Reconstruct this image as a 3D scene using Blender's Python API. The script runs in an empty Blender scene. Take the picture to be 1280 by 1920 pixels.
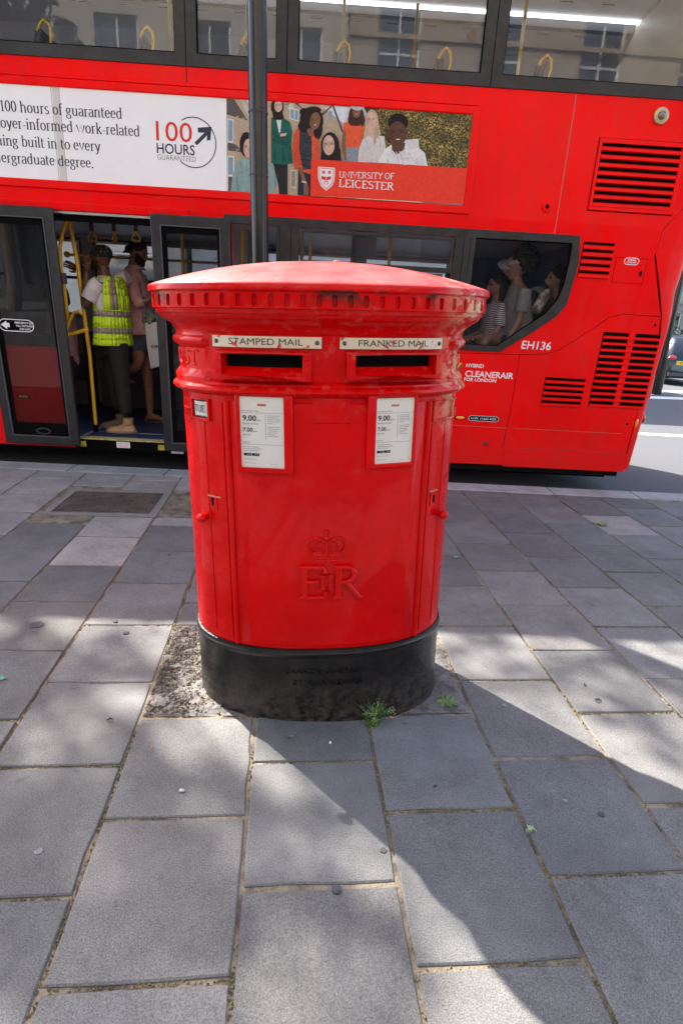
import bpy, bmesh, math, random
import numpy as np
from mathutils import Vector, Matrix
from mathutils.geometry import tessellate_polygon
random.seed(7); rng = np.random.default_rng(7)
C = bpy.context.scene.collection
SC = bpy.context.scene
R = math.radians
# ------------------------------------------------------------------ camera, sky, sun
FPX, PITCH, ROLL, YAW, EYE = 1070.0, R(18.71), R(3.24), R(1.7), 1.5
cd = bpy.data.cameras.new('camera'); cam = bpy.data.objects.new('camera', cd); C.objects.link(cam)
cd.sensor_fit = 'VERTICAL'; cd.sensor_height = 36; cd.lens = FPX/1920*36; cd.clip_start = .05; cd.clip_end = 600
def _yaw(v):
    c, s = math.cos(YAW), math.sin(YAW); return Vector((v[0]*c+v[1]*s, -v[0]*s+v[1]*c, v[2]))
_r = Vector((1, 0, 0)); _u = Vector((0, math.sin(PITCH), math.cos(PITCH))); _f = Vector((0, math.cos(PITCH), -math.sin(PITCH)))
_ix = _yaw(_r*math.cos(ROLL)+_u*math.sin(ROLL)); _iy = _yaw(-_r*math.sin(ROLL)+_u*math.cos(ROLL)); _iz = _yaw(-_f)
cam.matrix_world = Matrix(((_ix.x, _iy.x, _iz.x, 0), (_ix.y, _iy.y, _iz.y, 0), (_ix.z, _iy.z, _iz.z, EYE), (0, 0, 0, 1)))
SC.camera = cam
SUN_EL, SUN_AZ = R(46), R(135.9)          # azimuth measured from +X towards +Y: the sun stands beyond the bus, to the left
SUN = Vector((math.cos(SUN_EL)*math.cos(SUN_AZ), math.cos(SUN_EL)*math.sin(SUN_AZ), math.sin(SUN_EL)))
W = bpy.data.worlds.new('World'); SC.world = W; W.use_nodes = True
nt = W.node_tree; sky = nt.nodes.new('ShaderNodeTexSky'); sky.sky_type = 'NISHITA'; sky.sun_disc = False
sky.sun_elevation = SUN_EL; sky.sun_rotation = math.pi/2-SUN_AZ; sky.dust_density = 2.5; sky.ozone_density = .4; sky.air_density = .9
nt.links.new(sky.outputs[0], nt.nodes['Background'].inputs[0]); nt.nodes['Background'].inputs[1].default_value = .15
sl = bpy.data.lights.new('sun', 'SUN'); sl.energy = 4.5; sl.angle = R(.55); sl.color = (1, .95, .87)
so = bpy.data.objects.new('sun', sl); C.objects.link(so); so.rotation_euler = SUN.to_track_quat('Z', 'Y').to_euler(); so.location = SUN*40
vs = SC.view_settings; vs.view_transform = 'Standard'; vs.look = 'None'; vs.gamma = 1; vs.use_curve_mapping = False; vs.exposure = 2.25

# photograph measurements -> real places: P = point at depth y, G = on a horizontal plane, S = (x, z) on the bus side
def wray(px, py):
    x, y = px-640, py-960
    u = math.cos(ROLL)*x+math.sin(ROLL)*y; v = -math.sin(ROLL)*x+math.cos(ROLL)*y
    return _yaw((u, FPX*math.cos(PITCH)-v*math.sin(PITCH), -(FPX*math.sin(PITCH)+v*math.cos(PITCH))))
def P(px, py, y):
    d = wray(px, py); t = y/d.y; return Vector((d.x*t, y, EYE+d.z*t))
def G(px, py, z=0):
    d = wray(px, py); t = (z-EYE)/d.z; return Vector((d.x*t, d.y*t, z))
BY, TAN, KINK = 5.67, math.tan(R(3)), 2.4
def by(z): return BY-TAN*(min(z, KINK)-.1)        # lower deck side leans out a little towards the kerb
def S(px, py):
    d = wray(px, py); t = (BY-TAN*(EYE-.1))/(d.y+TAN*d.z); z = EYE+d.z*t
    if z > KINK: t = by(KINK)/d.y; z = EYE+d.z*t
    return (d.x*t, z)
def bw(x, z, out=0): return Vector((x, by(z)-out, z))

# ------------------------------------------------------------------ materials
MATS = {}
def mat(name, col, rough=.5, metal=0, var=0, vs_=6, bump=0, bs=60, coat=0, spec=.5, col2=None, emit=0, worldco=False, fac=(.4, .6), bdist=.01):
    if name in MATS: return MATS[name]
    m = bpy.data.materials.new(name); m.use_nodes = True; n = m.node_tree; b = n.nodes['Principled BSDF']
    b.inputs['Base Color'].default_value = (*col, 1); b.inputs['Roughness'].default_value = rough; b.inputs['Metallic'].default_value = metal
    b.inputs['Coat Weight'].default_value = coat; b.inputs['Coat Roughness'].default_value = .06; b.inputs['Specular IOR Level'].default_value = spec
    tc = n.nodes.new('ShaderNodeNewGeometry' if worldco else 'ShaderNodeTexCoord'); co = tc.outputs['Position'] if worldco else tc.outputs['Object']
    if var or col2:
        no = n.nodes.new('ShaderNodeTexNoise'); no.inputs['Scale'].default_value = vs_; no.inputs['Detail'].default_value = 8; no.inputs['Roughness'].default_value = .65
        n.links.new(co, no.inputs['Vector'])
        r = n.nodes.new('ShaderNodeMapRange'); r.inputs[1].default_value = fac[0]; r.inputs[2].default_value = fac[1]; n.links.new(no.outputs[0], r.inputs[0])
        mx = n.nodes.new('ShaderNodeMix'); mx.data_type = 'RGBA'
        c2 = col2 if col2 else tuple(min(1, c*(1+var)) for c in col); c1 = col if col2 else tuple(c*(1-var) for c in col)
        mx.inputs['A'].default_value = (*c1, 1); mx.inputs['B'].default_value = (*c2, 1)
        n.links.new(r.outputs[0], mx.inputs['Factor']); n.links.new(mx.outputs['Result'], b.inputs['Base Color'])
        r2 = n.nodes.new('ShaderNodeMapRange'); r2.inputs[3].default_value = max(0, rough-.06); r2.inputs[4].default_value = min(1, rough+.1)
        n.links.new(no.outputs[0], r2.inputs[0]); n.links.new(r2.outputs[0], b.inputs['Roughness'])
    if bump:
        nb = n.nodes.new('ShaderNodeTexNoise'); nb.inputs['Scale'].default_value = bs; nb.inputs['Detail'].default_value = 6; n.links.new(co, nb.inputs['Vector'])
        bp = n.nodes.new('ShaderNodeBump'); bp.inputs['Strength'].default_value = bump; bp.inputs['Distance'].default_value = bdist
        n.links.new(nb.outputs[0], bp.inputs['Height']); n.links.new(bp.outputs[0], b.inputs['Normal'])
    if emit: b.inputs['Emission Color'].default_value = (*col, 1); b.inputs['Emission Strength'].default_value = emit
    MATS[name] = m; return m
def N(m): return m.node_tree.nodes, m.node_tree.links, m.node_tree.nodes['Principled BSDF']
RED = (.84, .0012, .0022)
bus_red = mat('bus_paint', RED, .34, var=.05, vs_=1.3, bump=.05, bs=1.6, coat=.10, spec=.06, bdist=.06)
bus_red.node_tree.nodes['Principled BSDF'].inputs['Coat Roughness'].default_value = .10
n, l, b = N(bus_red); src = b.inputs['Base Color'].links[0].from_socket   # road dust and film low on the panels, thin streaks above
tc = n.new('ShaderNodeTexCoord'); sx = n.new('ShaderNodeSeparateXYZ'); l.new(tc.outputs['Object'], sx.inputs[0]); mp = n.new('ShaderNodeMapping'); mp.inputs['Scale'].default_value = (5, 5, .8); l.new(tc.outputs['Object'], mp.inputs[0])
nz = n.new('ShaderNodeTexNoise'); nz.inputs['Scale'].default_value = 2.2; nz.inputs['Detail'].default_value = 9; nz.inputs['Roughness'].default_value = .7; l.new(mp.outputs[0], nz.inputs['Vector'])
r1 = n.new('ShaderNodeMapRange'); r1.inputs[1].default_value = .42; r1.inputs[2].default_value = .75; r1.inputs[3].default_value = .0; r1.inputs[4].default_value = .16; l.new(nz.outputs[0], r1.inputs[0])
r2 = n.new('ShaderNodeMapRange'); r2.inputs[1].default_value = .85; r2.inputs[2].default_value = .28; r2.inputs[3].default_value = 0; r2.inputs[4].default_value = .14; l.new(sx.outputs[2], r2.inputs[0])
ad = n.new('ShaderNodeMath'); l.new(r1.outputs[0], ad.inputs[0]); l.new(r2.outputs[0], ad.inputs[1]); mx = n.new('ShaderNodeMix'); mx.data_type = 'RGBA'; mx.inputs['B'].default_value = (.16, .07, .055, 1); l.new(src, mx.inputs['A']); l.new(ad.outputs[0], mx.inputs['Factor']); l.new(mx.outputs['Result'], b.inputs['Base Color'])
dark_rubber = mat('dark_frame', (.024, .023, .022), .42, var=.25, vs_=9, bump=.08, bs=90, spec=.3)
black = mat('black_void', (.003, .003, .003), .8, spec=.05)
chassis = mat('chassis', (.006, .006, .006), .8, spec=.1)
grime = mat('grime', (.05, .045, .04), .8, var=.4)
white_pl = mat('white_plastic', (.72, .72, .71), .5)
poster_wh = mat('poster_white', (.78, .775, .76), .45, var=.02, vs_=1.5, spec=.2)
ink = mat('poster_ink', (.035, .04, .06), .5, spec=.2)
ink_red = mat('poster_red', (.62, .03, .015), .5, spec=.2)
decal = mat('white_decal', (.75, .74, .72), .45)
yellow = mat('grab_rail_yellow', (.72, .46, .015), .33, coat=.3, var=.06)
navy = mat('navy_plastic', (.012, .016, .05), .5)
floor_bl = mat('blue_bus_floor', (.012, .03, .085), .55, var=.4, vs_=220, fac=(.35, .7))
int_grey = mat('interior_grey', (.30, .30, .31), .6, var=.08)
int_dark = mat('interior_dark', (.06, .06, .065), .6)
int_ceil = mat('interior_ceiling', (.72, .77, .82), .45)
int_cream = mat('interior_cream', (.58, .55, .48), .5)
seat_blue = mat('seat_moquette', (.025, .04, .12), .9, col2=(.10, .10, .14), vs_=60)
steel = mat('brushed_steel', (.45, .44, .42), .35, metal=.9)
brass = mat('brass', (.42, .33, .18), .4, metal=.7, bump=.1, bs=80)
amber = mat('amber_lens', (.85, .28, .01), .15, coat=1)
redlens = mat('red_lens', (.5, .01, .01), .2, coat=1)
tyre = mat('tyre_rubber', (.02, .02, .02), .8, bump=.2, bs=40)
def glass_mat(name, tint, fmin=.04, extra=.0, dirt=0.0, mul=1.15):
    m = bpy.data.materials.new(name); m.use_nodes = True; n = m.node_tree; n.nodes.clear()
    o = n.nodes.new('ShaderNodeOutputMaterial'); t = n.nodes.new('ShaderNodeBsdfTransparent'); t.inputs[0].default_value = (*tint, 1)
    g = n.nodes.new('ShaderNodeBsdfGlossy'); g.inputs['Roughness'].default_value = .015; f = n.nodes.new('ShaderNodeFresnel'); f.inputs[0].default_value = 1.5
    ad = n.nodes.new('ShaderNodeMath'); ad.operation = 'MULTIPLY_ADD'; ad.inputs[1].default_value = mul; ad.inputs[2].default_value = extra
    n.links.new(f.outputs[0], ad.inputs[0]); mx = n.nodes.new('ShaderNodeMixShader')
    n.links.new(ad.outputs[0], mx.inputs[0]); n.links.new(t.outputs[0], mx.inputs[1]); n.links.new(g.outputs[0], mx.inputs[2])
    out = mx.outputs[0]
    if dirt:
        d = n.nodes.new('ShaderNodeBsdfDiffuse'); d.inputs[0].default_value = (.6, .58, .55, 1); no = n.nodes.new('ShaderNodeTexNoise')
        no.inputs['Scale'].default_value = 3; no.inputs['Detail'].default_value = 9; no.inputs['Roughness'].default_value = .75
        tc = n.nodes.new('ShaderNodeTexCoord'); n.links.new(tc.outputs['Object'], no.inputs['Vector'])
        mr = n.nodes.new('ShaderNodeMapRange'); mr.inputs[1].default_value = .35; mr.inputs[2].default_value = .8; mr.inputs[3].default_value = dirt*.3; mr.inputs[4].default_value = dirt
        n.links.new(no.outputs[0], mr.inputs[0]); m2 = n.nodes.new('ShaderNodeMixShader')
        n.links.new(mr.outputs[0], m2.inputs[0]); n.links.new(out, m2.inputs[1]); n.links.new(d.outputs[0], m2.inputs[2]); out = m2.outputs[0]
    n.links.new(out, o.inputs[0]); MATS[name] = m; return m
glass = glass_mat('bus_glass', (.86, .89, .92), extra=-.012, dirt=.01, mul=.6)
glass_up = glass_mat('upper_glass', (.92, .94, .95), extra=.01, dirt=.04, mul=1.2)
glass_door = glass_mat('door_glass', (.42, .43, .45), extra=.0, dirt=.012, mul=.6)
glass_far = glass_mat('far_glass', (.85, .88, .9), extra=.0, dirt=.03)
# vertex coloured flat print
pr = bpy.data.materials.new('flat_print'); pr.use_nodes = True; n_, l_, b_ = N(pr)
at = n_.new('ShaderNodeVertexColor'); at.layer_name = 'Col'; tcp = n_.new('ShaderNodeTexCoord'); nzp = n_.new('ShaderNodeTexNoise'); nzp.inputs['Scale'].default_value = 34; nzp.inputs['Detail'].default_value = 8; nzp.inputs['Roughness'].default_value = .75; l_.new(tcp.outputs['Object'], nzp.inputs['Vector'])
mrp = n_.new('ShaderNodeMapRange'); mrp.inputs[1].default_value = .3; mrp.inputs[2].default_value = .7; mrp.inputs[3].default_value = .86; mrp.inputs[4].default_value = 1.12; l_.new(nzp.outputs[0], mrp.inputs[0]); ccp = n_.new('ShaderNodeCombineColor'); [l_.new(mrp.outputs[0], ccp.inputs[i]) for i in range(3)]
mxp = n_.new('ShaderNodeMix'); mxp.data_type = 'RGBA'; mxp.blend_type = 'MULTIPLY'; mxp.inputs['Factor'].default_value = 1; l_.new(at.outputs[0], mxp.inputs['A']); l_.new(ccp.outputs[0], mxp.inputs['B']); l_.new(mxp.outputs['Result'], b_.inputs['Base Color']); b_.inputs['Roughness'].default_value = .5; b_.inputs['Specular IOR Level'].default_value = .15

# ------------------------------------------------------------------ mesh helpers
OFF = {}
class MB:
    def __init__(s): s.V = []; s.F = []; s.M = []; s.K = []; s.col = None
    def add(s, V, F, m=0, col=None):
        o = len(s.V); s.V += [tuple(v) for v in V]; s.F += [tuple(i+o for i in f) for f in F]; s.M += [m]*len(F); s.K += [col]*len(F); return s
    def box(s, lo, hi, m=0, rz=0, c=None):
        x0, y0, z0 = lo; x1, y1, z1 = hi
        V = [Vector(p) for p in ((x0, y0, z0), (x1, y0, z0), (x1, y1, z0), (x0, y1, z0), (x0, y0, z1), (x1, y0, z1), (x1, y1, z1), (x0, y1, z1))]
        if rz:
            c = Vector(c) if c else (Vector(lo)+Vector(hi))/2; M = Matrix.Rotation(rz, 3, 'Z'); V = [M@(v-c)+c for v in V]
        return s.add(V, [(0, 3, 2, 1), (4, 5, 6, 7), (0, 1, 5, 4), (1, 2, 6, 5), (2, 3, 7, 6), (3, 0, 4, 7)], m)
    def tube(s, pts, r, n=10, m=0, closed=False, caps=True, flat=1):
        pts = [Vector(p) for p in pts]; k = len(pts); rs = r if isinstance(r, (list, tuple)) else [r]*k; V = []; up = None
        for i, p in enumerate(pts):
            t = (pts[(i+1) % k]-pts[i-1]) if closed else (pts[min(i+1, k-1)]-pts[max(i-1, 0)]); t.normalize()
            if up is None: up = t.orthogonal().normalized()
            a = (up-t*up.dot(t)).normalized(); b = t.cross(a); up = a
            for j in range(n):
                w = 2*math.pi*j/n; V.append(p+a*(rs[i]*math.cos(w))+b*(rs[i]*math.sin(w)*flat))
        F = []
        for i in range(k if closed else k-1):
            i2 = (i+1) % k
            for j in range(n): F.append((i*n+j, i*n+(j+1) % n, i2*n+(j+1) % n, i2*n+j))
        if caps and not closed: F += [tuple(range(n-1, -1, -1)), tuple((k-1)*n+j for j in range(n))]
        return s.add(V, F, m)
    def rings(s, rings, m=0, cap0=True, cap1=True, col=None, mats=None):
        n = len(rings[0]); V = [v for r in rings for v in r]; o = len(s.V); s.V += [tuple(v) for v in V]
        for i in range(len(rings)-1):
            for j in range(n):
                s.F.append((o+i*n+j, o+i*n+(j+1) % n, o+(i+1)*n+(j+1) % n, o+(i+1)*n+j)); s.M.append(mats[i] if mats else m); s.K.append(col)
        if cap0: s.F.append(tuple(o+j for j in range(n-1, -1, -1))); s.M.append(mats[0] if mats else m); s.K.append(col)
        if cap1: s.F.append(tuple(o+(len(rings)-1)*n+j for j in range(n))); s.M.append(mats[-1] if mats else m); s.K.append(col)
        return s
    def prism(s, poly, fn, o0, o1, m=0, holes=(), back=False, bev=0):
        """polygon in (a,b) mapped by fn(a,b,out); front at o1"""
        loops = [list(poly)]+[list(h) for h in holes]
        tess = tessellate_polygon([[Vector((p[0], p[1], 0)) for p in l] for l in loops]); flat = [p for l in loops for p in l]; n = len(flat)
        V = [fn(p[0], p[1], o1) for p in flat]+[fn(p[0], p[1], o0) for p in flat]; F = [tuple(t) for t in tess]
        if back: F += [tuple(i+n for i in reversed(t)) for t in tess]
        st = 0
        for l in loops:
            k = len(l)
            for i in range(k): j = (i+1) % k; F.append((st+i, st+j, st+j+n, st+i+n))
            st += k
        return s.add(V, F, m)
    def ell(s, c, r, m=0, nu=12, nv=8, rot=None, col=None):
        V = []; 
        for i in range(nv+1):
            a = math.pi*i/nv
            for j in range(nu):
                b = 2*math.pi*j/nu; v = Vector((r[0]*math.sin(a)*math.cos(b), r[1]*math.sin(a)*math.sin(b), r[2]*math.cos(a)))
                if rot: v = rot@v
                V.append(v+Vector(c))
        F = [(i*nu+j, i*nu+(j+1) % nu, (i+1)*nu+(j+1) % nu, (i+1)*nu+j) for i in range(nv) for j in range(nu)]
        return s.add(V, F, m, col)
    def mesh(s, name, mats=(), smooth=None, off=None):
        me = bpy.data.meshes.new(name); o = off or Vector((0, 0, 0))
        me.from_pydata([(v[0]-o[0], v[1]-o[1], v[2]-o[2]) for v in s.V], [], s.F)
        for m in mats: me.materials.append(m)
        if mats and len(mats) > 1: me.polygons.foreach_set('material_index', s.M)
        if any(k is not None for k in s.K):
            ca = me.color_attributes.new('Col', 'FLOAT_COLOR', 'CORNER'); cols = []
            for f, k in zip(s.F, s.K): cols += list((*(k or (1, 1, 1)), 1))*len(f)
            ca.data.foreach_set('color', cols)
        bm = bmesh.new(); bm.from_mesh(me)
        if not any(k is not None for k in s.K): bmesh.ops.recalc_face_normals(bm, faces=bm.faces)
        bm.to_mesh(me); bm.free()
        if smooth is not None:
            me.polygons.foreach_set('use_smooth', [True]*len(me.polygons)); me.set_sharp_from_angle(angle=R(smooth))
        return me
    def build(s, name, mats, parent=None, smooth=None, bevel=0, **kw):
        off = OFF.get(parent.as_pointer(), Vector((0, 0, 0))) if parent else Vector((0, 0, 0))
        me = s.mesh(name, mats if isinstance(mats, (list, tuple)) else [mats], smooth, off)
        return link(name, me, parent, off, bevel=bevel, **kw)
def link(name, me, parent=None, off=None, bevel=0, **kw):
    o = bpy.data.objects.new(name, me); C.objects.link(o)
    if parent: o.parent = parent
    OFF[o.as_pointer()] = off or Vector((0, 0, 0))
    if bevel:
        b = o.modifiers.new('bevel', 'BEVEL'); b.width = bevel; b.segments = 2; b.limit_method = 'ANGLE'; b.angle_limit = R(35)
    for k, v in kw.items(): o[k] = v
    return o
def root(name, loc, label, cat, group=None, rot=None):
    o = bpy.data.objects.new(name, None); C.objects.link(o); o.location = loc; o.empty_display_size = .1
    OFF[o.as_pointer()] = Vector(loc) if rot is None else Vector((0, 0, 0))
    if rot: o.rotation_euler = rot
    o['label'] = label; o['category'] = cat
    if group: o['group'] = group
    return o
def tag(o, label, cat, group=None):
    o['label'] = label; o['category'] = cat
    if group: o['group'] = group
    return o
def copy_tree(o, parent=None):
    c = o.copy(); C.objects.link(c); OFF[c.as_pointer()] = OFF.get(o.as_pointer(), Vector((0, 0, 0)))
    if parent: c.parent = parent
    for ch in list(o.children): copy_tree(ch, c)
    return c
def text_mesh(s, bold=0, shear=0, space=1):
    cu = bpy.data.curves.new('t', 'FONT'); cu.body = s; cu.size = 1; cu.offset = bold; cu.shear = shear; cu.space_character = space; cu.resolution_u = 3
    ob = bpy.data.objects.new('t', cu); C.objects.link(ob); dg = bpy.context.evaluated_depsgraph_get(); me = bpy.data.meshes.new_from_object(ob.evaluated_get(dg))
    V = [tuple(v.co) for v in me.vertices]; F = [tuple(p.vertices) for p in me.polygons]
    bpy.data.objects.remove(ob); bpy.data.curves.remove(cu); bpy.data.meshes.remove(me); return V, F
def flat_text(mb, s, fn, a, b, cap, out, m=0, bold=.01, shear=0, col=None, width=True):
    """text whose baseline runs from a to b (2D), cap height cap; fn(x,z,out)"""
    V, F = text_mesh(s, bold, shear); xs = [v[0] for v in V]; x0, x1 = min(xs), max(xs)
    ax = Vector((b[0]-a[0], b[1]-a[1])); L = ax.length; ux = ax/L; uy = Vector((-ux.y, ux.x)); sc = cap/.70
    sx = L/(x1-x0) if width else sc
    mb.add([fn(a[0]+ux.x*(v[0]-x0)*sx+uy.x*v[1]*sc, a[1]+ux.y*(v[0]-x0)*sx+uy.y*v[1]*sc, out) for v in V], F, m, col)
# ------------------------------------------------------------------ stroke font (roman letters with thick and thin)
def A(cx, cy, rx, ry, a0, a1, n=10): return [(cx+rx*math.cos(R(a0+(a1-a0)*i/n)), cy+ry*math.sin(R(a0+(a1-a0)*i/n))) for i in range(n+1)]
X = .48
GL = {
 'a': (.42, [A(.20, .36, .13, .12, 160, 0, 7)+[(.33, .08), (.36, .02), (.41, .03)], [(.33, .27)]+A(.19, .13, .14, .13, 80, 320, 10)+[(.33, .10)]], []),
 'b': (.50, [[(.12, .72), (.12, 0)], A(.12+.14, .24, .17, .24, 140, -150, 14)], [(.08, .72, .05)]),
 'd': (.52, [[(.38, .72), (.38, .02), (.45, .02)], A(.24, .24, .17, .24, 40, 330, 14)], [(.33, .72, .05)]),
 'e': (.44, [[(.07, .27), (.36, .27)]+A(.22, .25, .155, .23, 5, 320, 14)], []),
 'f': (.32, [[(.14, 0), (.14, .58)]+A(.24, .60, .10, .12, 180, 40, 6), [(.03, X-.02), (.27, X-.02)]], [(.14, 0, .10)]),
 'g': (.46, [A(.20, .32, .13, .15, 0, 360, 14), [(.12, .18), (.10, .10), (.30, .06), (.36, -.02)]+A(.21, -.08, .16, .11, 30, -200, 10)+[(.10, .02)], [(.30, .43), (.42, .46)]], []),
 'h': (.54, [[(.12, .72), (.12, 0)], [(.12, .34)]+A(.27, .33, .14, .15, 150, 0, 7)+[(.41, 0)]], [(.08, .72, .05), (.12, 0, .09), (.41, 0, .09)]),
 'i': (.24, [[(.12, X), (.12, 0)], A(.12, .65, .025, .025, 0, 360, 6)], [(.12, 0, .09), (.07, X-.01, .05)]),
 'k': (.50, [[(.12, .72), (.12, 0)], [(.38, .46), (.14, .22)], [(.20, .28), (.42, .01)]], [(.08, .72, .05), (.12, 0, .09), (.40, 0, .09), (.37, .47, .08)]),
 'l': (.24, [[(.12, .72), (.12, 0)]], [(.08, .72, .05), (.12, 0, .09)]),
 'm': (.80, [[(.12, X), (.12, 0)], [(.12, .34)]+A(.26, .33, .13, .15, 150, 0, 7)+[(.39, 0)], [(.39, .34)]+A(.53, .33, .13, .15, 150, 0, 7)+[(.66, 0)]], [(.08, X-.01, .05), (.12, 0, .09), (.39, 0, .09), (.66, 0, .09)]),
 'n': (.54, [[(.12, X), (.12, 0)], [(.12, .34)]+A(.27, .33, .14, .15, 150, 0, 7)+[(.41, 0)]], [(.08, X-.01, .05), (.12, 0, .09), (.41, 0, .09)]),
 'o': (.48, [A(.24, .24, .17, .235, 0, 360, 18)], []),
 'p': (.52, [[(.12, X), (.12, -.2)], A(.26, .24, .17, .24, 140, -150, 14)], [(.08, X-.01, .05), (.12, -.2, .10)]),
 'r': (.36, [[(.12, X), (.12, 0)], [(.12, .30)]+A(.25, .34, .13, .13, 170, 60, 5)], [(.08, X-.01, .05), (.12, 0, .10)]),
 's': (.37, [A(.18, .36, .11, .11, 30, 240, 8)+A(.18, .12, .13, .12, 70, -150, 8)], []),
 't': (.31, [[(.12, .62), (.12, .10)]+A(.21, .10, .09, .09, 180, 310, 6), [(.02, X-.02), (.26, X-.02)]], []),
 'u': (.54, [[(.11, X-.01), (.11, .15)]+A(.24, .15, .13, .14, 180, 330, 7), [(.40, X-.01), (.40, .02), (.47, .02)]], [(.07, X-.01, .05), (.36, X-.01, .05)]),
 'v': (.46, [[(.06, X), (.24, 0), (.40, X)]], [(.06, X, .07), (.40, X, .07)]),
 'w': (.70, [[(.05, X), (.21, 0), (.35, X-.03), (.49, 0), (.64, X)]], [(.05, X, .07), (.64, X, .07)]),
 'y': (.46, [[(.06, X), (.24, .02)], [(.40, X), (.20, -.12), (.12, -.19), (.05, -.17)]], [(.06, X, .07), (.40, X, .07)]),
 '-': (.28, [[(.04, .22), (.24, .22)]], []), '.': (.2, [A(.1, .03, .03, .03, 0, 360, 6)], []),
 '1': (.38, [[(.08, .60), (.19, .70), (.19, 0)]], [(.19, 0, .10)]), '0': (.46, [A(.23, .35, .16, .34, 0, 360, 18)], []),
 'A': (.66, [[(.06, 0), (.32, .70), (.60, 0)], [(.16, .24), (.50, .24)]], [(.06, 0, .08), (.60, 0, .08)]),
 'C': (.64, [A(.34, .35, .27, .35, 48, 318, 16)], []),
 'E': (.58, [[(.13, .70), (.13, 0)], [(.04, .69), (.50, .69), (.52, .58)], [(.13, .37), (.40, .37)], [(.04, .01), (.50, .01), (.55, .16)]], [(.40, .37, .0)]),
 'F': (.54, [[(.13, .70), (.13, 0)], [(.04, .69), (.50, .69), (.52, .58)], [(.13, .37), (.40, .37)]], [(.13, 0, .10)]),
 'G': (.70, [A(.35, .35, .28, .35, 48, 310, 16)+[(.58, .10), (.58, .30)], [(.44, .31), (.66, .31)]], []),
 'H': (.72, [[(.13, .70), (.13, 0)], [(.58, .70), (.58, 0)], [(.13, .36), (.58, .36)]], [(.13, 0, .1), (.13, .70, .1), (.58, 0, .1), (.58, .70, .1)]),
 'I': (.30, [[(.15, .70), (.15, 0)]], [(.15, 0, .11), (.15, .70, .11)]),
 'L': (.54, [[(.13, .70), (.13, 0)], [(.04, .01), (.46, .01), (.51, .17)]], [(.13, .70, .10)]),
 'M': (.82, [[(.10, 0), (.13, .70), (.40, .04), (.68, .70), (.71, 0)]], [(.10, 0, .08), (.71, 0, .08)]),
 'N': (.74, [[(.12, 0), (.12, .70), (.60, .02), (.60, .70)]], [(.12, 0, .09), (.07, .70, .06), (.60, .70, .09)]),
 'O': (.74, [A(.37, .35, .30, .35, 0, 360, 22)], []),
 'P': (.56, [[(.13, .70), (.13, 0)], [(.04, .69), (.26, .69)]+A(.28, .52, .20, .17, 90, -90, 8)+[(.13, .35)]], [(.13, 0, .10)]),
 'R': (.64, [[(.13, .70), (.13, 0)], [(.04, .69), (.28, .69)]+A(.28, .525, .19, .165, 90, -90, 8)+[(.13, .36)], [(.30, .36), (.55, .02), (.64, .0)]], [(.13, 0, .10)]),
 'S': (.50, [A(.25, .53, .17, .165, 35, 250, 9)+A(.25, .19, .19, .185, 75, -150, 9)], []),
 'T': (.62, [[(.31, .70), (.31, 0)], [(.04, .60), (.06, .69), (.56, .69), (.58, .60)]], [(.31, 0, .10)]),
 'U': (.70, [[(.13, .70), (.13, .24)]+A(.35, .24, .22, .24, 180, 360, 10)+[(.57, .70)]], [(.13, .70, .10), (.57, .70, .09)]),
 'V': (.66, [[(.07, .70), (.33, .01), (.59, .70)]], [(.07, .70, .08), (.59, .70, .08)]),
 'Y': (.62, [[(.06, .70), (.31, .34), (.31, 0)], [(.31, .34), (.56, .70)]], [(.06, .70, .08), (.56, .70, .08), (.31, 0, .10)]),
 ' ': (.24, [], [])}
def glyphs(s, serif=True):
    x = 0; out = []
    for ch in s:
        w, st, se = GL[ch]
        for p in st: out.append([(x+a, b) for a, b in p])
        if serif:
            for a, b, h in se:
                if h: out.append([(x+a-h, b+(.012 if b < .3 else -.012)), (x+a+h, b+(.012 if b < .3 else -.012))])
        x += w
    return out, x
def pen(path, a=.045, b=.014):
    """outline pairs for a stroke drawn with an elliptical pen (thick downstrokes)"""
    k = len(path); closed = math.dist(path[0], path[-1]) < 1e-6; L = []; Rr = []
    for i in range(k):
        if closed: p0 = path[i-1] if i else path[-2]; p1 = path[i+1] if i < k-1 else path[1]
        else: p0 = path[max(i-1, 0)]; p1 = path[min(i+1, k-1)]
        t = Vector((p1[0]-p0[0], p1[1]-p0[1])); t = t.normalized() if t.length else Vector((1, 0)); n = Vector((-t.y, t.x)); h = math.hypot(a*n.x, b*n.y)
        L.append((path[i][0]+n.x*h, path[i][1]+n.y*h)); Rr.append((path[i][0]-n.x*h, path[i][1]-n.y*h))
    return L, Rr
def serif_text(mb, s, fn, a, b, size, out, m=0, thick=.045, thin=.014, col=None, fit=True):
    st, w = glyphs(s); ax = Vector((b[0]-a[0], b[1]-a[1])); L = ax.length; ux = ax/L; uy = Vector((-ux.y, ux.x)); sx = L/w if fit else size
    k = 0
    for p in st:
        Lf, Rt = pen(p, thick, thin); V = []; k += 1
        for q in Lf+Rt: V.append(fn(a[0]+ux.x*q[0]*sx+uy.x*q[1]*size, a[1]+ux.y*q[0]*sx+uy.y*q[1]*size, out+(k % 7)*.00004))
        n = len(Lf); mb.add(V, [(i, i+1, n+i+1, n+i) for i in range(n-1)], m, col)
SHARP = [False]
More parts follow.
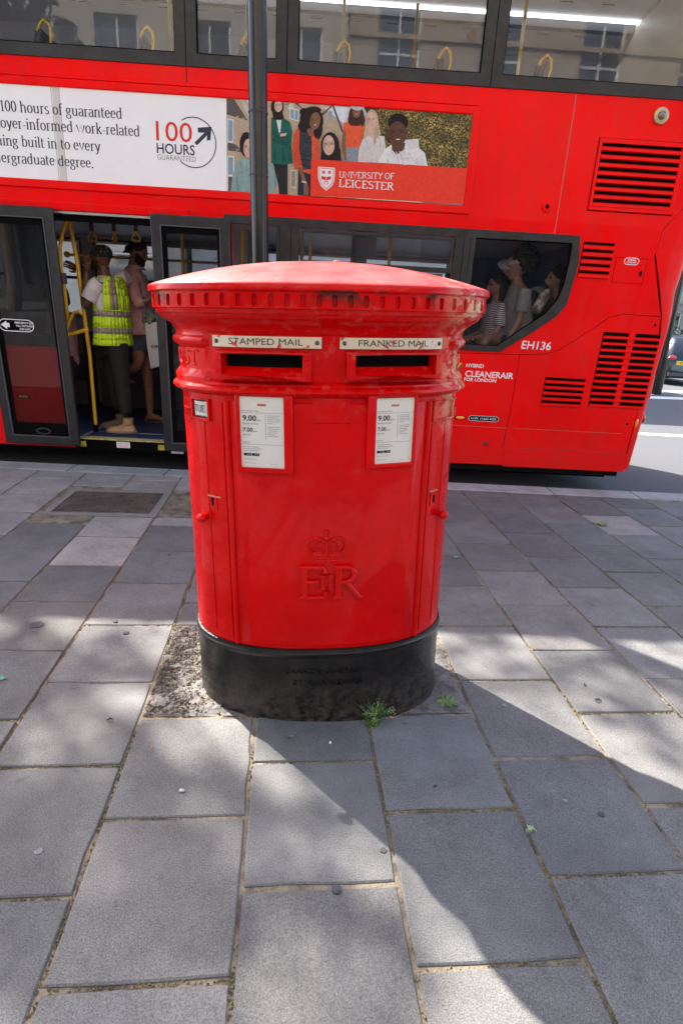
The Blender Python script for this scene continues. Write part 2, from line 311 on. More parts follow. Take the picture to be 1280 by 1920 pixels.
def ridge(mb, path, w, h, fn, m=0, base=0):
    """raised half-round stroke following a 2D path on a surface fn(x,z,out)"""
    k = len(path); closed = math.dist(path[0], path[-1]) < 1e-6; prof = [(-1, -.1), (-.86, .82), (-.5, 1), (.5, 1), (.86, .82), (1, -.1)] if SHARP[0] else [(-1, -.1), (-.8, .55), (-.3, 1), (.3, 1), (.8, .55), (1, -.1)]; V = []
    for i in range(k):
        if closed: p0 = path[i-1] if i else path[-2]; p1 = path[i+1] if i < k-1 else path[1]
        else: p0 = path[max(i-1, 0)]; p1 = path[min(i+1, k-1)]
        t = Vector((p1[0]-p0[0], p1[1]-p0[1])); t = t.normalized() if t.length else Vector((1, 0)); n = Vector((-t.y, t.x)); ww = w[i] if isinstance(w, list) else w
        for a, o in prof: V.append(fn(path[i][0]+n.x*ww*a, path[i][1]+n.y*ww*a, base+h*o))
    F = [(i*6+j, i*6+j+1, (i+1)*6+j+1, (i+1)*6+j) for i in range(k-1) for j in range(5)]+[(0, 1, 2, 3, 4, 5), tuple((k-1)*6+j for j in range(5, -1, -1))]
    mb.add(V, F, m)
def ridge_text(mb, s, fn, a, b, size, h, w=.05, m=0, serif=False, thin=None):
    st, tw = glyphs(s, serif); ux = Vector((b[0]-a[0], b[1]-a[1])); L = ux.length; ux /= L; uy = Vector((-ux.y, ux.x)); sx = L/tw
    for p in st:
        q = [(a[0]+ux.x*x*sx+uy.x*y*size, a[1]+ux.y*x*sx+uy.y*y*size) for x, y in p]
        if thin:
            ws = []
            for i in range(len(p)):
                p0, p1 = p[max(i-1, 0)], p[min(i+1, len(p)-1)]; t = Vector((p1[0]-p0[0], p1[1]-p0[1])); t = t.normalized() if t.length else Vector((1, 0))
                ws.append(size*math.hypot(w*t.y, thin*t.x))
            ridge(mb, q, ws, h, fn, m)
        else: ridge(mb, q, w*size, h, fn, m)
# ------------------------------------------------------------------ GROUND
def slab_mat(name, rough=.75):
    m = mat(name, (.2, .2, .2), rough, bump=.22, bs=420, worldco=True, bdist=.0022, spec=.3); n, l, b = N(m)
    oi = n.new('ShaderNodeObjectInfo'); geo = n.new('ShaderNodeNewGeometry')
    def noise(sc, det=4, ro=.6):
        q = n.new('ShaderNodeTexNoise'); q.inputs['Scale'].default_value = sc; q.inputs['Detail'].default_value = det; q.inputs['Roughness'].default_value = ro; l.new(geo.outputs['Position'], q.inputs['Vector']); return q
    def ramp(src, a, b_, c, d):
        q = n.new('ShaderNodeMapRange'); q.inputs[1].default_value = a; q.inputs[2].default_value = b_; q.inputs[3].default_value = c; q.inputs[4].default_value = d; l.new(src, q.inputs[0]); return q.outputs[0]
    def mul(a, b_):
        q = n.new('ShaderNodeMix'); q.data_type = 'RGBA'; q.blend_type = 'MULTIPLY'; q.inputs['Factor'].default_value = 1; l.new(a, q.inputs['A']); l.new(b_, q.inputs['B']); return q.outputs['Result']
    def gray(v):
        q = n.new('ShaderNodeCombineColor'); [l.new(v, q.inputs[i]) for i in range(3)]; return q.outputs[0]
    col = mul(oi.outputs['Color'], gray(ramp(noise(3.1, 9, .72).outputs[0], .3, .7, .70, 1.28)))
    col = mul(col, gray(ramp(noise(240, 4, .75).outputs[0], .3, .72, .42, 1.65)))
    vo = n.new('ShaderNodeTexVoronoi'); vo.inputs['Scale'].default_value = 210; l.new(geo.outputs['Position'], vo.inputs['Vector'])
    mx = n.new('ShaderNodeMix'); mx.data_type = 'RGBA'; mx.inputs['B'].default_value = (.52, .51, .50, 1); l.new(col, mx.inputs['A'])
    l.new(ramp(vo.outputs['Distance'], .08, .20, .28, 0), mx.inputs['Factor'])
    # dark worn-in stains with their own shape
    m2 = n.new('ShaderNodeMix'); m2.data_type = 'RGBA'; m2.inputs['B'].default_value = (.045, .043, .04, 1); l.new(mx.outputs['Result'], m2.inputs['A'])
    l.new(ramp(noise(13, 6, .6).outputs[0], .63, .74, 0, .55), m2.inputs['Factor'])
    l.new(m2.outputs['Result'], b.inputs['Base Color']); return m
M_slab = slab_mat('grey_paving_slab')
M_joint = mat('joint_sand', (.23, .185, .125), .95, worldco=True, col2=(.085, .07, .05), vs_=9, bump=.8, bs=120)
M_kerb = slab_mat('granite_kerb', .8)
M_moss = mat('moss', (.085, .085, .028), .95, worldco=True, col2=(.22, .16, .075), vs_=7)
M_conc = mat('rough_concrete', (.165, .15, .142), .9, worldco=True, col2=(.07, .062, .056), vs_=14, bump=1, bs=55, bdist=.012)
M_grav = mat('gravel_stone', (.15, .125, .108), .9, worldco=True, col2=(.055, .038, .03), vs_=26, bump=.4, bs=90)
M_asph = mat('asphalt', (.055, .057, .063), .85, worldco=True, col2=(.085, .086, .092), vs_=150, bump=.9, bs=190, bdist=.006)
M_paint = mat('road_paint', (.62, .62, .60), .7, worldco=True, col2=(.45, .45, .43), vs_=20)
def sheet(name, poly, z, m, kind='structure', **kw):
    mb = MB(); mb.add([(x, y, z) for x, y in poly], [tuple(range(len(poly)))]); return mb.build(name, m, kind=kind, **kw)
KY0, KY1, RZ = 5.25, 5.5, -.12
sheet('road', [(-260, KY1-.02), (260, KY1-.02), (260, 330), (-260, 330)], RZ, M_asph)
sheet('ground', [(-260, -330), (260, -330), (260, KY1), (-260, KY1)], -.14, M_asph)
pav = sheet('pavement', [(-30, -30), (30, -30), (30, KY0+.02), (-30, KY0+.02)], -.0065, M_joint)
TH = R(5.94)-YAW; CT, ST = math.cos(TH), math.sin(TH)
def s2w(a, b): return (a*CT-b*ST, a*ST+b*CT)
def w2s(x, y): return (x*CT+y*ST, -x*ST+y*CT)
def clip(poly, nx, ny, d):
    out = []
    for i in range(len(poly)):
        p, q = poly[i-1], poly[i]; a = nx*p[0]+ny*p[1]-d; b = nx*q[0]+ny*q[1]-d
        if (a <= 0) != (b <= 0): t = a/(a-b); out.append((p[0]+(q[0]-p[0])*t, p[1]+(q[1]-p[1])*t))
        if b <= 0: out.append(q)
    return out
def area(p): return abs(sum(p[i-1][0]*p[i][1]-p[i][0]*p[i-1][1] for i in range(len(p))))/2
def slab_mesh(poly, z, th=.05, be=.004):
    """flagstone with worn arrises: subdivided rim, slightly irregular"""
    c = Vector((sum(p[0] for p in poly)/len(poly), sum(p[1] for p in poly)/len(poly))); P2 = []
    if sum(poly[i-1][0]*poly[i][1]-poly[i][0]*poly[i-1][1] for i in range(len(poly))) < 0: poly = poly[::-1]
    for i in range(len(poly)):
        a, b = Vector(poly[i-1]), Vector(poly[i]); L = (b-a).length; k = max(1, int(L/.11))
        for j in range(k):
            p = a.lerp(b, j/k)
            d = (c-p).normalized(); jit = random.uniform(0, .0018)+(random.uniform(.001, .007) if j == 0 else 0)+(random.uniform(.003, .010) if random.random() < .05 else 0)
            P2.append(p+d*jit)
    ta, tb = random.gauss(0, .0035), random.gauss(0, .0035); zz = lambda p: z+ta*(p.x-c.x)+tb*(p.y-c.y)
    outer = [(p.x, p.y, zz(p)-th) for p in P2]; mid = [(p.x, p.y, zz(p)-be) for p in P2]
    inn = [((p+(c-p).normalized()*be*1.3).x, (p+(c-p).normalized()*be*1.3).y, zz(p)) for p in P2]
    mb = MB(); mb.rings([outer, mid, inn], cap0=False); return mb
PATCH = (-.5385, -.5385+3*.4408, 1.885, 2.585); MH = (-1.765, -1.035, 4.26, 4.80)
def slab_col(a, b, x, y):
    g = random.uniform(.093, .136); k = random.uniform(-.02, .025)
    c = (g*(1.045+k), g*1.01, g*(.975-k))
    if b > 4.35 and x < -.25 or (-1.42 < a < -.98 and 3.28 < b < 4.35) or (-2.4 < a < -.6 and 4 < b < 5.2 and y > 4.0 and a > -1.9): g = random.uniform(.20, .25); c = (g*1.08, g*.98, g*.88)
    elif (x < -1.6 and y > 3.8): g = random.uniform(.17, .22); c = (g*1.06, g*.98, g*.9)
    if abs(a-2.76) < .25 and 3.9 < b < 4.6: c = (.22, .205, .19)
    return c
GAP = .0046
for j in range(-9, 10):
    x0, x1 = -.5385+.4408*j, -.5385+.4408*(j+1); off = .94 if j % 2 == 0 else 1.165; pit = .4705 if j % 2 == 0 else .4735
    for k in range(-2, 10):
        y0, y1 = off+pit*k, off+pit*(k+1); pieces = [(x0, x1, y0, y1)]
        if 0 <= j <= 2:
            if y0 >= PATCH[2]-.02 and y1 <= PATCH[3]+.02: continue
            if y0 < PATCH[2]-.02 < y1: pieces = [(x0, x1, y0, PATCH[2])]
            elif y0 < PATCH[3] < y1: pieces = [(x0, x1, PATCH[3], y1)]
        for (a0, a1, b0, b1) in pieces:
            if b1-b0 < .04: continue
            q = [s2w(a0+GAP, b0+GAP), s2w(a1-GAP, b0+GAP), s2w(a1-GAP, b1-GAP), s2w(a0+GAP, b1-GAP)]
            q = clip(q, 0, 1, KY0-.006)
            if len(q) < 3 or area(q) < .004: continue
            ma, mb_ = (a0+a1)/2, (b0+b1)/2
            if MH[0]-.06 < ma < MH[1]+.06 and MH[2]-.06 < mb_ < MH[3]+.06: continue
            if MH[0]-.09 < a1 and a0 < MH[1]+.09 and MH[2]-.1 < b1 and b0 < MH[3]+.08:   # stones cut round the cover
                if b0 < MH[2]-.1 and b1 < MH[3]: q = clip(q, -ST, CT, MH[2]-.09)
                elif b1 > MH[3]+.08: q = [s2w(a, b) for a, b in [(a0+GAP, MH[3]+.08), (a1-GAP, MH[3]+.08), (a1-GAP, b1-GAP), (a0+GAP, b1-GAP)]]; q = clip(q, 0, 1, KY0-.006)
                if len(q) < 3: continue
            wx, wy = s2w(ma, mb_)
            if not (-3.9 < wx < 4.3 and .2 < wy < 5.4): continue
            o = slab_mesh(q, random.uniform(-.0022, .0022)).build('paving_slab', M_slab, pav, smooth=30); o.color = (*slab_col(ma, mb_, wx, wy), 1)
# the rest of the pavement, too far from the box to tell stones apart
M_pfar = mat('far_paving', (.13, .127, .132), .8, worldco=True, var=.15, vs_=2, bump=.3, bs=200)
for nm, q in (('pavement_left', [(-30, -30), (-3.95, -30), (-3.95, KY0), (-30, KY0)]), ('pavement_right', [(4.35, -30), (30, -30), (30, KY0), (4.35, KY0)]), ('pavement_near', [(-3.95, -30), (4.35, -30), (4.35, .15), (-3.95, .15)])):
    sheet(nm, q, -.004, M_pfar)
# kerb
kerb = MB().box((-30, KY0+.01, -.16), (30, KY1-.01, -.02)).build('kerb', M_joint, kind='structure')
x = -9.0
while x < 9.5:
    L = random.choice([.85, .9, .95, 1.05]); dz = random.uniform(-.003, .004)
    o = MB().box((x+.004, KY0+.004, -.15), (x+L-.004, KY1, .004+dz)).build('kerb_stone', M_kerb, kerb, bevel=.012)
    g = random.uniform(.23, .29); o.color = (g*1.03, g, g*.95, 1); x += L
# manhole cover with its light concrete surround
mh = root('manhole_cover', (*s2w((MH[0]+MH[1])/2, (MH[2]+MH[3])/2), 0), 'rectangular cast iron manhole cover with a slotted lattice, set in pale paving near the kerb', 'manhole cover')
M_iron = mat('rusty_iron', (.075, .055, .048), .6, metal=.4, worldco=True, col2=(.13, .10, .085), vs_=40, bump=.3, bs=120)
mb = MB(); fr = lambda a, b, o: (*s2w(a, b), o)
mb.prism([(MH[0]-.055, MH[2]-.075), (MH[1]+.055, MH[2]-.075), (MH[1]+.055, MH[3]+.07), (MH[0]-.055, MH[3]+.07)], fr, -.06, -.001, holes=[[(MH[0], MH[2]), (MH[0], MH[3]), (MH[1], MH[3]), (MH[1], MH[2])]])
mat('concrete_surround', (.18, .165, .145), .9, worldco=True, var=.12, vs_=12, bump=.5, bs=150)
mb.build('concrete_surround', MATS['concrete_surround'], mh)
mb = MB(); mb.prism([(MH[0]+.004, MH[2]+.004), (MH[1]-.004, MH[2]+.004), (MH[1]-.004, MH[3]-.004), (MH[0]+.004, MH[3]-.004)], fr, -.03, -.022); mb.build('cover_bed', mat('iron_bed', (.03, .024, .02), .9), mh)
mb = MB(); nx, ny = 34, 12; wx_, wy_ = (MH[1]-MH[0]-.01)/nx, (MH[3]-MH[2]-.01)/ny
inner = lambda i, j: 9 <= i < 25 and 4 <= j < 9
for i in range(nx+1):
    a = MH[0]+.005+i*wx_
    for j in range(ny):
        if inner(i, j) and inner(i-1, j): continue
        b = MH[2]+.005+j*wy_; mb.prism([(a-.0035, b), (a+.0035, b), (a+.0035, b+wy_), (a-.0035, b+wy_)], fr, -.024, -.003)
for j in range(ny+1):
    b = MH[2]+.005+j*wy_
    for i in range(nx):
        if inner(i, j) and inner(i, j-1): continue
        a = MH[0]+.005+i*wx_; mb.prism([(a+.0035, b-.003), (a+wx_-.0035, b-.003), (a+wx_-.0035, b+.003), (a+.0035, b+.003)], fr, -.024, -.0035)
mb.build('lattice', M_iron, mh, kind='stuff')
mb = MB(); a0, a1, b0, b1 = MH[0]+.005+9*wx_, MH[0]+.005+25*wx_, MH[2]+.005+4*wy_, MH[2]+.005+9*wy_
mb.prism([(a0, b0), (a1, b0), (a1, b1), (a0, b1)], fr, -.024, -.004)
for i in range(6):
    for j in range(3):
        ca, cb = a0+(i+.5)*(a1-a0)/6, b0+(j+.5)*(b1-b0)/3; mb.prism([(ca-.02, cb-.02), (ca+.02, cb-.02), (ca+.02, cb+.02), (ca-.02, cb+.02)], fr, -.004, -.001)
mb.build('centre_plate', M_iron, mh)
# concrete patch under the pillar box, broken up on its left side
def patchpoly(a0, a1, b0, b1): return [s2w(a0, b0), s2w(a1, b0), s2w(a1, b1), s2w(a0, b1)]
mb = MB(); K = 44; Vv = []; 
for i in range(K+1):
    for j in range(K//2+1):
        a = PATCH[0]+.008+(PATCH[1]-PATCH[0]-.016)*i/K; b = PATCH[2]+.008+(PATCH[3]-PATCH[2]-.016)*j/(K//2)
        w_ = s2w(a, b); left = max(0, 1-i/(K*.30)); z = -.003-.0025*left+random.gauss(0, .0012+.0035*left); Vv.append((*w_, z))
mb.add(Vv, [(i*(K//2+1)+j, (i+1)*(K//2+1)+j, (i+1)*(K//2+1)+j+1, i*(K//2+1)+j+1) for i in range(K) for j in range(K//2)])
mb.build('concrete_footing', M_conc, smooth=60, kind='structure')
def stones(name, spots, m, smin, smax, label=None):
    mb = MB()
    base = [(1, 0, 0), (-.5, .87, 0), (-.5, -.87, 0), (.1, .2, .8), (.2, -.3, -.6), (.6, .7, .2)]
    for (x, y, z) in spots:
        s = random.uniform(smin, smax)*random.choice([.5, .7, 1, 1.3]); M = Matrix.Rotation(random.uniform(0, 6.3), 3, 'Z')@Matrix.Rotation(random.uniform(-.6, .6), 3, 'X')
        V = [M@Vector((v[0]*s*random.uniform(.7, 1.2), v[1]*s*random.uniform(.7, 1.2), v[2]*s*.7))+Vector((x, y, z+s*.25)) for v in base]
        mb.add(V, [(0, 1, 3), (1, 2, 3), (2, 0, 3), (0, 5, 1), (1, 4, 2), (2, 4, 0), (0, 4, 5), (5, 4, 1)])
    return mb.build(name, m, kind='stuff')
sp = []
for i in range(3600):
    a = PATCH[0]+.01+abs(random.gauss(0, .11)); b = random.uniform(PATCH[2]+.01, PATCH[3]-.01)
    if a < PATCH[1]-.01: sp.append((*s2w(a, b), -.006+.003*min(1, (a-PATCH[0])/.3)))
tag(stones('gravel', sp, M_grav, .003, .008), 'loose crumbled gravel left of the pillar box base', 'gravel')
BC = Vector((.006, 2.190)); sp = []
for i in range(900):
    w = random.uniform(0, 2*math.pi); rr = 1+abs(random.gauss(0, .022)); sp.append((BC.x+.515*rr*math.cos(w), BC.y+.345*rr*math.sin(w)+random.gauss(0, .01)-.008, -.003))
tag(stones('grit', sp, mat('brown_grit', (.12, .085, .06), .95, worldco=True, col2=(.25, .2, .17), vs_=50), .0015, .005), 'brown grit and crumbs gathered round the black base', 'grit')
# moss and dry grass in the joints
mb = MB(); 
for i in range(22000):
    j = random.randint(-5, 8); near = random.random()
    if random.random() < .55: a = -.5385+.4408*j+random.gauss(0, .0035); b = random.uniform(.4, 3.4) if near < .8 else random.uniform(3, 5)
    else:
        off = .94 if j % 2 == 0 else 1.165; pit = .4705 if j % 2 == 0 else .4735; a = -.5385+.4408*(j+random.random()); b = off+pit*random.randint(-1, 8)+random.gauss(0, .0035)
    dens = .35+.6*math.sin(a*5.1+b*3.7)+.5*math.sin(b*9+a*2)
    if random.random() > .18+dens*.7: continue
    x, y = s2w(a, b)
    if PATCH[0]+.01 < a < PATCH[1]-.01 and PATCH[2]+.01 < b < PATCH[3]-.01: continue
    if MH[0]-.02 < a < MH[1]+.02 and MH[2] < b < MH[3]: continue
    s = random.uniform(.002, .0055); w = random.uniform(0, 6.28); h = random.uniform(.3, 1.3)*s
    mb.add([(x+s*math.cos(w), y+s*math.sin(w), -.0055), (x+s*math.cos(w+2.1), y+s*math.sin(w+2.1), -.0055), (x+s*math.cos(w+4.2), y+s*math.sin(w+4.2), -.0055), (x+random.gauss(0, s/2), y+random.gauss(0, s/2), -.003+h)], [(0, 1, 3), (1, 2, 3), (2, 0, 3)])
tag(mb.build('joint_moss', M_moss, kind='stuff'), 'moss and dry crumbs growing in the joints between paving slabs', 'moss')
# chewing-gum spots
M_gum = mat('gum_pale', (.18, .178, .176), .8, var=.2, vs_=90); M_gumd = mat('gum_dark', (.055, .054, .055), .8, var=.2, vs_=90)
for k, (px, py, r, dk) in enumerate([(73, 1597, .011, 0), (1058, 1502, .009, 0), (1126, 1527, .011, 1), (718, 1595, .010, 1), (631, 1668, .014, 1), (237, 1187, .014, 1), (217, 1166, .011, 1), (70, 1172, .032, 1), (990, 1558, .009, 0), (945, 1323, .010, 0), (318, 1040, .012, 1), (540, 1384, .006, 1), (1120, 1316, .011, 1)]):
    g = G(px, py); mb = MB(); n = 14; V = [(g.x, g.y, .0042)]+[(g.x+r*random.uniform(.8, 1.15)*math.cos(2*math.pi*i/n), g.y+r*random.uniform(.8, 1.1)*math.sin(2*math.pi*i/n), .0030) for i in range(n)]
    V += [(v[0]*1, v[1], -.006) for v in V[1:]]
    mb.add(V, [(0, i+1, (i+1) % n+1) for i in range(n)]+[(i+1, (i+1) % n+1, (i+1) % n+1+n, i+1+n) for i in range(n)])
    where = ['left edge of the photo low down', 'right of the box on a dark slab', 'right foreground slab', 'middle slab in front of the box', 'slab joint in the centre foreground', 'upper left slabs', 'upper left slabs beside a joint', 'far left slab in a sunny patch', 'beside the right foreground joint', 'just right of the fallen leaf', 'dark area behind the box left side', 'narrow slab before the box', 'sunlit slab to the right'][k]
    tag(mb.build('chewing_gum', [M_gumd if dk else M_gum], smooth=60), ('dark' if dk else 'pale')+' trodden chewing gum spot, '+where, 'gum spot', 'gum spots on the paving')
# fallen plane leaves
def leaf(px, py, r, rot, col, label, z=.006, name='fallen_leaf'):
    g = G(px, py); ang = [(-90, .25), (-60, .55), (-40, .8), (-25, .5), (5, .98), (25, .5), (55, .72), (72, .55), (90, 1.05), (108, .55), (125, .72), (155, .5), (175, .98), (205, .5), (220, .8), (240, .55)]
    mb = MB(); V = [(0, 0, .012*r/.06)]; n = len(ang)
    for i, (a, q) in enumerate(ang): V.append((q*math.cos(R(a)), q*math.sin(R(a)), .16*abs(math.sin(R(a)*1.5))*(.4 if q > .6 else 1)))
    M = Matrix.Rotation(rot, 3, 'Z'); V = [M@Vector((v[0]*r, v[1]*r, v[2]*r*.8)) for v in V]
    V = [(v.x+g.x, v.y+g.y, v.z+z) for v in V]; mb.add(V, [(0, i+1, (i+1) % n+1) for i in range(n)])
    d = M@Vector((0, -1, 0)); mb.tube([(g.x+d.x*r*.1, g.y+d.y*r*.1, z+.004), (g.x+d.x*r*.8+.004, g.y+d.y*r*.8, z+.003), (g.x+d.x*r*1.25, g.y+d.y*r*1.3, z+.002)], .0011, 5)
    o = mb.build(name, mat('leaf_'+name+label[:5], col, .6, var=.25, vs_=60)); md = o.modifiers.new('thickness', 'SOLIDIFY'); md.thickness = .0006; return tag(o, label, 'leaf')
leaf(836, 1314, .058, R(-125), (.085, .16, .035), 'green plane leaf lying on the concrete beside the base of the pillar box', z=-.004)
leaf(1127, 983, .085, R(70), (.17, .22, .08), 'pale green plane leaf lying on grey slabs right of the box, towards the kerb')
leaf(994, 1556, .016, R(40), (.22, .32, .14), 'tiny green leaf scrap by the joint in the right foreground')
leaf(854, 1046, .03, R(10), (.10, .25, .17), 'small blue green leaf scrap near the right side of the box')
leaf(1, 1275, .03, R(10), (.08, .2, .04), 'small green leaf scrap at the left edge of the photo')
for (px, py, L, a, lb) in ((206, 1352, .022, 20, 'short black twig lying on the sunny slab left of the box'), (1120, 1315, .03, -20, 'dark curled scrap on the sunlit slab right of the box'), (1094, 1285, .02, 60, 'small dark twig crumb above the curled scrap'), (815, 1478, .012, 10, 'tiny black twig on the shaded slab right of centre'), (285, 1406, .012, 50, 'tiny orange brown leaf crumb on the slab left of the grass')):
    g = G(px, py); d = Vector((math.cos(R(a)), math.sin(R(a)), 0))*L/2
    tag(MB().tube([g-d+Vector((0, 0, .006)), g+Vector((.002, .003, .011)), g+d+Vector((0, 0, .006))], [.002, .0035, .0015], 6).build('twig', mat('twig_brown' if 'brown' not in lb else 'crumb_orange', (.03, .025, .02) if 'brown' not in lb else (.35, .15, .05), .8), smooth=40), lb, 'twig')
for (px, py, c, lb) in ((341, 1484, (.5, .45, .4), 'flat pale pebble left of centre'), (733, 1347, (.40, .18, .09), 'small orange stone by the grass tuft'), (547, 1382, (.12, .12, .13), 'dark pebble in front of the box'), (760, 1357, (.12, .12, .13), 'dark pebble right of the grass tuft'), (619, 1394, (.6, .6, .6), 'tiny white pebble before the box')):
    g = G(px, py); tag(MB().ell(g+Vector((0, 0, .004)), (.010 if 'tiny' not in lb else .005, .006, .005), nu=9, nv=6).build('pebble', mat('pebble'+lb[:6], c, .8, bump=.3), smooth=50), lb, 'pebble')
# grass tuft
gt = root('grass_tuft', (*G(700, 1357)[:2], -.004), 'tuft of green grass with seed heads growing at the foot of the black base', 'grass tuft')
g0 = G(700, 1357); mb = MB(); mb2 = MB()
for i in range(190):
    w = random.uniform(0, 6.28); r0 = abs(random.gauss(0, .014)); b = Vector((g0.x+r0*math.cos(w), g0.y-.006+r0*math.sin(w)*.6, -.006)); L = random.uniform(.035, .135); lean = random.uniform(.1, .75); d = Vector((math.cos(w+random.gauss(0, .5)), math.sin(w+random.gauss(0, .5))-.25, 0)).normalized()
    pts = [b+d*(L*lean*t*t)+Vector((0, 0, L*t*(1-.35*lean*t))) for t in (0, .35, .7, 1)]; sd = Vector((-d.y, d.x, 0))*.0013; V = []
    for k, p in enumerate(pts): ww = (1, .9, .6, .05)[k]; V += [p-sd*ww, p+sd*ww]
    mb.add(V, [(2*k, 2*k+1, 2*k+3, 2*k+2) for k in range(3)])
for i in range(9):
    w = random.uniform(0, 6.28); b = Vector((g0.x, g0.y, 0)); e = b+Vector((random.uniform(-.05, .11), random.uniform(-.08, .0), random.uniform(.05, .105))); mb.tube([b, b.lerp(e, .5)+Vector((0, 0, .015)), e], [.0009, .0007, .0004], 4)
    for k in range(16): q = e+Vector((random.gauss(0, .006), random.gauss(0, .006), random.gauss(0, .007))); mb2.ell(q, (.0012, .0012, .002), nu=5, nv=3)
mb.build('blades', mat('grass_green', (.10, .21, .035), .6, var=.45, vs_=90), gt, kind='stuff'); mb2.build('seed_heads', mat('seed_green', (.35, .42, .2), .7), gt, kind='stuff')
# ------------------------------------------------------------------ PILLAR BOX
BA, BB, BN = .503, .330, 2.35
_tab = []; _arc = []
def _se(t):
    c, s = math.cos(t), math.sin(t); e = 2/BN; return Vector((BA*math.copysign(abs(c)**e, c), BB*math.copysign(abs(s)**e, s)))
def _nrm(p):
    n = Vector((math.copysign(abs(p.x/BA)**(BN-1)/BA, p.x), math.copysign(abs(p.y/BB)**(BN-1)/BB, p.y))); return n.normalized()
K = 4000; _p = [_se(-math.pi/2+2*math.pi*i/K) for i in range(K+1)]; _a = [0]
for i in range(K): _a.append(_a[-1]+(_p[i+1]-_p[i]).length)
PER = _a[-1]; _an = np.array(_a); _px = np.array([p.x for p in _p]); _py = np.array([p.y for p in _p])
def se(s):
    s %= PER; p = Vector((float(np.interp(s, _an, _px)), float(np.interp(s, _an, _py)))); return p, _nrm(p)
def fb(s, z, out=0): p, n = se(s); return Vector((p.x+n.x*out, p.y+n.y*out, z))
box = root('pillar_box', (.006, 2.194, 0), 'wide red double pillar box with two posting slots and a black base', 'pillar box', rot=(0, R(-2.1), R(3.7)))
BM = (Matrix.Translation(box.location)@box.rotation_euler.to_matrix().to_4x4()); BI = BM.inverted()
def Bx(px, py, out=0):
    o = BI@Vector((0, 0, EYE)); d = (BI.to_3x3()@wray(px, py)).normalized(); t = 1.2
    for i in range(1600):
        q = o+d*t; p = Vector((q.x, q.y)); f = (abs(q.x)/(BA+out))**BN+(abs(q.y)/(BB+out))**BN
        if f <= 1: break
        t += .001
    q = o+d*t; i = int(np.argmin((_px[:K]-q.x*BA/(BA+out))**2+(_py[:K]-q.y*BB/(BB+out))**2)); s = _a[i]
    return (s-PER if s > PER/2 else s, q.z)
# paint: many coats of gloss, with old cream undercoat showing on the right-hand side
M_box = mat('pillar_box_paint', (.55, .006, .008), .32, bump=.16, bs=55, coat=.26, spec=.06, bdist=.009); n, l, b = N(M_box); b.inputs['Coat Roughness'].default_value = .04
tc = n.new('ShaderNodeTexCoord'); sx = n.new('ShaderNodeSeparateXYZ'); l.new(tc.outputs['Object'], sx.inputs[0])
def mr(src, a, b_, c, d):
    q = n.new('ShaderNodeMapRange'); q.inputs[1].default_value = a; q.inputs[2].default_value = b_; q.inputs[3].default_value = c; q.inputs[4].default_value = d; l.new(src, q.inputs[0]); return q.outputs[0]
def noi(sc, det=6, ro=.6):
    q = n.new('ShaderNodeTexNoise'); q.inputs['Scale'].default_value = sc; q.inputs['Detail'].default_value = det; q.inputs['Roughness'].default_value = ro; l.new(tc.outputs['Object'], q.inputs['Vector']); return q.outputs[0]
def mth(op, a, b_):
    q = n.new('ShaderNodeMath'); q.operation = op
    for i, v in enumerate((a, b_)):
        if isinstance(v, (int, float)): q.inputs[i].default_value = v
        else: l.new(v, q.inputs[i])
    return q.outputs[0]
def mixc(a, b_, f):
    q = n.new('ShaderNodeMix'); q.data_type = 'RGBA'
    for k, v in (('A', a), ('B', b_)):
        if isinstance(v, tuple): q.inputs[k].default_value = (*v, 1)
        else: l.new(v, q.inputs[k])
    l.new(f, q.inputs['Factor']); return q.outputs['Result']
c = mixc((.50, .0008, .001), (.60, .0012, .0014), mr(noi(3), .35, .65, 0, 1))
# pink sky sheen painted on the domed lid, with chalky fading
sheen_fade = mth('MULTIPLY', mr(sx.outputs[2], 1.588, 1.60, 0, 1), mr(noi(5, 8, .7), .30, .62, .22, .85)); c = mixc(c, (.50, .10, .095), sheen_fade)
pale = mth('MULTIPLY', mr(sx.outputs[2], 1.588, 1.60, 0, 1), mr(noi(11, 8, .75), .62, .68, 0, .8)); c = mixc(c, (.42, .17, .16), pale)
# pink sky highlights painted as streaks on mouldings and flanks
pink_sheen = mth('MULTIPLY', mr(sx.outputs[2], 1.18, 1.30, .12, .75), mr(noi(22, 8, .75), .54, .66, 0, .55)); c = mixc(c, (.55, .10, .085), pink_sheen)
chipm = mth('MULTIPLY', mr(sx.outputs[0], .36, .50, 0, 1), mr(sx.outputs[2], 1.08, 1.22, 0, 1)); chipm = mth('MULTIPLY', chipm, mr(noi(13, 9, .72), .495, .53, 0, .8)); c = mixc(c, (.62, .42, .24), chipm)
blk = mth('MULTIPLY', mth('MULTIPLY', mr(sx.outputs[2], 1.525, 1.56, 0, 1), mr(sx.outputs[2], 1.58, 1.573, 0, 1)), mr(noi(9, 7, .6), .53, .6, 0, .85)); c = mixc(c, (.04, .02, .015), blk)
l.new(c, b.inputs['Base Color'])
l.new(mth('ADD', mr(noi(15, 5), .3, .7, .22, .42), mth('MULTIPLY', sheen_fade, .3)), b.inputs['Roughness'])
l.new(mr(sheen_fade, 0, .6, .26, .05), b.inputs['Coat Weight'])
M_blk = mat('black_base_paint', (.005, .005, .005), .33, bump=.4, bs=55, coat=.3, spec=.3, bdist=.007, col2=(.012, .010, .009), vs_=14)
n, l, b = N(M_blk); tc = n.new('ShaderNodeTexCoord'); sx = n.new('ShaderNodeSeparateXYZ'); l.new(tc.outputs['Object'], sx.inputs[0])
src = b.inputs['Base Color'].links[0].from_socket; dirt = mth('MULTIPLY', mr(sx.outputs[2], .20, .0, 0, 1), mr(noi(35, 8, .7), .42, .66, 0, .9)); l.new(mixc(src, (.070, .052, .040), dirt), b.inputs['Base Color'])
l.new(mr(dirt, 0, .5, .30, .9), b.inputs['Roughness'])
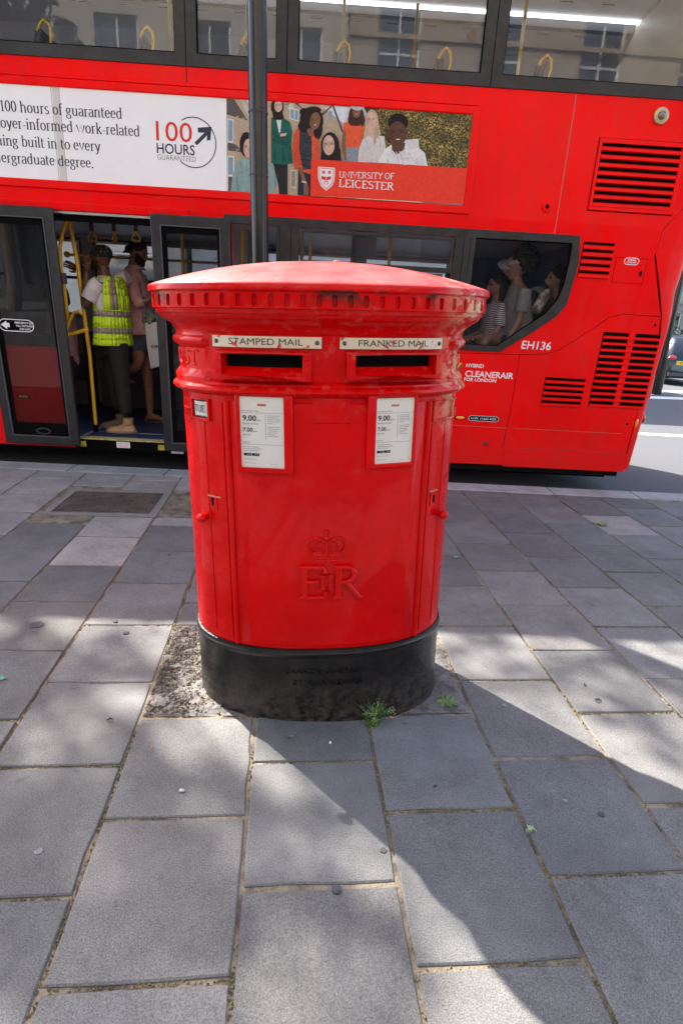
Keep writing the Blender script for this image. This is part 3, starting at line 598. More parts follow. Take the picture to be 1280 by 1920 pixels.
NS = 220; SS = [PER*i/NS for i in range(NS)]
def swept(prof, m, name, parent, cap=False, smooth=32, fn=None):
    mb = MB(); mb.rings([[fb(s, z, fn(s, z, o) if fn else o) for s in SS] for z, o in prof], cap0=cap, cap1=cap); return mb.build(name, m, parent, smooth=smooth)
swept([(-.06, .012), (.0, .011), (.02, .006), (.285, .004), (.292, .009), (.305, .010), (.312, .006), (.322, .006), (.326, -.012)], M_blk, 'black_base', box)
sL, sR = Bx(391, 640)[0], Bx(843, 640)[0]
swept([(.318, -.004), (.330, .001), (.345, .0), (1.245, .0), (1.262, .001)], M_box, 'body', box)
def sgn(s): s = s % PER; return s-PER if s > PER/2 else s
def ringf(s, z, o):
    q = sgn(s); k = 1 if (q < sL or q > sR) else 0
    if z > 1.297 and z < 1.35: return .001+(o-.001)*(k*.9+.1)
    if z > 1.40 and z < 1.452: return .002+(o-.002)*k
    return o
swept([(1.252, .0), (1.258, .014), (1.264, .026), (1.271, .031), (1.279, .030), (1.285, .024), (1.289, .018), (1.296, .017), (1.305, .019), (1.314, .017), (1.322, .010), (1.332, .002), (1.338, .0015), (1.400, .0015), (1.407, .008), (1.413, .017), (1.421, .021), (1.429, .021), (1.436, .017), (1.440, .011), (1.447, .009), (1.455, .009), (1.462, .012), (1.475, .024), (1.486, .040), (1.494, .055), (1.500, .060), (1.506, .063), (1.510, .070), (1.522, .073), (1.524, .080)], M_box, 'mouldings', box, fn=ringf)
# fascia with a row of short flutes
mb = MB(); NT = 62; z0, z1 = 1.524, 1.573
for i in range(NT):
    s0 = PER*i/NT; w = PER/NT; cx = s0+w/2; hw = .0075; zb, zt = z0+.012, z1-.009
    slot = [(cx+hw*math.cos(R(a)), zb+hw*math.sin(R(a))) for a in (180, 216, 252, 288, 324, 360)]+[(cx+hw*math.cos(R(a)), zt-hw*.7+hw*.7*math.sin(R(a))) for a in (0, 36, 72, 108, 144, 180)]
    rect = [(s0, z0), (s0+w*.5, z0), (s0+w, z0), (s0+w, z1), (s0+w*.5, z1), (s0, z1)]
    loops = [rect, slot]; flat = rect+slot; te = tessellate_polygon([[Vector((a, b, 0)) for a, b in L] for L in loops])
    mb.add([fb(a, z, .081) for a, z in flat], [tuple(t) for t in te])
    o = len(slot); mb.add([fb(a, z, .081) for a, z in slot]+[fb(cx+(a-cx)*.8, z, .0705) for a, z in slot], [(k, (k+1) % o, (k+1) % o+o, k+o) for k in range(o)]+[tuple(range(o, 2*o))])
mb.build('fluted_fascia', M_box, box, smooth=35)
rim = [[fb(s, z, o) for s in SS] for z, o in ((1.571, .078), (1.5725, .087), (1.576, .090), (1.590, .090), (1.5945, .087))]
for k in (.985, .96, .92, .85, .75, .62, .48, .34, .2, .1, .03): rim.append([Vector((fb(s, 0, .087).x*k, fb(s, 0, .087).y*k, 1.5955+.088*(1-k**2.1)**1.0)) for s in SS])
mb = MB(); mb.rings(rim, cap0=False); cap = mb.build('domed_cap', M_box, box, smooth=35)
MB().ell((.055, .01, 1.686), (.013, .013, .008)).build('cap_stud', M_box, cap, smooth=60)
# doors: raised curved panel between two vertical beads
sa, sb = Bx(436, 960)[0], Bx(790, 960)[0]
def patch(mb, s0, s1, z0, z1, o, edge=.006, ns=30, nz=2, m=0):
    S_ = [s0-0.0001]+[s0+(s1-s0)*i/ns for i in range(ns+1)]+[s1+.0001]; rows = []
    for zi, (z, e) in enumerate([(z0, -.002), (z0, o-edge*.5), (z0+edge*.6, o), (z1-edge*.6, o), (z1, o-edge*.5), (z1, -.002)]):
        rows.append([fb(s, z, -.002 if i in (0, len(S_)-1) else (e if 1 < i < len(S_)-2 else min(e, o-edge*.5))) for i, s in enumerate(S_)])
    k = len(S_); mb.add([v for r in rows for v in r], [(i*k+j, i*k+j+1, (i+1)*k+j+1, (i+1)*k+j) for i in range(5) for j in range(k-1)], m)
mb = MB(); patch(mb, sa+.020, sb-.020, .338, 1.238, .0045); fd = mb.build('front_door_panel', M_box, box, smooth=35)
for k, (s_, d) in enumerate(((sa, 1), (sb, -1))):
    mb = MB(); pts = [(s_+.0, .335), (s_, 1.235)]
    ridge(mb, [(s_, .330), (s_, .6), (s_, .9), (s_, 1.236)], .010, .013, fb)
    ridge(mb, [(s_-d*.022, .345), (s_-d*.022, .8), (s_-d*.022, 1.230)], .004, .005, fb)
    mb.build('vertical_bead', M_box, box, smooth=50)
    e = s_-d*.10; mb = MB(); ridge(mb, [(e, .36), (e, .8), (e, 1.16)], .003, .0035, fb); mb.build('side_joint', M_box, box, smooth=50)
# posting apertures
for k, ((x0, y0, x1, y1), (ix0, iy0, ix1, iy1)) in enumerate((((401, 655, 582, 713), (413, 668, 566, 707)), ((652, 657, 825, 715), (668, 671, 815, 710)))):
    a0, zt = Bx(x0, y0, .03); a1, zb = Bx(x1, y1, .03); zt = min(1.404, Bx(x0+60, y0+1, .04)[1]); zb = Bx(x0+60, 714, .04)[1]
    i0 = Bx(ix0, iy0, .03)[0]; i1 = Bx(ix1, iy1, .03)[0]; it, ib = zt-.013, zb+.016
    a0, a1 = min(a0, i0-.012), max(a1, i1+.012)
    def hood(s, z, out):
        t = .035 if out > .01 else 0; return fb(s, z+(-.010 if out > .01 and z > 1.395 else 0), out)
    def dens(p, q, k=12): return [(p[0]+(q[0]-p[0])*i/k, p[1]+(q[1]-p[1])*i/k) for i in range(k)]
    outer = dens((a0, zb), (a1, zb))+dens((a1, zb), (a1, zt), 2)+dens((a1, zt), (a0, zt))+dens((a0, zt), (a0, zb), 2)
    inn = dens((i0, ib), (i0, it), 2)+dens((i0, it), (i1, it))+dens((i1, it), (i1, ib), 2)+dens((i1, ib), (i0, ib))
    mb = MB(); mb.prism(outer, hood, 0, .040, holes=[inn]); ap = mb.build('posting_slot', M_box, box, smooth=30, bevel=.002)
    mb = MB(); V = []
    for i in range(13): s = i0+(i1-i0)*i/12; V += [fb(s, ib-.001, .036), fb(s, ib+.024, .003)]
    mb.add(V, [(2*i, 2*i+2, 2*i+3, 2*i+1) for i in range(12)]); mb.build('sloping_sill', M_box, ap, smooth=60)
    mb = MB(); V = []
    for i in range(13): s = i0+(i1-i0)*i/12; V += [fb(s, ib-.004, .0022), fb(s, it+.006, .0022)]
    mb.add(V, [(2*i, 2*i+2, 2*i+3, 2*i+1) for i in range(12)]); mb.build('dark_mouth', black, ap)
# name plates
M_plate = mat('cream_enamel_plate', (.60, .55, .43), .35, coat=.3, col2=(.50, .03, .02), vs_=26, fac=(.60, .63)); M_type = mat('black_lettering', (.02, .02, .02), .4)
for k, (x0, y0, x1, y1, s, t0, t1) in enumerate(((397, 628, 603, 654, 'STAMPED MAIL', 428, 567), (638, 630, 828, 655, 'FRANKED MAIL', 673, 803))):
    a0, _ = Bx(x0, y0, .01); a1, _ = Bx(x1, y1, .01); zl, zh = 1.4085, 1.4425
    mb = MB(); n_seg = 14; V = []
    for i in range(n_seg+1):
        q = a0+(a1-a0)*i/n_seg
        for z, o in ((zl, 0), (zl, .0105), (zh, .0105), (zh, 0)): V.append(fb(q, z, o))
    mb.add(V, [(4*i+j, 4*i+4+j, 4*i+5+j, 4*i+1+j) for i in range(n_seg) for j in range(3)]+[(0, 1, 2, 3), tuple(4*n_seg+j for j in (3, 2, 1, 0))])
    pl = mb.build('name_plate', M_plate, box, smooth=30, label='cream plate reading '+s)
    mb = MB(); b0 = Bx(t0, 645, .01)[0]; b1 = Bx(t1, 645, .01)[0]; flat_text(mb, s, fb, (b0, zl+.0085), (b1, zl+.0085), .0195, .0113, bold=.0); mb.build('lettering', M_type, pl)
    for q in (a0+.014, a1-.014): MB().ell(fb(q, (zl+zh)/2, .0105), (.0068, .0068, .0068), nu=12, nv=8).build('screw', mat('dull_screw', (.10, .09, .075), .45, metal=.6), pl, smooth=60)
# notice frames with the collection time sheets
M_sheet = mat('notice_paper', (.84, .85, .83), .4, spec=.3)
GREY = (.12, .12, .13); DK = (.02, .02, .022)
for k, (ol, or_, ot, ob, il, ir, it_, ib_) in enumerate(((439, 549, 736, 888, 450, 533, 744, 877), (688, 783, 737, 877, 703, 774, 746, 868))):
    cy = 810; A0, A1 = Bx(ol, cy, .02)[0], Bx(or_, cy, .02)[0]; I0, I1 = Bx(il, cy, .01)[0], Bx(ir, cy, .01)[0]
    mx_ = (ol+or_)/2; zt, zb = Bx(mx_, ot, .02)[1], Bx(mx_, ob, .02)[1]; jt, jb = Bx(mx_, it_, .01)[1], Bx(mx_, ib_, .01)[1]
    c0, c1 = fb(I0, 0, 0), fb(I1, 0, 0); flatd = (c1-c0).normalized(); nn = Vector((flatd.y, -flatd.x, 0)); sm = (I0+I1)/2; w2 = (c1-c0).length; mid = fb(sm, 0, .0085)
    def ff(u, z, out, mid=mid, flatd=flatd, nn=nn): v = mid+flatd*u+nn*out; return Vector((v.x, v.y, z))
    u0, u1 = -(sm-A0), (A1-sm); v0, v1 = -w2/2, w2/2
    def fr2(u, z, out): return ff(u, z, out)
    mb = MB(); rect = lambda a, b, c_, d: [(a, c_), (b, c_), (b, d), (a, d)]
    mb.prism(rect(u0, u1, zb, zt), fr2, -.012, .010, holes=[rect(v0, v1, jb, jt)[::-1]]); nf = mb.build('notice_frame', M_box, box, smooth=30, bevel=.003)
    sh = MB().prism(rect(v0, v1, jb, jt), fr2, .0002, .001).build('notice_sheet', M_sheet, nf)
    W_, H_ = v1-v0, jt-jb; X_ = lambda t: v0+W_*t; Z_ = lambda t: jt-H_*t
    pm = MB()
    def bar(a, b_, t, h, c_): pm.add([ff(X_(a), Z_(t), .0014), ff(X_(b_), Z_(t), .0014), ff(X_(b_), Z_(t+h), .0014), ff(X_(a), Z_(t+h), .0014)], [(0, 1, 2, 3)], 0, c_)
    def tx(s, a, b_, t, cap_, c_, bold=.0): flat_text(pm, s, ff, (X_(a), Z_(t)), (X_(b_), Z_(t)), cap_*H_, .0016, 0, bold, 0, c_)
    bar(.40, .60, .10, .028, (.65, .04, .03)); tx('Royal Mail', .42, .58, .122, .016, (.8, .6, .55)); tx('Last Collection Time', .04, .42, .205, .018, GREY)
    bar(.03, .97, .222, .003, GREY); tx('9.00', .06, .37, .335, .075, DK, .02); tx('am', .38, .47, .335, .025, DK); tx('Monday to Friday', .06, .42, .385, .022, GREY)
    tx('7.00', .06, .28, .49, .058, DK, .015); tx('am', .29, .38, .49, .022, DK); tx('Saturday', .06, .24, .54, .022, GREY); bar(.575, .582, .24, .36, GREY)
    for i, w in enumerate((.28, .26, .30, .28, .13, 0, .29, .27, .22, .23, .17, .24)):
        if w: bar(.62, .62+w, .255+.026*i, .009, (.45, .45, .46))
    tx('Services', .05, .21, .645, .018, GREY); bar(.03, .97, .665, .003, GREY)
    for i, w in enumerate((.34, .42, .32)): bar(.06, .06+w, .70+.026*i, .009, (.45, .45, .46))
    bar(.06, .23, .795, .038, DK); bar(.245, .42, .795, .038, DK); bar(.12, .21, .808, .010, (.6, .6, .6)); bar(.31, .40, .808, .010, (.6, .6, .6)); tx('www.royalmail.com', .06, .36, .885, .014, GREY); bar(.06, .34, .935, .007, (.5, .5, .5)); bar(.66, .82, .945, .006, (.5, .5, .5))
    pm.build('printing', pr, sh)
    MB().prism(rect(v0, v1, jb, jt), fr2, .0026, .0030).build('clear_cover', glass_mat('notice_glass', (.99, .99, .99), extra=.0, mul=.6), nf) if k == 0 else MB().prism(rect(v0, v1, jb, jt), fr2, .0026, .0030).build('clear_cover', MATS['notice_glass'], nf)
# riveted blank panel between the notices
a0, zt = Bx(585, 738); a1, zb = Bx(656, 794); mb = MB(); patch(mb, a0, a1, zb, zt, .0075, ns=8); bp = mb.build('blank_panel', M_box, box, smooth=35)
for s_ in (a0+.007, a1-.007):
    for z in (zb+.008, zt-.008): MB().ell(fb(s_, z, .0075), (.0075, .0075, .0065), nu=10, nv=6).build('rivet', M_box, bp, smooth=60)
# day tablet (left) and empty tablet holder (right)
for k, (x0, x1, yt, yb) in enumerate(((364, 391, 729, 762), (814, 845, 731, 764))):
    a0, a1 = Bx(x0, 745)[0], Bx(x1, 745)[0]; zt = 1.2375; zb = zt-.066 if k else zt-.066
    a0, a1 = min(a0, a1), max(a0, a1)
    if a1-a0 > .12: a0, a1 = ((a0, a0+.085) if k else (a1-.085, a1))
    mb = MB(); D = lambda s, z, out: fb(s, z, out); g_ = .008
    mb.prism([(a0-g_, zb-g_), ((a0+a1)/2, zb-g_), (a1+g_, zb-g_), (a1+g_, zt), ((a0+a1)/2, zt), (a0-g_, zt)], D, 0, .011, holes=[[(a0, zb), (a0, zt-.004), ((a0+a1)/2, zt-.004), (a1, zt-.004), (a1, zb), ((a0+a1)/2, zb)]])
    th = mb.build('tablet_holder', M_box, box, smooth=30, bevel=.0015)
    if k == 0:
        mb = MB(); patch(mb, a0+.001, a1-.001, zb+.001, zt-.006, .004, ns=4); mb.build('tablet_rim', mat('tablet_edge', (.05, .06, .05), .4), th)
        mb = MB(); patch(mb, a0+.006, a1-.006, zb+.006, zt-.010, .006, ns=4); mb.build('day_tablet', mat('tablet_paper', (.50, .50, .47), .5), th)
        mb = MB(); serif_text(mb, 'TUE', fb, (a0+.012, (zb+zt)/2-.012), (a1-.012, (zb+zt)/2-.012), .032, .0075, thick=.06, thin=.03); mb.build('lettering', M_type, th)
# locks and knobs
for k, (kx, ky, hx, hy, lx0, lx1, ly) in enumerate(((399, 939, 388, 968, 392, 414, 928), (812, 933, 820, 962, 803, 817, 922))):
    s_, z_ = Bx(kx, ky); mb = MB(); mb.ell(fb(s_, z_+.006, .0), (.0065, .0065, .0065), nu=10, nv=6); c0 = fb(s_, z_-.002, .003); mb.prism([(s_-.0035, z_-.016), (s_+.0035, z_-.016), (s_+.002, z_), (s_-.002, z_)], fb, -.003, .0035); mb.build('keyhole', black, box)
    mb = MB(); mb.prism([(s_+(.010 if k == 0 else -.008), z_-.030), (s_+(.022 if k == 0 else -.020), z_-.030), (s_+(.022 if k == 0 else -.020), z_+.03), (s_+(.010 if k == 0 else -.008), z_+.03)], fb, 0, .003); mb.build('lock_plate', M_box, box, smooth=30)
    a, zz = Bx(lx0, ly); b_, _ = Bx(lx1, ly); mb = MB(); ridge(mb, [(a, zz), ((a+b_)/2, zz), (b_, zz)], .0035, .006, fb); mb.build('lock_hood', mat('worn_paint', (.5, .14, .10), .45, var=.2), box, smooth=50)
    s2, z2 = Bx(hx, hy); p, nr = se(s2); nr = Vector((nr.x, nr.y, 0)); o = fb(s2, z2, 0); sd = Vector((-nr.y, nr.x, 0))*(-1 if k == 0 else 1)
    mb = MB(); mb.tube([o-nr*.004, o+nr*.012, o+nr*.020+sd*.002], [.010, .012, .014], 12); mb.tube([o+nr*.020-sd*.020, o+nr*.024-sd*.012, o+nr*.026, o+nr*.024+sd*.014, o+nr*.018+sd*.022], [.006, .014, .017, .014, .006], 14); mb.build('door_knob', M_box, box, smooth=60)
# embossed lettering on the side bands: POST (left) and OFFICE (right)
for k, (s, cx) in enumerate((('POST', 352), ('OFFICE', 853))):
    e = Bx(390 if k == 0 else 846, 680, 0)[0]; mb = MB()
    if k == 0: ridge_text(mb, s, fb, (e-.235, 1.346), (e-.035, 1.346), .066, .005, .06, serif=True)
    else: ridge_text(mb, s, fb, (e-.012, 1.346), (e+.28, 1.346), .066, .005, .06, serif=True)
    mb.build('raised_lettering', M_box, box, smooth=60)
    mb = MB(); e2 = (Bx(362, 745)[0] if k == 0 else Bx(847, 745)[0]); rng_ = ((e2-.075, e2-.015) if k == 0 else (e2+.012, e2+.07))
    for i in range(5):
        t = i/4; ridge(mb, [(rng_[0]+(rng_[1]-rng_[0])*t, 1.165), (rng_[0]+(rng_[1]-rng_[0])*t+.006, 1.19)], .005, .006, fb)
    ridge(mb, [(rng_[0], 1.195), (rng_[1], 1.195)], .005, .006, fb); ridge(mb, [(rng_[0], 1.163), (rng_[1], 1.163)], .005, .006, fb); ridge(mb, [(rng_[0], 1.225), (rng_[1], 1.225)], .004, .005, fb)
    mb.build('hinge_boss', M_box, box, smooth=60)
SHARP[0] = True
# royal cypher: crown over E II R
cyz = lambda px, py: Bx(px, py, .006)
mb = MB(); e0 = cyz(559, 1121); e1 = cyz(611, 1121); top = cyz(600, 1063)[1]; size = (top-e0[1])/.70
st, w_ = glyphs('E'); zb_ = e0[1]+.002
def cy_glyph(ch, p0, p1, zb, size, h, w, thin):
    ridge_text(mb, ch, lambda s, z, o: fb(s, z, o+.004), (p0, zb), (p1, zb), size, h, w, serif=True, thin=thin)
cy_glyph('E', e0[0], e1[0]+.006, zb_, size, .019, .075, .040); r0 = cyz(622, 1121)[0]; r1 = cyz(678, 1121)[0]; cy_glyph('R', r0, r1, zb_, size, .019, .075, .040)
i0 = cyz(597, 1104); i1 = cyz(627, 1104); zi = cyz(610, 1079)[1]; cy_glyph('II', i0[0], i1[0], i0[1], (zi-i0[1])/.7, .011, .12, .07)
SHARP[0] = False; mb.build('royal_cypher', M_box, box, smooth=25)
mb = MB(); cx, cb = cyz(612, 1050); U = abs(cyz(650, 1030)[0]-cyz(575, 1030)[0])/2; f4 = lambda s, z, o: fb(s, z, o+.004); q = lambda a, b_: (cx+a*U, cb+b_*U)
ridge(mb, [q(-.62, 0), q(-.3, -.04), q(0, -.05), q(.3, -.04), q(.62, 0)], .08*U, .008, f4); ridge(mb, [q(-.66, .28), q(-.3, .24), q(0, .23), q(.3, .24), q(.66, .28)], .06*U, .007, f4)
mb.prism([q(-.62, 0), q(0, -.05), q(.62, 0), q(.66, .28), q(.75, .5), q(.55, .42), q(.4, .52), q(.28, .40), q(.14, .52), q(0, .40), q(-.14, .52), q(-.28, .40), q(-.4, .52), q(-.55, .42), q(-.75, .5), q(-.66, .28)], f4, -.004, .004)
def bead(path, r, h):
    for a, b_ in path: c_ = f4(*q(a, b_), h*.4); mb.ell(c_, (r*U,)*3, nu=8, nv=5)
for sg in (-1, 1):
    arc = [(sg*(.74), .42), (sg*.86, .60), (sg*.93, .80), (sg*.90, 1.0), (sg*.76, 1.15), (sg*.56, 1.22), (sg*.36, 1.18), (sg*.18, 1.08), (0, .98)]
    ridge(mb, [q(*a) for a in arc], .07*U, .010, f4); bead(arc, .065, .014)
    arc2 = [(sg*.36, .45), (sg*.50, .62), (sg*.55, .78), (sg*.45, .92), (sg*.28, .98), (sg*.12, .96)]; ridge(mb, [q(*a) for a in arc2], .05*U, .006, f4)
    bead([(sg*.40, .60), (sg*.68, .58), (sg*.2, .38), (sg*.48, .12), (sg*.24, .10), (sg*.25, .70)], .07, .010)
ridge(mb, [q(0, .30), q(0, .6), q(0, .95)], .11*U, .010, f4); mb.ell(f4(*q(0, 1.17), .004), (.15*U, .15*U, .15*U), nu=10, nv=6); bead([(0, .12), (0, .98)], .08, .012)
ridge(mb, [q(0, 1.30), q(0, 1.62)], .07*U, .009, f4); ridge(mb, [q(-.17, 1.50), q(.17, 1.50)], .07*U, .009, f4); mb.build('crown', M_box, box, smooth=60)
# founder's name cast into the base
mb = MB(); fo = lambda s, z, o: fb(s, z, o+.004)
a, z = Bx(533, 1262, .006); a2 = Bx(687, 1262, .006)[0]; ridge_text(mb, 'CARRON COMPANY', fo, (a, z-.0), (a2, z-.0), .027, .0065, .065); mb.build('founders_name', M_blk, box, smooth=60); mb = MB()
a, z = Bx(548, 1284, .006); a2 = Bx(680, 1284, .006)[0]; ridge_text(mb, 'STIRLINGSHIRE', fo, (a, z), (a2, z), .027, .0065, .065); mb.build('founders_name', M_blk, box, smooth=60)

# ------------------------------------------------------------------ black post between box and bus
PY = 4.5; pb = P(487, 470, PY); po = root('lamp_post', (pb.x, PY, 0), 'tall black painted lamp post standing on the pavement behind the pillar box', 'lamp post')
M_post = mat('black_post_paint', (.006, .006, .006), .20, coat=.35, spec=.3, bump=.15, bs=30, col2=(.022, .019, .016), vs_=14, fac=(.5, .75))
rr = .063; xb = pb.x+.004; xt = -.511+.0
mb = MB(); lean = (P(481.5, 0, PY).x-pb.x)/(P(481.5, 0, PY).z-pb.z); X0 = pb.x-lean*pb.z
mb.tube([(X0, PY, -.05), (X0+lean*.9, PY, .9), (X0+lean*6.5, PY, 6.5)], [rr]*3, 28); mb.build('post', M_post, po, smooth=40)
MB().tube([(X0, PY, -.05), (X0+lean*.85, PY, .85), (X0+lean*.9, PY, .92)], [.085, .082, .058], 28).build('base_compartment', M_post, po, smooth=40)
for zc, w_ in ((P(485, 212, PY).z, .006), (P(485, 330, PY).z, .004)):
    mb = MB(); mb.tube([(X0+lean*zc, PY, zc-w_), (X0+lean*zc, PY, zc+w_)], [rr+.003]*2, 28); mb.build('band', mat('band_residue', (.028, .025, .02), .6, var=.3), po, smooth=40)
mb = MB(); mb.tube([(X0+lean*1.0+rr*.72, PY-rr*.66, .95), (X0+lean*6.4+rr*.72, PY-rr*.66, 6.4)], [.010]*2, 10); mb.build('cable_conduit', M_post, po, smooth=50)
MB().tube([(X0+lean*6.5, PY, 6.5), (X0+lean*6.8, PY+.1, 7.0), (X0+lean*6.9, PY+.8, 7.2)], [.04, .035, .03], 14).build('bracket_arm', M_post, po, smooth=40)
MB().ell((X0+lean*6.9, PY+1.05, 7.18), (.14, .32, .07)).build('lantern', int_grey, po, smooth=60)
# ------------------------------------------------------------------ BUS
XF, XR, YF, ZS, ZT, ZR = -7.6, 3.05, 8.12, .155, 4.36, 4.62
bus = root('double_decker_bus', (-2.2, 6.9, RZ), 'red double decker bus at the kerb with open middle doors and a long advert', 'bus')
def rc(x0, y0, x1, y1): a = S(x0, y0); b = S(x1, y1); return [(a[0], b[1]), (b[0], b[1]), (b[0], a[1]), (a[0], a[1])]
def rx(x0, x1, z0, z1): return [(x0, z0), (x1, z0), (x1, z1), (x0, z1)]
def SP(*pts): return [S(*p) for p in pts]
def pr_(name, poly, o0, o1, m, parent=bus, holes=(), bevel=0, smooth=None, back=False, **kw):
    return MB().prism(poly, bw, o0, o1, holes=holes, back=back).build(name, m, parent, bevel=bevel, smooth=smooth, **kw)
DX0, DX1, DZ0, DZ1 = S(148, 818)[0]-.02, S(418, 500)[0], .235, S(200, 402)[1]-.01
seam = [S(1165, 876), S(1233, 636), S(1238, 592), S(1233, 553), S(1226, 481)]
seam[0] = (seam[0][0], ZS+.03)
WZ0, WZ1 = 1.315, 2.235           # lower windows
wA0, wA1 = S(436, 460)[0], S(518, 460)[0]; wB0, wB1 = S(560, 470)[0], S(850, 480)[0]
rear_in = SP((892, 446), (1071, 456), (1068, 485), (1055, 538), (1043, 564), (1021, 589), (978, 617), (931, 649)); rear_in.append((rear_in[0][0], rear_in[-1][1])); RW = rear_in[::-1]
WZ0 = rear_in[-1][1]; WZ1 = rear_in[0][1]
wheelx = S(600, 800)[0]-.05
def arch(cx, r): return [(cx-r, ZS)]+[(cx+r*math.cos(R(a)), .32+r*math.sin(R(a))) for a in range(170, 9, -16)]+[(cx+r, ZS)]
low = [(XF, ZS), (DX0-.0, ZS), (DX0, DZ0-.01), (DX0, DZ1), (DX1, DZ1), (DX1, DZ0-.01), (DX1, ZS)]+arch(wheelx, .52)+[seam[0]]+seam[1:]+[(S(1226, 481)[0]+.02, 2.4), (XF, 2.4)]
hA, hB, hF = rx(wA0, wA1, WZ0, WZ1), rx(wB0, wB1, WZ0, WZ1), rx(-4.6, DX0-.12, 1.2, WZ1)
pr_('side_panel', low, -.05, 0, bus_red, holes=[hA, hB, RW, hF], back=True)
# upper deck side with its windows
UZ0, UZ1 = 3.445, 4.28; up = [(S(0, 60)[0]-2.3, S(0, 60)[0]-.55), (S(0, 60)[0]-.42, S(329, 60)[0]), (S(367, 60)[0], S(520, 60)[0]), (S(558, 60)[0], S(910, 60)[0]), (S(949, 60)[0], 2.92)]
upout = [(XF, 2.4), (S(1226, 481)[0]+.02, 2.4), (3.10, 2.7), (3.10, ZT), (XF, ZT)]
UH = [rx(a, b, UZ0, UZ1) for a, b in up]
pr_('upper_side_panel', upout, -.05, 0, bus_red, holes=UH, back=True)
for a, b in up:
    w = pr_('upper_window', rx(a, b, UZ0, UZ1), -.028, -.022, glass_up)
fz = UZ0-.085
fr_ = pr_('upper_window_frame', rx(XF, 3.08, fz, ZT), 0.0005, .012, dark_rubber, holes=[rx(a+.006, b-.006, UZ0+.004, UZ1-.004) for a, b in up], bevel=.003)
for i in range(4): c_ = (up[i][1]+up[i+1][0])/2; pr_('frame_joint', rx(c_-.003, c_+.003, fz+.002, ZT), .012, .0132, black, fr_)
for a, b in up:
    pr_('window_seal', rx(a+.001, b-.001, UZ0+.001, UZ1-.001), -.03, .004, black, fr_, holes=[rx(a+.012, b-.012, UZ0+.012, UZ1-.012)])
# lower window band
out_r = SP((1086, 442), (1084, 492), (1071, 538), (1061, 571), (1043, 592), (1000, 621), (935, 660))
bz0, bz1 = out_r[-1][1], out_r[0][1]
band = [(DX1+.02, bz0)]+out_r[::-1]+[(DX1+.02, bz1)]; band[-2] = (out_r[0][0], bz1)
sh_ = lambda L, d=.006: [(x, z) for x, z in L]
lf = pr_('lower_window_frame', band, .0005, .014, dark_rubber, holes=[hA, rx(wB0, wB1, WZ0, WZ1), RW], bevel=.003)
pr_('lower_window', hA, -.03, -.024, glass); pr_('lower_window', RW, -.03, -.024, glass)
hop = S(640, 497)[1]; pr_('lower_window', rx(wB0, wB1, WZ0, hop-.02), -.03, -.024, glass)
ho = pr_('hopper_window', rx(wB0+.012, wB1-.012, hop-.02, WZ1-.012), -.004, .016, dark_rubber, holes=[rx(wB0+.035, wB1-.035, hop+.025, WZ1-.04)], bevel=.003)
pr_('hopper_pane', rx(wB0+.035, wB1-.035, hop+.025, WZ1-.04), -.012, -.006, glass_up, ho)
for px in (524, 545, 866, 878): c_ = S(px, 480)[0]; pr_('frame_joint', rx(c_-.002, c_+.002, WZ0, WZ1), .014, .0152, black, lf)
RWs = [(x*.985+S(975, 540)[0]*.015, z*.985+1.8*.015) for x, z in RW]
pr_('window_seal', RW, -.03, .006, black, lf, holes=[RWs[::-1]])
pr_('front_window', hF, -.03, -.024, glass_door); pr_('front_window_frame', rx(-4.7, DX0-.06, 1.1, bz1), .0005, .010, dark_rubber, holes=[hF])
# roof, floor, ends
roof = MB(); prof = []
for x in (XF, 3.10):
    y0 = by(3); prof.append([Vector((x, y, z)) for y, z in ((y0, ZT), (y0+.03, ZT+.12), (y0+.12, ZR-.08), (y0+.3, ZR), (YF-.3, ZR), (YF-.12, ZR-.08), (YF-.03, ZT+.12), (YF, ZT), (YF-.04, ZT), (YF-.3, ZR-.04), (y0+.3, ZR-.04), (y0+.04, ZT))])
roof.rings(prof); roof.build('roof', bus_red, bus, smooth=40)
# rear corner and rear face
lev = [(ZS+.03, 3.135, seam[0][0]), (.3, 3.14, None), (.9, 3.165, seam[1][0]*.5+seam[0][0]*.5), (1.55, 3.185, seam[1][0]), (1.70, 3.19, seam[2][0]), (1.9, 3.185, seam[3][0]), (2.2, 3.22, seam[4][0]), (2.40, 3.27, seam[4][0]+.02), (2.7, 3.36, 3.10), (3.2, 3.42, 3.10), (4.0, 3.42, 3.10), (ZT, 3.38, 3.10), (ZR-.02, 3.2, 3.08)]
lev[1] = (.3, 3.14, seam[0][0]+.012)
rows = []
for z, xe, xs in lev:
    y0 = by(z)+(.12 if z > ZT+.1 else 0); dx = xe-xs
    rows.append([Vector((xs+.004, y0+.0, z)), Vector((xs+dx*.45, y0+.012, z)), Vector((xs+dx*.75, y0+.045, z)), Vector((xs+dx*.93, y0+.11, z)), Vector((xe, y0+.22, z)), Vector((xe+.01, y0+.6, z)), Vector((xe+.01, YF-.5, z)), Vector((xe, YF-.15, z)), Vector((xs+dx*.4, YF, z)), Vector((xs-.05, YF, z))])
mb = MB(); k = len(rows[0]); mb.add([v for r in rows for v in r], [(i*k+j, i*k+j+1, (i+1)*k+j+1, (i+1)*k+j) for i in range(len(rows)-1) for j in range(k-1)]); rp = mb.build('rear_panel', bus_red, bus, smooth=50)

MB().box((3.30, by(3)+.35, 3.3), (3.455, YF-.35, 4.15)).build('rear_window', glass_door, bus)
for y in (by(1)+.12, YF-.3):
    MB().box((3.16, y, .9), (3.20, y+.10, 1.15)).build('tail_lamp', redlens, bus, bevel=.02)
mb = MB(); mb.ell((3.185, by(.6)+.16, .70), (.03, .05, .05), nu=12, nv=8); mb.build('tail_lamp', redlens, bus, smooth=60)
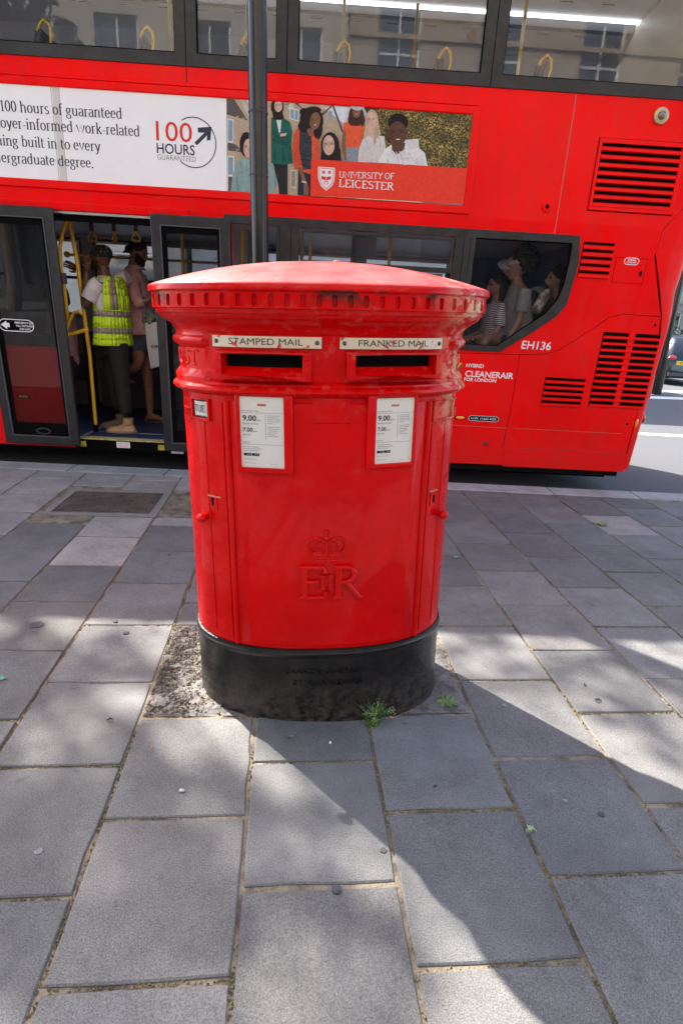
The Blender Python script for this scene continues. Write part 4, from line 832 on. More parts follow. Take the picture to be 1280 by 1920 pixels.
# far side: wall pierced by windows, both decks
def far(x, z, out): return Vector((x, YF-.04+out, z))
FL = [(-6.9, -5.2), (-5.0, -3.3), (-3.1, -1.5), (-1.3, .2), (.35, 1.45)]; FU = [(-6.9, -5.1), (-4.9, -3.1), (-2.9, -1.1), (-.9, .9), (1.1, 2.8)]
mb = MB(); mb.prism([(XF, ZS), (3.08, ZS), (3.08, ZT), (XF, ZT)], far, -.03, .04, holes=[rx(a, b, 1.36, 2.27) for a, b in FL]+[rx(a, b, 3.45, 4.28) for a, b in FU], back=True); mb.build('offside_panel', int_grey, bus)
for a, b in FL: MB().prism(rx(a, b, 1.36, 2.27), far, 0, .004).build('offside_window', glass_far, bus)
for a, b in FU: MB().prism(rx(a, b, 3.45, 4.28), far, 0, .004).build('offside_window', glass_far, bus)
for a, b in FU: MB().prism(rx(a-.02, b+.02, 3.43, 4.30), far, -.045, -.03, holes=[rx(a+.03, b-.03, 3.48, 4.25)]).build('offside_window_trim', int_dark, bus)
for a, b in FL: MB().prism(rx(a-.02, b+.02, 1.34, 2.29), far, -.045, -.03, holes=[rx(a+.03, b-.03, 1.39, 2.24)]).build('offside_window_trim', int_cream, bus)
for a, b in FL: MB().box((a, YF-.12, 1.80), (b, YF-.085, 1.835)).build('window_bar', int_dark, bus)
MB().box((XF, by(1), ZS), (XF+.04, YF-.04, ZT)).build('front_panel', bus_red, bus)
MB().box((XF+.05, by(.2)+.045, .10), (3.0, YF-.08, .20)).build('chassis', chassis, bus)
MB().box((XF+.05, by(.2)+.30, .02), (3.0, YF-.3, .10)).build('underframe', chassis, bus)
fy = by(.24)
MB().box((XF+.05, fy+.055, .201), (DX1+.6, YF-.08, .232)).build('floor', floor_bl, bus)
MB().box((DX1+.62, fy+.055, .201), (3.0, YF-.08, .66)).build('raised_floor', int_dark, bus)
for (xa, ya, xb_, yb) in ((S(148, 800)[0], fy+.35, DX1, fy+.35), (S(148, 800)[0]-.02, fy+.06, S(148, 800)[0]+.0, fy+1.0)):
    MB().box((min(xa, xb_), min(ya, yb)-.004, .233), (max(xa, xb_)+.002, max(ya, yb)+.006, .2355)).build('floor_line', mat('floor_line', (.35, .36, .38), .6), bus)
MB().box((XF+.05, by(2.3)+.06, 2.33), (3.0, YF-.08, 2.39)).build('lower_ceiling', int_ceil, bus)
MB().box((XF+.05, by(2.5)+.06, 2.55), (3.05, YF-.08, 2.60)).build('upper_floor', mat('upper_floor_grey', (.42, .42, .44), .6), bus)
ce = MB().box((XF+.05, by(4)+.20, 4.47), (3.05, YF-.12, 4.51)).build('upper_ceiling', int_ceil, bus)
for i in range(26):
    for j in range(4):
        x = XF+.6+i*.4+(j % 2)*.2; y = 6.35+j*.33
        if x < 2.8: MB().box((x, y, 4.466), (x+.13, y+.012, 4.469)).build('air_slot', int_dark, ce) if -3 < x < 3 else None
MB().box((XF+.1, 6.95, 4.45), (2.95, 6.975, 4.469)).build('light_strip', mat('light_strip', (.9, .92, .95), .3, emit=1.3), ce)
MB().box((XF+.1, 7.02, 4.40), (2.95, 7.10, 4.469)).build('light_trim', int_dark, ce)
mb = MB(); mb.tube([P(885, 68, 6.5)+Vector((0, 0, 0)), P(885, 68, 6.5)+Vector((0, .02, .015))], [.05, .05], 16); mb.build('speaker', int_dark, ce)
MB().box((XF+.05, by(4)+.055, 4.30), (3.05, by(4)+.22, 4.50)).build('upper_cove', int_ceil, bus)
MB().box((XF+.05, YF-.20, 4.30), (3.05, YF-.08, 4.50)).build('upper_cove', int_ceil, bus)
# inner linings below the upper windows
MB().box((XF+.05, by(3)+.055, 2.6), (3.05, by(3)+.075, 3.42)).build('inner_lining', int_ceil, bus)
MB().box((2.9, by(3)+.08, 2.6), (2.94, YF-.1, 4.46)).build('rear_bulkhead', int_cream, bus)
MB().box((2.35, by(1)+.06, .66), (2.4, YF-.1, 2.33)).build('rear_bulkhead', mat('navy_bulkhead', (.06, .11, .24), .6, var=.1), bus)
MB().box((1.5, YF-.16, .66), (2.34, YF-.10, 2.33)).build('rear_lining', MATS['navy_bulkhead'], bus)
MB().box((DX1+.66, by(1)+.055, .66), (1.0, by(1)+.07, 1.2)).build('inner_lining', int_dark, bus)
MB().box((XF+.3, YF-.45, .235), (-3.2, YF-.1, 1.15)).build('luggage_rack', int_dark, bus)
MB().box((-1.25, 6.6, .235), (-.95, YF-.1, 2.33)).build('stair_panel', int_grey, bus)
MB().box((DX0-.55, fy+.06, .235), (DX0-.50, fy+.9, 2.33)).build('draught_screen', int_grey, bus)
MB().box((-3.0, YF-.5, .235), (-1.4, YF-.1, 1.0)).build('wheel_box', int_dark, bus)
# seats: one of each kind, then copies
def seat(name, x, y0, y1, z, hgt, handle_m=yellow, tilt=.12):
    mb = MB(); mb.add([Vector((x-.06, y0, z+.40)), Vector((x+.03, y0, z+.40)), Vector((x+.03+tilt, y0, z+hgt)), Vector((x-.01+tilt, y0, z+hgt)), Vector((x-.06, y1, z+.40)), Vector((x+.03, y1, z+.40)), Vector((x+.03+tilt, y1, z+hgt)), Vector((x-.01+tilt, y1, z+hgt))],
           [(0, 1, 2, 3), (7, 6, 5, 4), (0, 3, 7, 4), (1, 5, 6, 2), (3, 2, 6, 7), (0, 4, 5, 1)])
    s = mb.build(name, seat_blue, bus, bevel=.02)
    MB().box((x-.48, y0, z+.36), (x, y1, z+.46)).build('cushion', seat_blue, s, bevel=.03); MB().box((x-.4, (y0+y1)/2-.05, z), (x-.1, (y0+y1)/2+.05, z+.36)).build('pedestal', int_dark, s)
    mb = MB(); V = [Vector((x+.034, y0+.04, z+.42)), Vector((x+.036+tilt*.85, y0+.04, z+hgt-.05)), Vector((x+.036+tilt*.85, y1-.04, z+hgt-.05)), Vector((x+.034, y1-.04, z+.42))]; mb.add(V, [(0, 1, 2, 3)]); mb.build('back_cover', white_pl, s)
    for yy in (y0+.05,):
        t = x+tilt; mb = MB(); mb.tube([(t-.06, yy, z+hgt-.16), (t-.03, yy, z+hgt-.02), (t+.0, yy-.01, z+hgt+.04), (t+.035, yy-.01, z+hgt+.07), (t+.075, yy, z+hgt+.04), (t+.085, yy, z+hgt-.02), (t+.07, yy, z+hgt-.10)], [.014]*7, 8); mb.build('grab_handle', handle_m, s, smooth=60)
        mb = MB(); mb.tube([(t-.075, yy, z+hgt-.25), (t-.03, yy, z+hgt-.01)], [.019, .019], 8); mb.build('handle_base', navy, s, smooth=60)
    return s
xs_ = [P(px, py, 5.95).x-.13 for px, py in ((85, 75), (275, 80), (462, 85), (640, 92), (828, 108), (1015, 118))]
s0 = seat('upper_seat', xs_[0], 5.86, 6.72, 2.6, 1.07)
for x in xs_[1:]+[xs_[0]-.85, xs_[0]-1.7]:
    c = copy_tree(s0, bus); c.location.x += x-xs_[0]
s1 = seat('lower_seat', 1.05, 5.85, 6.65, .66, 1.0); s1_x = 1.05
for x, y in ((2.15, 0), (.2, 0), (1.05, 1.25), (.2, 1.25), (2.15, 1.25)):
    c = copy_tree(s1, bus); c.location.x += x-1.05; c.location.y += y
s2 = seat('front_seat', DX0-.75, 5.95, 6.6, .235, 1.02)
# grab poles
def pole(name, pts, r=.017, m=yellow, parent=bus, **kw): return MB().tube(pts, [r]*len(pts), 12).build(name, m, parent, smooth=60, **kw)
for px, y in ((318, 6.9), (463, 6.9), (645, 6.7), (782, 6.9), (985, 6.5)):
    a = P(px, 20, y); pole('grab_pole', [(a.x, y, 2.6), (a.x, y, 4.46)])
a, b = P(128, 412, 6.0), P(178, 776, 6.0); pole('door_pole', [(b.x, 6.0, .236), (b.x, 6.0, 1.0), (a.x+.05, 6.0, 1.9), (a.x, 6.0, 2.33)], .019)
MB().tube([(b.x, 6.0, .236), (b.x, 6.0, .31)], [.024]*2, 12).build('pole_foot', black, bus, smooth=60)
pole('door_rail', [P(127, 410, 5.95), P(119, 430, 5.9), P(113, 465, 5.9), P(114, 500, 5.9), P(121, 535, 5.9), P(125, 575, 5.9), P(128, 600, 5.95)], .017)
mb = MB(); mb.tube([P(118, 512, 5.88), P(121, 532, 5.88)], [.03, .03], 10); mb.build('bell_push', int_dark, bus, smooth=60)
a = P(126, 477, 7.3); b = P(395, 492, 7.3); pole('horizontal_rail', [(a.x, 7.3, a.z), (b.x+.5, 7.3, a.z)], .016); MB().ell(a, (.035, .035, .035)).build('rail_joint', yellow, bus, smooth=60)
pole('door_rail', [P(112, 630, 5.98), P(140, 625, 5.94), P(166, 617, 6.0)], .019)
pole('seat_rail', [P(126, 617, 5.9), P(131, 602, 5.9), P(139, 586, 5.9), P(148, 584, 5.9), P(155, 590, 5.9)], .014)
a = P(455, 440, 6.6); pole('grab_pole', [(a.x, 6.6, .235), (a.x, 6.6, 2.33)], .02); a = P(731, 460, 6.6); pole('grab_pole', [(a.x, 6.6, .66), (a.x, 6.6, 2.33)], .018); a = P(566, 460, 6.3); pole('grab_pole', [(a.x, 6.3, .66), (a.x, 6.3, 2.33)], .018); a = P(582, 460, 6.9); pole('grab_pole', [(a.x, 6.9, .66), (a.x, 6.9, 2.33)], .018)
a = P(350, 700, 6.3); pole('door_pole', [(a.x, 6.3, .236), (a.x, 6.3, 2.33)], .018)
for px in (172, 214, 255):
    a = P(px, 408, 6.5); b = P(px, 432, 6.5); o = MB().box((b.x-.018, 6.49, b.z-.01), (b.x+.018, 6.51, 2.33)).build('hanging_strap', int_dark, bus)
    w = .045 if px != 214 else .018; pole('strap_loop', [(b.x, 6.5, b.z), (b.x+w, 6.5, b.z-.07), (b.x+w*.8, 6.5, b.z-.10), (b.x-w*.8, 6.5, b.z-.10), (b.x-w, 6.5, b.z-.07), (b.x, 6.5, b.z)], .010, yellow, o)
MB().tube([P(263, 420, 6.2)+Vector((0, 0, .02)), P(263, 420, 6.2)], [.05, .05], 16).build('ceiling_speaker', int_dark, bus)
MB().box((S(690, 455)[0]-.12, 6.3, 2.12), (S(690, 455)[0]+.12, 6.4, 2.3)).build('information_display', int_dark, bus)
# doorway: sill, rail over the door, leaves
sx0, sx1 = DX0, S(430, 838)[0]
MB().prism(rx(sx0, sx1, ZS-.035, .225), bw, -.06, .012).build('step_edge', black, bus, bevel=.004)
MB().prism(rx(sx0+.02, S(316, 828)[0]+.03, .226, .238), bw, -.055, .014).build('step_nosing', mat('worn_yellow', (.42, .36, .12), .6, var=.3, vs_=30), bus)
MB().prism(rx(sx0+.02, S(316, 828)[0]+.03, .2385, .2445), bw, -.075, -.05).build('threshold_strip', steel, bus)
hz = mat('hazard_yellow', (.48, .36, .04), .6, var=.3, vs_=20)
for a, b in ((146, 163), (297, 316)): xa, xb2 = S(a, 832)[0], S(b, 832)[0]; MB().prism(rx(xa, xb2, ZS-.005, .205), bw, .012, .014).build('hazard_patch', hz, bus)
xa, xb2 = S(220, 834)[0], S(245, 836)[0]; st = MB().prism(rx(xa, xb2, ZS+.0, .215), bw, .012, .0145).build('sill_sticker', white_pl, bus)
mb = MB(); flat_text(mb, 'STEP HIGH', bw, (xa+.01, .19), (xb2-.01, .19), .012, .0152); flat_text(mb, 'MIND STEP', bw, (xa+.02, .167), (xb2-.02, .167), .010, .0152); mb.build('lettering', ink_red, st)
MB().box((S(322, 840)[0], by(.2)-.02, ZS-.03), (S(345, 842)[0], by(.2)-.005, ZS+.0)).build('sill_label', white_pl, bus)
MB().ell(bw(S(125, 834)[0], S(125, 834)[1]-.0, .01), (.045, .015, .018)).build('marker_lamp', redlens, bus, smooth=60)
l0, l1 = S(20, 376), S(354, 393); pr_('door_rail_cover', rx(-3.6, l1[0], l0[1]-.055, l0[1]+.012), .0, .03, bus_red, bevel=.008)
pr_('door_track', rx(-3.6, sx1, DZ1-.005, l0[1]-.058), -.03, .012, steel); pr_('door_head', rx(DX0-.3, sx1, DZ1-.05, DZ1), -.10, -.02, black)
M_dframe = mat('door_frame', (.024, .023, .0225), .40, var=.2, vs_=12, bump=.06, bs=60, coat=.05, spec=.3)
def leafdoor(x0, x1, z0, z1, out, lab, fw=.085):
    f = MB().prism(rx(x0, x1, z0, z1), bw, out-.035, out, holes=[rx(x0+fw, x1-fw, z0+fw, z1-fw)], back=True).build('door_leaf', M_dframe, bus, bevel=.010, smooth=35, label=lab)
    MB().prism(rx(x0+fw-.01, x1-fw+.01, z0+fw-.01, z1-fw+.01), bw, out-.022, out-.016).build('door_pane', glass_door, f)
    MB().prism(rx(x0+fw, x1-fw, z0+fw, z1-fw), bw, out-.014, out-.010, holes=[rx(x0+fw+.05, x1-fw-.03, z0+fw+.13, z1-fw-.06)]).build('pane_border', black, f)
    MB().prism(rx(x0+fw-.004, x1-fw+.004, z0+fw-.004, z1-fw+.004), bw, out-.01, out+.004, holes=[rx(x0+fw+.006, x1-fw-.006, z0+fw+.006, z1-fw-.006)]).build('pane_seal', int_dark, f)
    return f
o = .10; pt = lambda px, py: P(px, py, BY-TAN*.5-o)
lx1 = pt(147, 820).x; lx0 = lx1-.72; lz1 = S(60, 387)[1]-.01; lz0 = S(100, 832)[1]+.01
Lf = leafdoor(lx0, lx1, lz0, lz1, o, 'left door leaf slid open over the body')
hx, hzz = pt(80, 800).x, lz0+fy*0+.155; mb = MB(); hc = (lx0+lx1)/2+.02
mb.prism([(hc+.075*math.cos(R(a))+(.03 if math.cos(R(a)) > 0 else -.03)*0, lz0+.135+.035*math.sin(R(a))) for a in range(0, 360, 24)], bw, o-.012, o-.002, holes=[[(hc+.055*math.cos(R(a)), lz0+.135+.02*math.sin(R(a))) for a in range(360, 0, -24)]]); mb.build('recess_handle', M_dframe, Lf, smooth=40)
# emergency sign on the left leaf
sc0 = pt(0, 600); sc1 = pt(69, 620); x0, x1, z0, z1 = sc0.x, sc1.x, sc1.z+.0, sc0.z-.0; z0, z1 = sc1.z-.0, sc0.z; zc = (z0+z1)/2; hh = .058; rr_ = hh
def stad(x0, x1, zc, h): return [(x1-h+h*math.cos(R(a)), zc+h*math.sin(R(a))) for a in range(-90, 91, 18)]+[(x0+h+h*math.cos(R(a)), zc+h*math.sin(R(a))) for a in range(90, 271, 18)]
sg = MB().prism(stad(x0, x1, zc, hh), bw, o-.0095, o-.0065).build('emergency_sign', black, Lf)
mb = MB(); mb.prism(stad(x0+.004, x1-.004, zc, hh-.004), bw, o-.0065, o-.006, holes=[stad(x0+.011, x1-.011, zc, hh-.011)[::-1]])
for i, s in enumerate(('EMERGENCY EXIT', 'PULL OUTWARD', 'AND SLIDE')): w = (.17, .15, .10)[i]; cxx = x0+.235; flat_text(mb, s, bw, (cxx-w/2, zc+.016-.027*i), (cxx+w/2, zc+.016-.027*i), .017, o-.0058, bold=.02)
mb.prism([(x0+.02, zc), (x0+.075, zc+.036), (x0+.075, zc+.018), (x0+.10, zc+.018), (x0+.10, zc-.018), (x0+.075, zc-.018), (x0+.075, zc-.036)], bw, o-.0062, o-.0058); mb.build('lettering', decal, sg)
rx0 = pt(286, 402).x; rx1 = pt(434, 410).x; Rf = leafdoor(rx0+.0, rx1, lz0-.005, lz1, o, 'right door leaf slid open')
# orange marker light and red body seen through the left leaf
def lamp(px, py, w, h, m, base=True, o_=0):
    c = S(px, py); mb = MB(); b = MB().ell(bw(c[0], c[1], o_), (w*1.25, .008, h*1.3)).build('lamp_base', black, bus, smooth=60); MB().ell(bw(c[0], c[1], o_+.006), (w, .016, h)).build('marker_lamp', m, b, smooth=60)
lamp(46, 744, .05, .018, amber); lamp(862, 783, .045, .018, amber)
# advert: frame, white board, picture
px0 = -6.0; T1, B1 = S(903, 189), S(878, 399); ztop, zbot = T1[1]+.0, B1[1]+.0
fr0 = pr_('advert_frame', rx(px0, T1[0], zbot-.015, ztop-.045), .0005, .022, bus_red, holes=[rx(px0+.06, T1[0]-.065, zbot+.05, ztop-.105)], bevel=.009, smooth=40)
iz0, iz1, ix1 = zbot+.05, ztop-.105, T1[0]-.065
wx = S(425, 270)[0]; ad = pr_('advert_board', rx(px0+.06, wx, iz0, iz1), .0005, .006, poster_wh); pic = pr_('advert_picture', rx(wx+.001, ix1, iz0, iz1), .0005, .006, poster_wh)
pr_('upper_rib', rx(XF, T1[0]+.0, ztop-.04, ztop-.015), .0, .012, bus_red, bevel=.005)
for px in (104, 119): c_ = S(px, 250)[0]; pr_('tape_edge', rx(c_-.002, c_+.002, iz0, iz1), .006, .0068, mat('tape_brown', (.30, .25, .18), .6), ad)
c0, c1 = S(106, 250)[0], S(118, 250)[0]; pr_('panel_tape', rx(c0, c1, iz0, iz1), .006, .0064, mat('tape_clear', (.56, .54, .49), .3), ad)
mb = MB(); SZ = S(100, 200)[1]-S(100, 228)[1]
def line(s, xr, yb, xl_vis, wvis, total=None):
    pass
LN = [('n 100 hours of guaranteed', 231, 223.5), ('employer-informed work-related', 264, 256.5), ('learning built in to every', 190, 284.5), ('undergraduate degree.', 177, 315.5)]
em = SZ*1.04; sz_line = []
for s, xr, yb in LN:
    mb = MB(); e = S(xr, yb); w = glyphs(s)[1]*em*.945; serif_text(mb, s, bw, (e[0]-w, e[1]), (e[0], e[1]), em, .0070, thick=.052, thin=.021); mb.build('slogan_line', ink, ad)
mb = MB(); a, b = S(294, 264), S(361, 267); flat_text(mb, '100', bw, (a[0], (a[1]+b[1])/2), (b[0], (a[1]+b[1])/2), S(300, 228)[1]-S(300, 265)[1], .007, bold=.0); mb.build('red_number', ink_red, ad)
mb = MB(); a, b = S(295, 288), S(366, 291); flat_text(mb, 'HOURS', bw, (a[0], (a[1]+b[1])/2), (b[0], (a[1]+b[1])/2), S(300, 269)[1]-S(300, 288)[1], .007, bold=.012)
a, b = S(296, 299.5), S(368, 304); flat_text(mb, 'GUARANTEED', bw, (a[0], (a[1]+b[1])/2), (b[0], (a[1]+b[1])/2), S(300, 290)[1]-S(300, 300)[1], .007, bold=-.012)
c = S(364, 268); rad = S(406, 268)[0]-c[0]; circ = [(c[0]+rad*math.cos(R(a)), c[1]+rad*math.sin(R(a))) for a in range(122, -133, -6)]
for i in range(len(circ)-1):
    p, q_ = circ[i], circ[i+1]; f = 1-.008/rad; V = [bw(*p, .007), bw(*q_, .007), bw(c[0]+(q_[0]-c[0])*f, c[1]+(q_[1]-c[1])*f, .007), bw(c[0]+(p[0]-c[0])*f, c[1]+(p[1]-c[1])*f, .007)]; mb.add(V, [(0, 1, 2, 3)])
mb.prism(SP((365, 268), (384, 249), (372, 249), (371, 240), (397, 238), (395, 263), (388, 264), (389, 254), (370, 273)), bw, .006, .0072); mb.build('black_lettering', ink, ad)
# the picture: flat print, drawn shape over shape
PM = MB(); LAY = [0]
def q2(cx, cy): return S(420+cx*.375, 170+cy*.375)
def shp(pts, col, raw=False):
    LAY[0] += 1; o = .0062+LAY[0]*.00009; pp = pts if raw else [q2(*p) for p in pts]
    pp = [(min(max(x, wx+.002), ix1-.001), min(max(z, iz0+.001), iz1-.001)) for x, z in pp]
    te = tessellate_polygon([[Vector((x, z, 0)) for x, z in pp]]); PM.add([bw(x, z, o) for x, z in pp], [tuple(t) for t in te], 0, col)
def el(cx, cy, rx_, ry, col, a0=0, a1=360, rot=0):
    n = 18; pts = []
    for i in range(n):
        a = R(a0+(a1-a0)*i/(n-1 if a1-a0 < 360 else n)); u, v = rx_*math.cos(a), ry*math.sin(a); pts.append((cx+u*math.cos(R(rot))-v*math.sin(R(rot)), cy+u*math.sin(R(rot))+v*math.cos(R(rot))))
    shp(pts, col)
SKYC = (.60, .64, .66); STO = (.42, .33, .22); STO2 = (.30, .23, .15); SLATE = (.10, .085, .08); WNF = (.62, .60, .56); WNG = (.20, .30, .38)
shp([(-30, -60), (1300, -60), (1300, 640), (-30, 640)], SKYC)
shp([(10, 10), (110, 40), (150, 110), (230, 60), (230, 540), (10, 540)], STO); shp([(14, 18), (50, 30), (120, 150), (14, 120)], SLATE); shp([(80, 28), (100, 30), (150, 140), (132, 150)], (.5, .45, .38))
shp([(18, 140), (48, 145), (48, 260), (18, 262)], WNF); shp([(22, 146), (44, 150), (44, 252), (22, 254)], WNG); shp([(20, 260), (60, 270), (95, 310), (20, 300)], SLATE); shp([(18, 325), (52, 330), (50, 520), (18, 520)], WNF); shp([(22, 332), (46, 336), (45, 420), (22, 420)], WNG); shp([(22, 430), (42, 432), (42, 515), (22, 515)], SLATE)
shp([(215, 60), (330, 40), (380, 70), (480, 45), (590, 160), (600, 560), (215, 560)], STO); shp([(330, 37), (300, 75), (352, 58), (398, 98), (372, 45)], SLATE); shp([(330, 55), (350, 60), (345, 100), (315, 92)], (.55, .5, .42)); shp([(328, 85), (376, 98), (372, 155), (328, 142)], WNF); shp([(333, 92), (350, 96), (349, 144), (333, 139)], WNG); shp([(355, 98), (371, 102), (368, 150), (354, 146)], WNG)
shp([(390, 90), (500, 50), (545, 45), (500, 90), (420, 120)], (.5, .42, .30)); shp([(540, 45), (550, 50), (597, 205), (588, 210)], SLATE); shp([(536, 48), (470, 130), (480, 140), (545, 62)], SLATE); shp([(525, 100), (540, 104), (540, 150), (525, 148)], WNG)
shp([(335, 395), (362, 398), (360, 490), (332, 486)], (.55, .47, .33)); shp([(339, 402), (357, 404), (355, 480), (337, 478)], (.25, .22, .18)); shp([(255, 385), (275, 388), (275, 480), (255, 478)], WNG); shp([(300, 150), (340, 180), (335, 240), (300, 200)], STO2)
# tree behind the students
rngp = random.Random(3); shp([(700, 60), (1270, 60), (1270, 400), (720, 400), (760, 200)], (.06, .05, .02))
for i in range(7500):
    x = 700+rngp.random()*560; y = 55+rngp.random()*340
    if x < 780 and rngp.random() > (x-690)/110: continue
    if x-770 < (90-y)*.9: continue
    s = rngp.uniform(2, 6.5); t = rngp.random()**1.3*(.25+.85*((math.sin(x*.045+y*.03)+math.sin(y*.06-x*.02)+2)/4)); colr = (.04+.62*t, .04+.45*t, .015+.15*t); a = rngp.random()*6.28; LAYo = .0062+LAY[0]*.00009+rngp.random()*.0010
    tri = [q2(x+s*math.cos(a+k*2.1)*rngp.uniform(.6, 1.2), y+s*.8*math.sin(a+k*2.1)) for k in range(3)]; tri = [(min(tx_, ix1-.001), min(max(tz, iz0), iz1-.001)) for tx_, tz in tri]; PM.add([bw(*p, LAYo) for p in tri], [(0, 1, 2)], 0, colr)
LAY[0] += 14
SK1, SK2, SK3, SK4 = (.48, .27, .18), (.20, .095, .055), (.10, .048, .030), (.58, .36, .27); HAIR = (.018, .012, .011)
def speck(x0, y0, x1, y1, n, col, amt, sx, sy, slant=0):
    o = .0062+(LAY[0]+2)*.00009
    for i in range(n):
        x, y = rngp.uniform(x0, x1), rngp.uniform(y0, y1); k = 1+rngp.uniform(-amt, amt); a, b = sx*rngp.uniform(.4, 1), sy*rngp.uniform(.4, 1)
        V = [(x-a, y-b), (x+a, y-b*.8), (x+a+slant, y+b), (x-a+slant, y+b*.8)]; V = [q2(*v) for v in V]; V = [(min(max(u, wx+.002), ix1-.001), min(max(z, iz0+.001), iz1-.001)) for u, z in V]
        PM.add([bw(*v, o+rngp.random()*.0003) for v in V], [(0, 1, 2, 3)], 0, tuple(min(1, c*k) for c in col))
    LAY[0] += 6
def face(cx, cy, w, h, col, rot=0, smile=True, dark=(.05, .02, .02)):
    el(cx, cy, w, h, col, rot=rot); sh = tuple(c*.72 for c in col); shp([(cx-w*.95, cy-h*.2), (cx-w*.5, cy-h*.5), (cx-w*.55, cy+h*.6), (cx-w*.8, cy+h*.4)], sh)
    for s in (-1, 1): el(cx+s*w*.40, cy-h*.12, w*.15, h*.045, (.02, .012, .01), rot=rot); shp([(cx+s*w*.65, cy-h*.24), (cx+s*w*.2, cy-h*.30), (cx+s*w*.2, cy-h*.26), (cx+s*w*.65, cy-h*.20)], dark)
    shp([(cx-w*.08, cy), (cx+w*.06, cy-.1*h), (cx+w*.18, cy+h*.24), (cx-w*.16, cy+h*.24)], tuple(c*.85 for c in col))
    if smile: el(cx+w*.05, cy+h*.47, w*.36, h*.085, tuple(c*.45+.06*(i == 0) for i, c in enumerate(col))); el(cx+w*.05, cy+h*.455, w*.27, h*.042, (.62, .58, .55)); el(cx+w*.42, cy+h*.12, w*.26, h*.14, tuple(min(1, c*1.14) for c in col)); el(cx+w*.1, cy-h*.55, w*.45, h*.16, tuple(min(1, c*1.10) for c in col))
speck(60, 130, 230, 520, 150, STO, .3, 7, 4); speck(400, 150, 580, 330, 130, STO, .3, 7, 4); speck(300, 240, 345, 520, 50, STO, .3, 6, 4)
# seated student in pale green (left)
el(113, 270, 34, 62, HAIR); face(122, 290, 24, 48, SK4); shp([(35, 510), (45, 420), (70, 355), (100, 335), (140, 350), (215, 350), (250, 375), (256, 440), (250, 525), (35, 512)], (.22, .32, .29)); shp([(90, 345), (140, 350), (130, 390), (100, 380)], (.28, .39, .35)); shp([(60, 440), (70, 420), (80, 512), (66, 512)], (.16, .24, .22))
speck(60, 370, 235, 505, 60, (.21, .30, .275), .35, 3, 22, 5)
# headscarf and green jacket
shp([(246, 365), (318, 370), (318, 525), (276, 522), (272, 470)], (.02, .02, .022)); shp([(236, 140), (262, 128), (300, 140), (330, 160), (342, 210), (335, 262), (345, 365), (300, 372), (236, 365)], (.015, .105, .075)); shp([(262, 148), (288, 150), (282, 210), (276, 214)], (.6, .58, .55)); shp([(240, 240), (300, 210), (325, 228), (335, 262), (290, 275), (246, 256)], (.010, .075, .055)); shp([(280, 218), (315, 214), (310, 228), (282, 232)], SK4); shp([(290, 290), (296, 290), (300, 365), (294, 365)], (.008, .06, .045))
el(267, 82, 32, 46, HAIR); shp([(242, 110), (292, 112), (300, 140), (282, 150), (250, 148)], HAIR); face(272, 80, 20, 30, SK4)
speck(250, 180, 262, 350, 12, (.012, .085, .06), .5, 3, 22, -3); speck(300, 240, 330, 355, 16, (.012, .085, .06), .5, 3, 22, 3)
# puffer gilet student
shp([(372, 400), (432, 420), (432, 527), (368, 522)], (.02, .025, .035)); shp([(375, 195), (410, 185), (470, 210), (476, 300), (476, 410), (434, 422), (380, 400)], (.66, .085, .03)); shp([(362, 195), (385, 190), (380, 250), (384, 330), (388, 385), (352, 392), (342, 300), (350, 220)], (.60, .075, .028)); shp([(378, 198), (405, 192), (438, 240), (440, 395), (395, 398), (376, 300)], (.035, .045, .055))
for y in (225, 255, 285, 315, 345, 370): shp([(378, y), (440, y+6), (440, y+9), (378, y+3)], (.012, .016, .02))
shp([(370, 390), (388, 386), (408, 445), (425, 490), (420, 528), (398, 520), (398, 470)], SK2); shp([(388, 452), (412, 458), (412, 466), (388, 460)], (.5, .45, .4))
el(438, 150, 58, 66, HAIR, rot=-12); el(410, 180, 40, 34, HAIR); el(468, 190, 24, 56, HAIR); el(400, 110, 22, 20, HAIR); el(450, 100, 36, 18, HAIR); shp([(425, 190), (450, 200), (440, 232), (412, 205)], SK2); face(455, 155, 26, 44, SK2, rot=8)
speck(392, 220, 428, 390, 40, (.04, .05, .06), .7, 14, 2.5); speck(446, 230, 472, 400, 26, (.6, .08, .03), .4, 3, 14, 3); speck(352, 230, 374, 380, 20, (.56, .075, .03), .4, 3, 14, 3)
# student with glasses
el(530, 280, 46, 70, HAIR); shp([(482, 350), (486, 300), (580, 290), (586, 355)], HAIR); face(523, 276, 29, 50, SK4)
for s in (-15, 15): el(523+s, 268, 13, 9, (.20, .16, .13)); el(523+s, 268, 11, 7, (.52, .34, .26)); el(523+s, 269, 4.5, 3, HAIR)
# orange t-shirt and beanie
shp([(606, 285), (675, 282), (668, 362), (600, 356)], (.22, .25, .28)); shp([(596, 165), (640, 155), (698, 165), (702, 210), (690, 230), (676, 285), (612, 290), (606, 210), (594, 205)], (.68, .10, .035)); shp([(594, 205), (608, 208), (606, 270), (612, 352), (600, 350), (588, 280)], SK2)
el(660, 130, 38, 52, (.04, .018, .014)); el(640, 150, 22, 30, (.05, .02, .016)); el(686, 150, 16, 34, (.05, .02, .016)); face(661, 108, 21, 32, SK2); el(666, 80, 34, 24, (.48, .50, .44)); shp([(636, 82), (700, 86), (700, 98), (636, 92)], (.40, .42, .37))
speck(616, 180, 690, 280, 34, (.64, .095, .035), .3, 4, 14, 4); speck(612, 292, 666, 350, 40, (.24, .27, .30), .4, 3, 5)
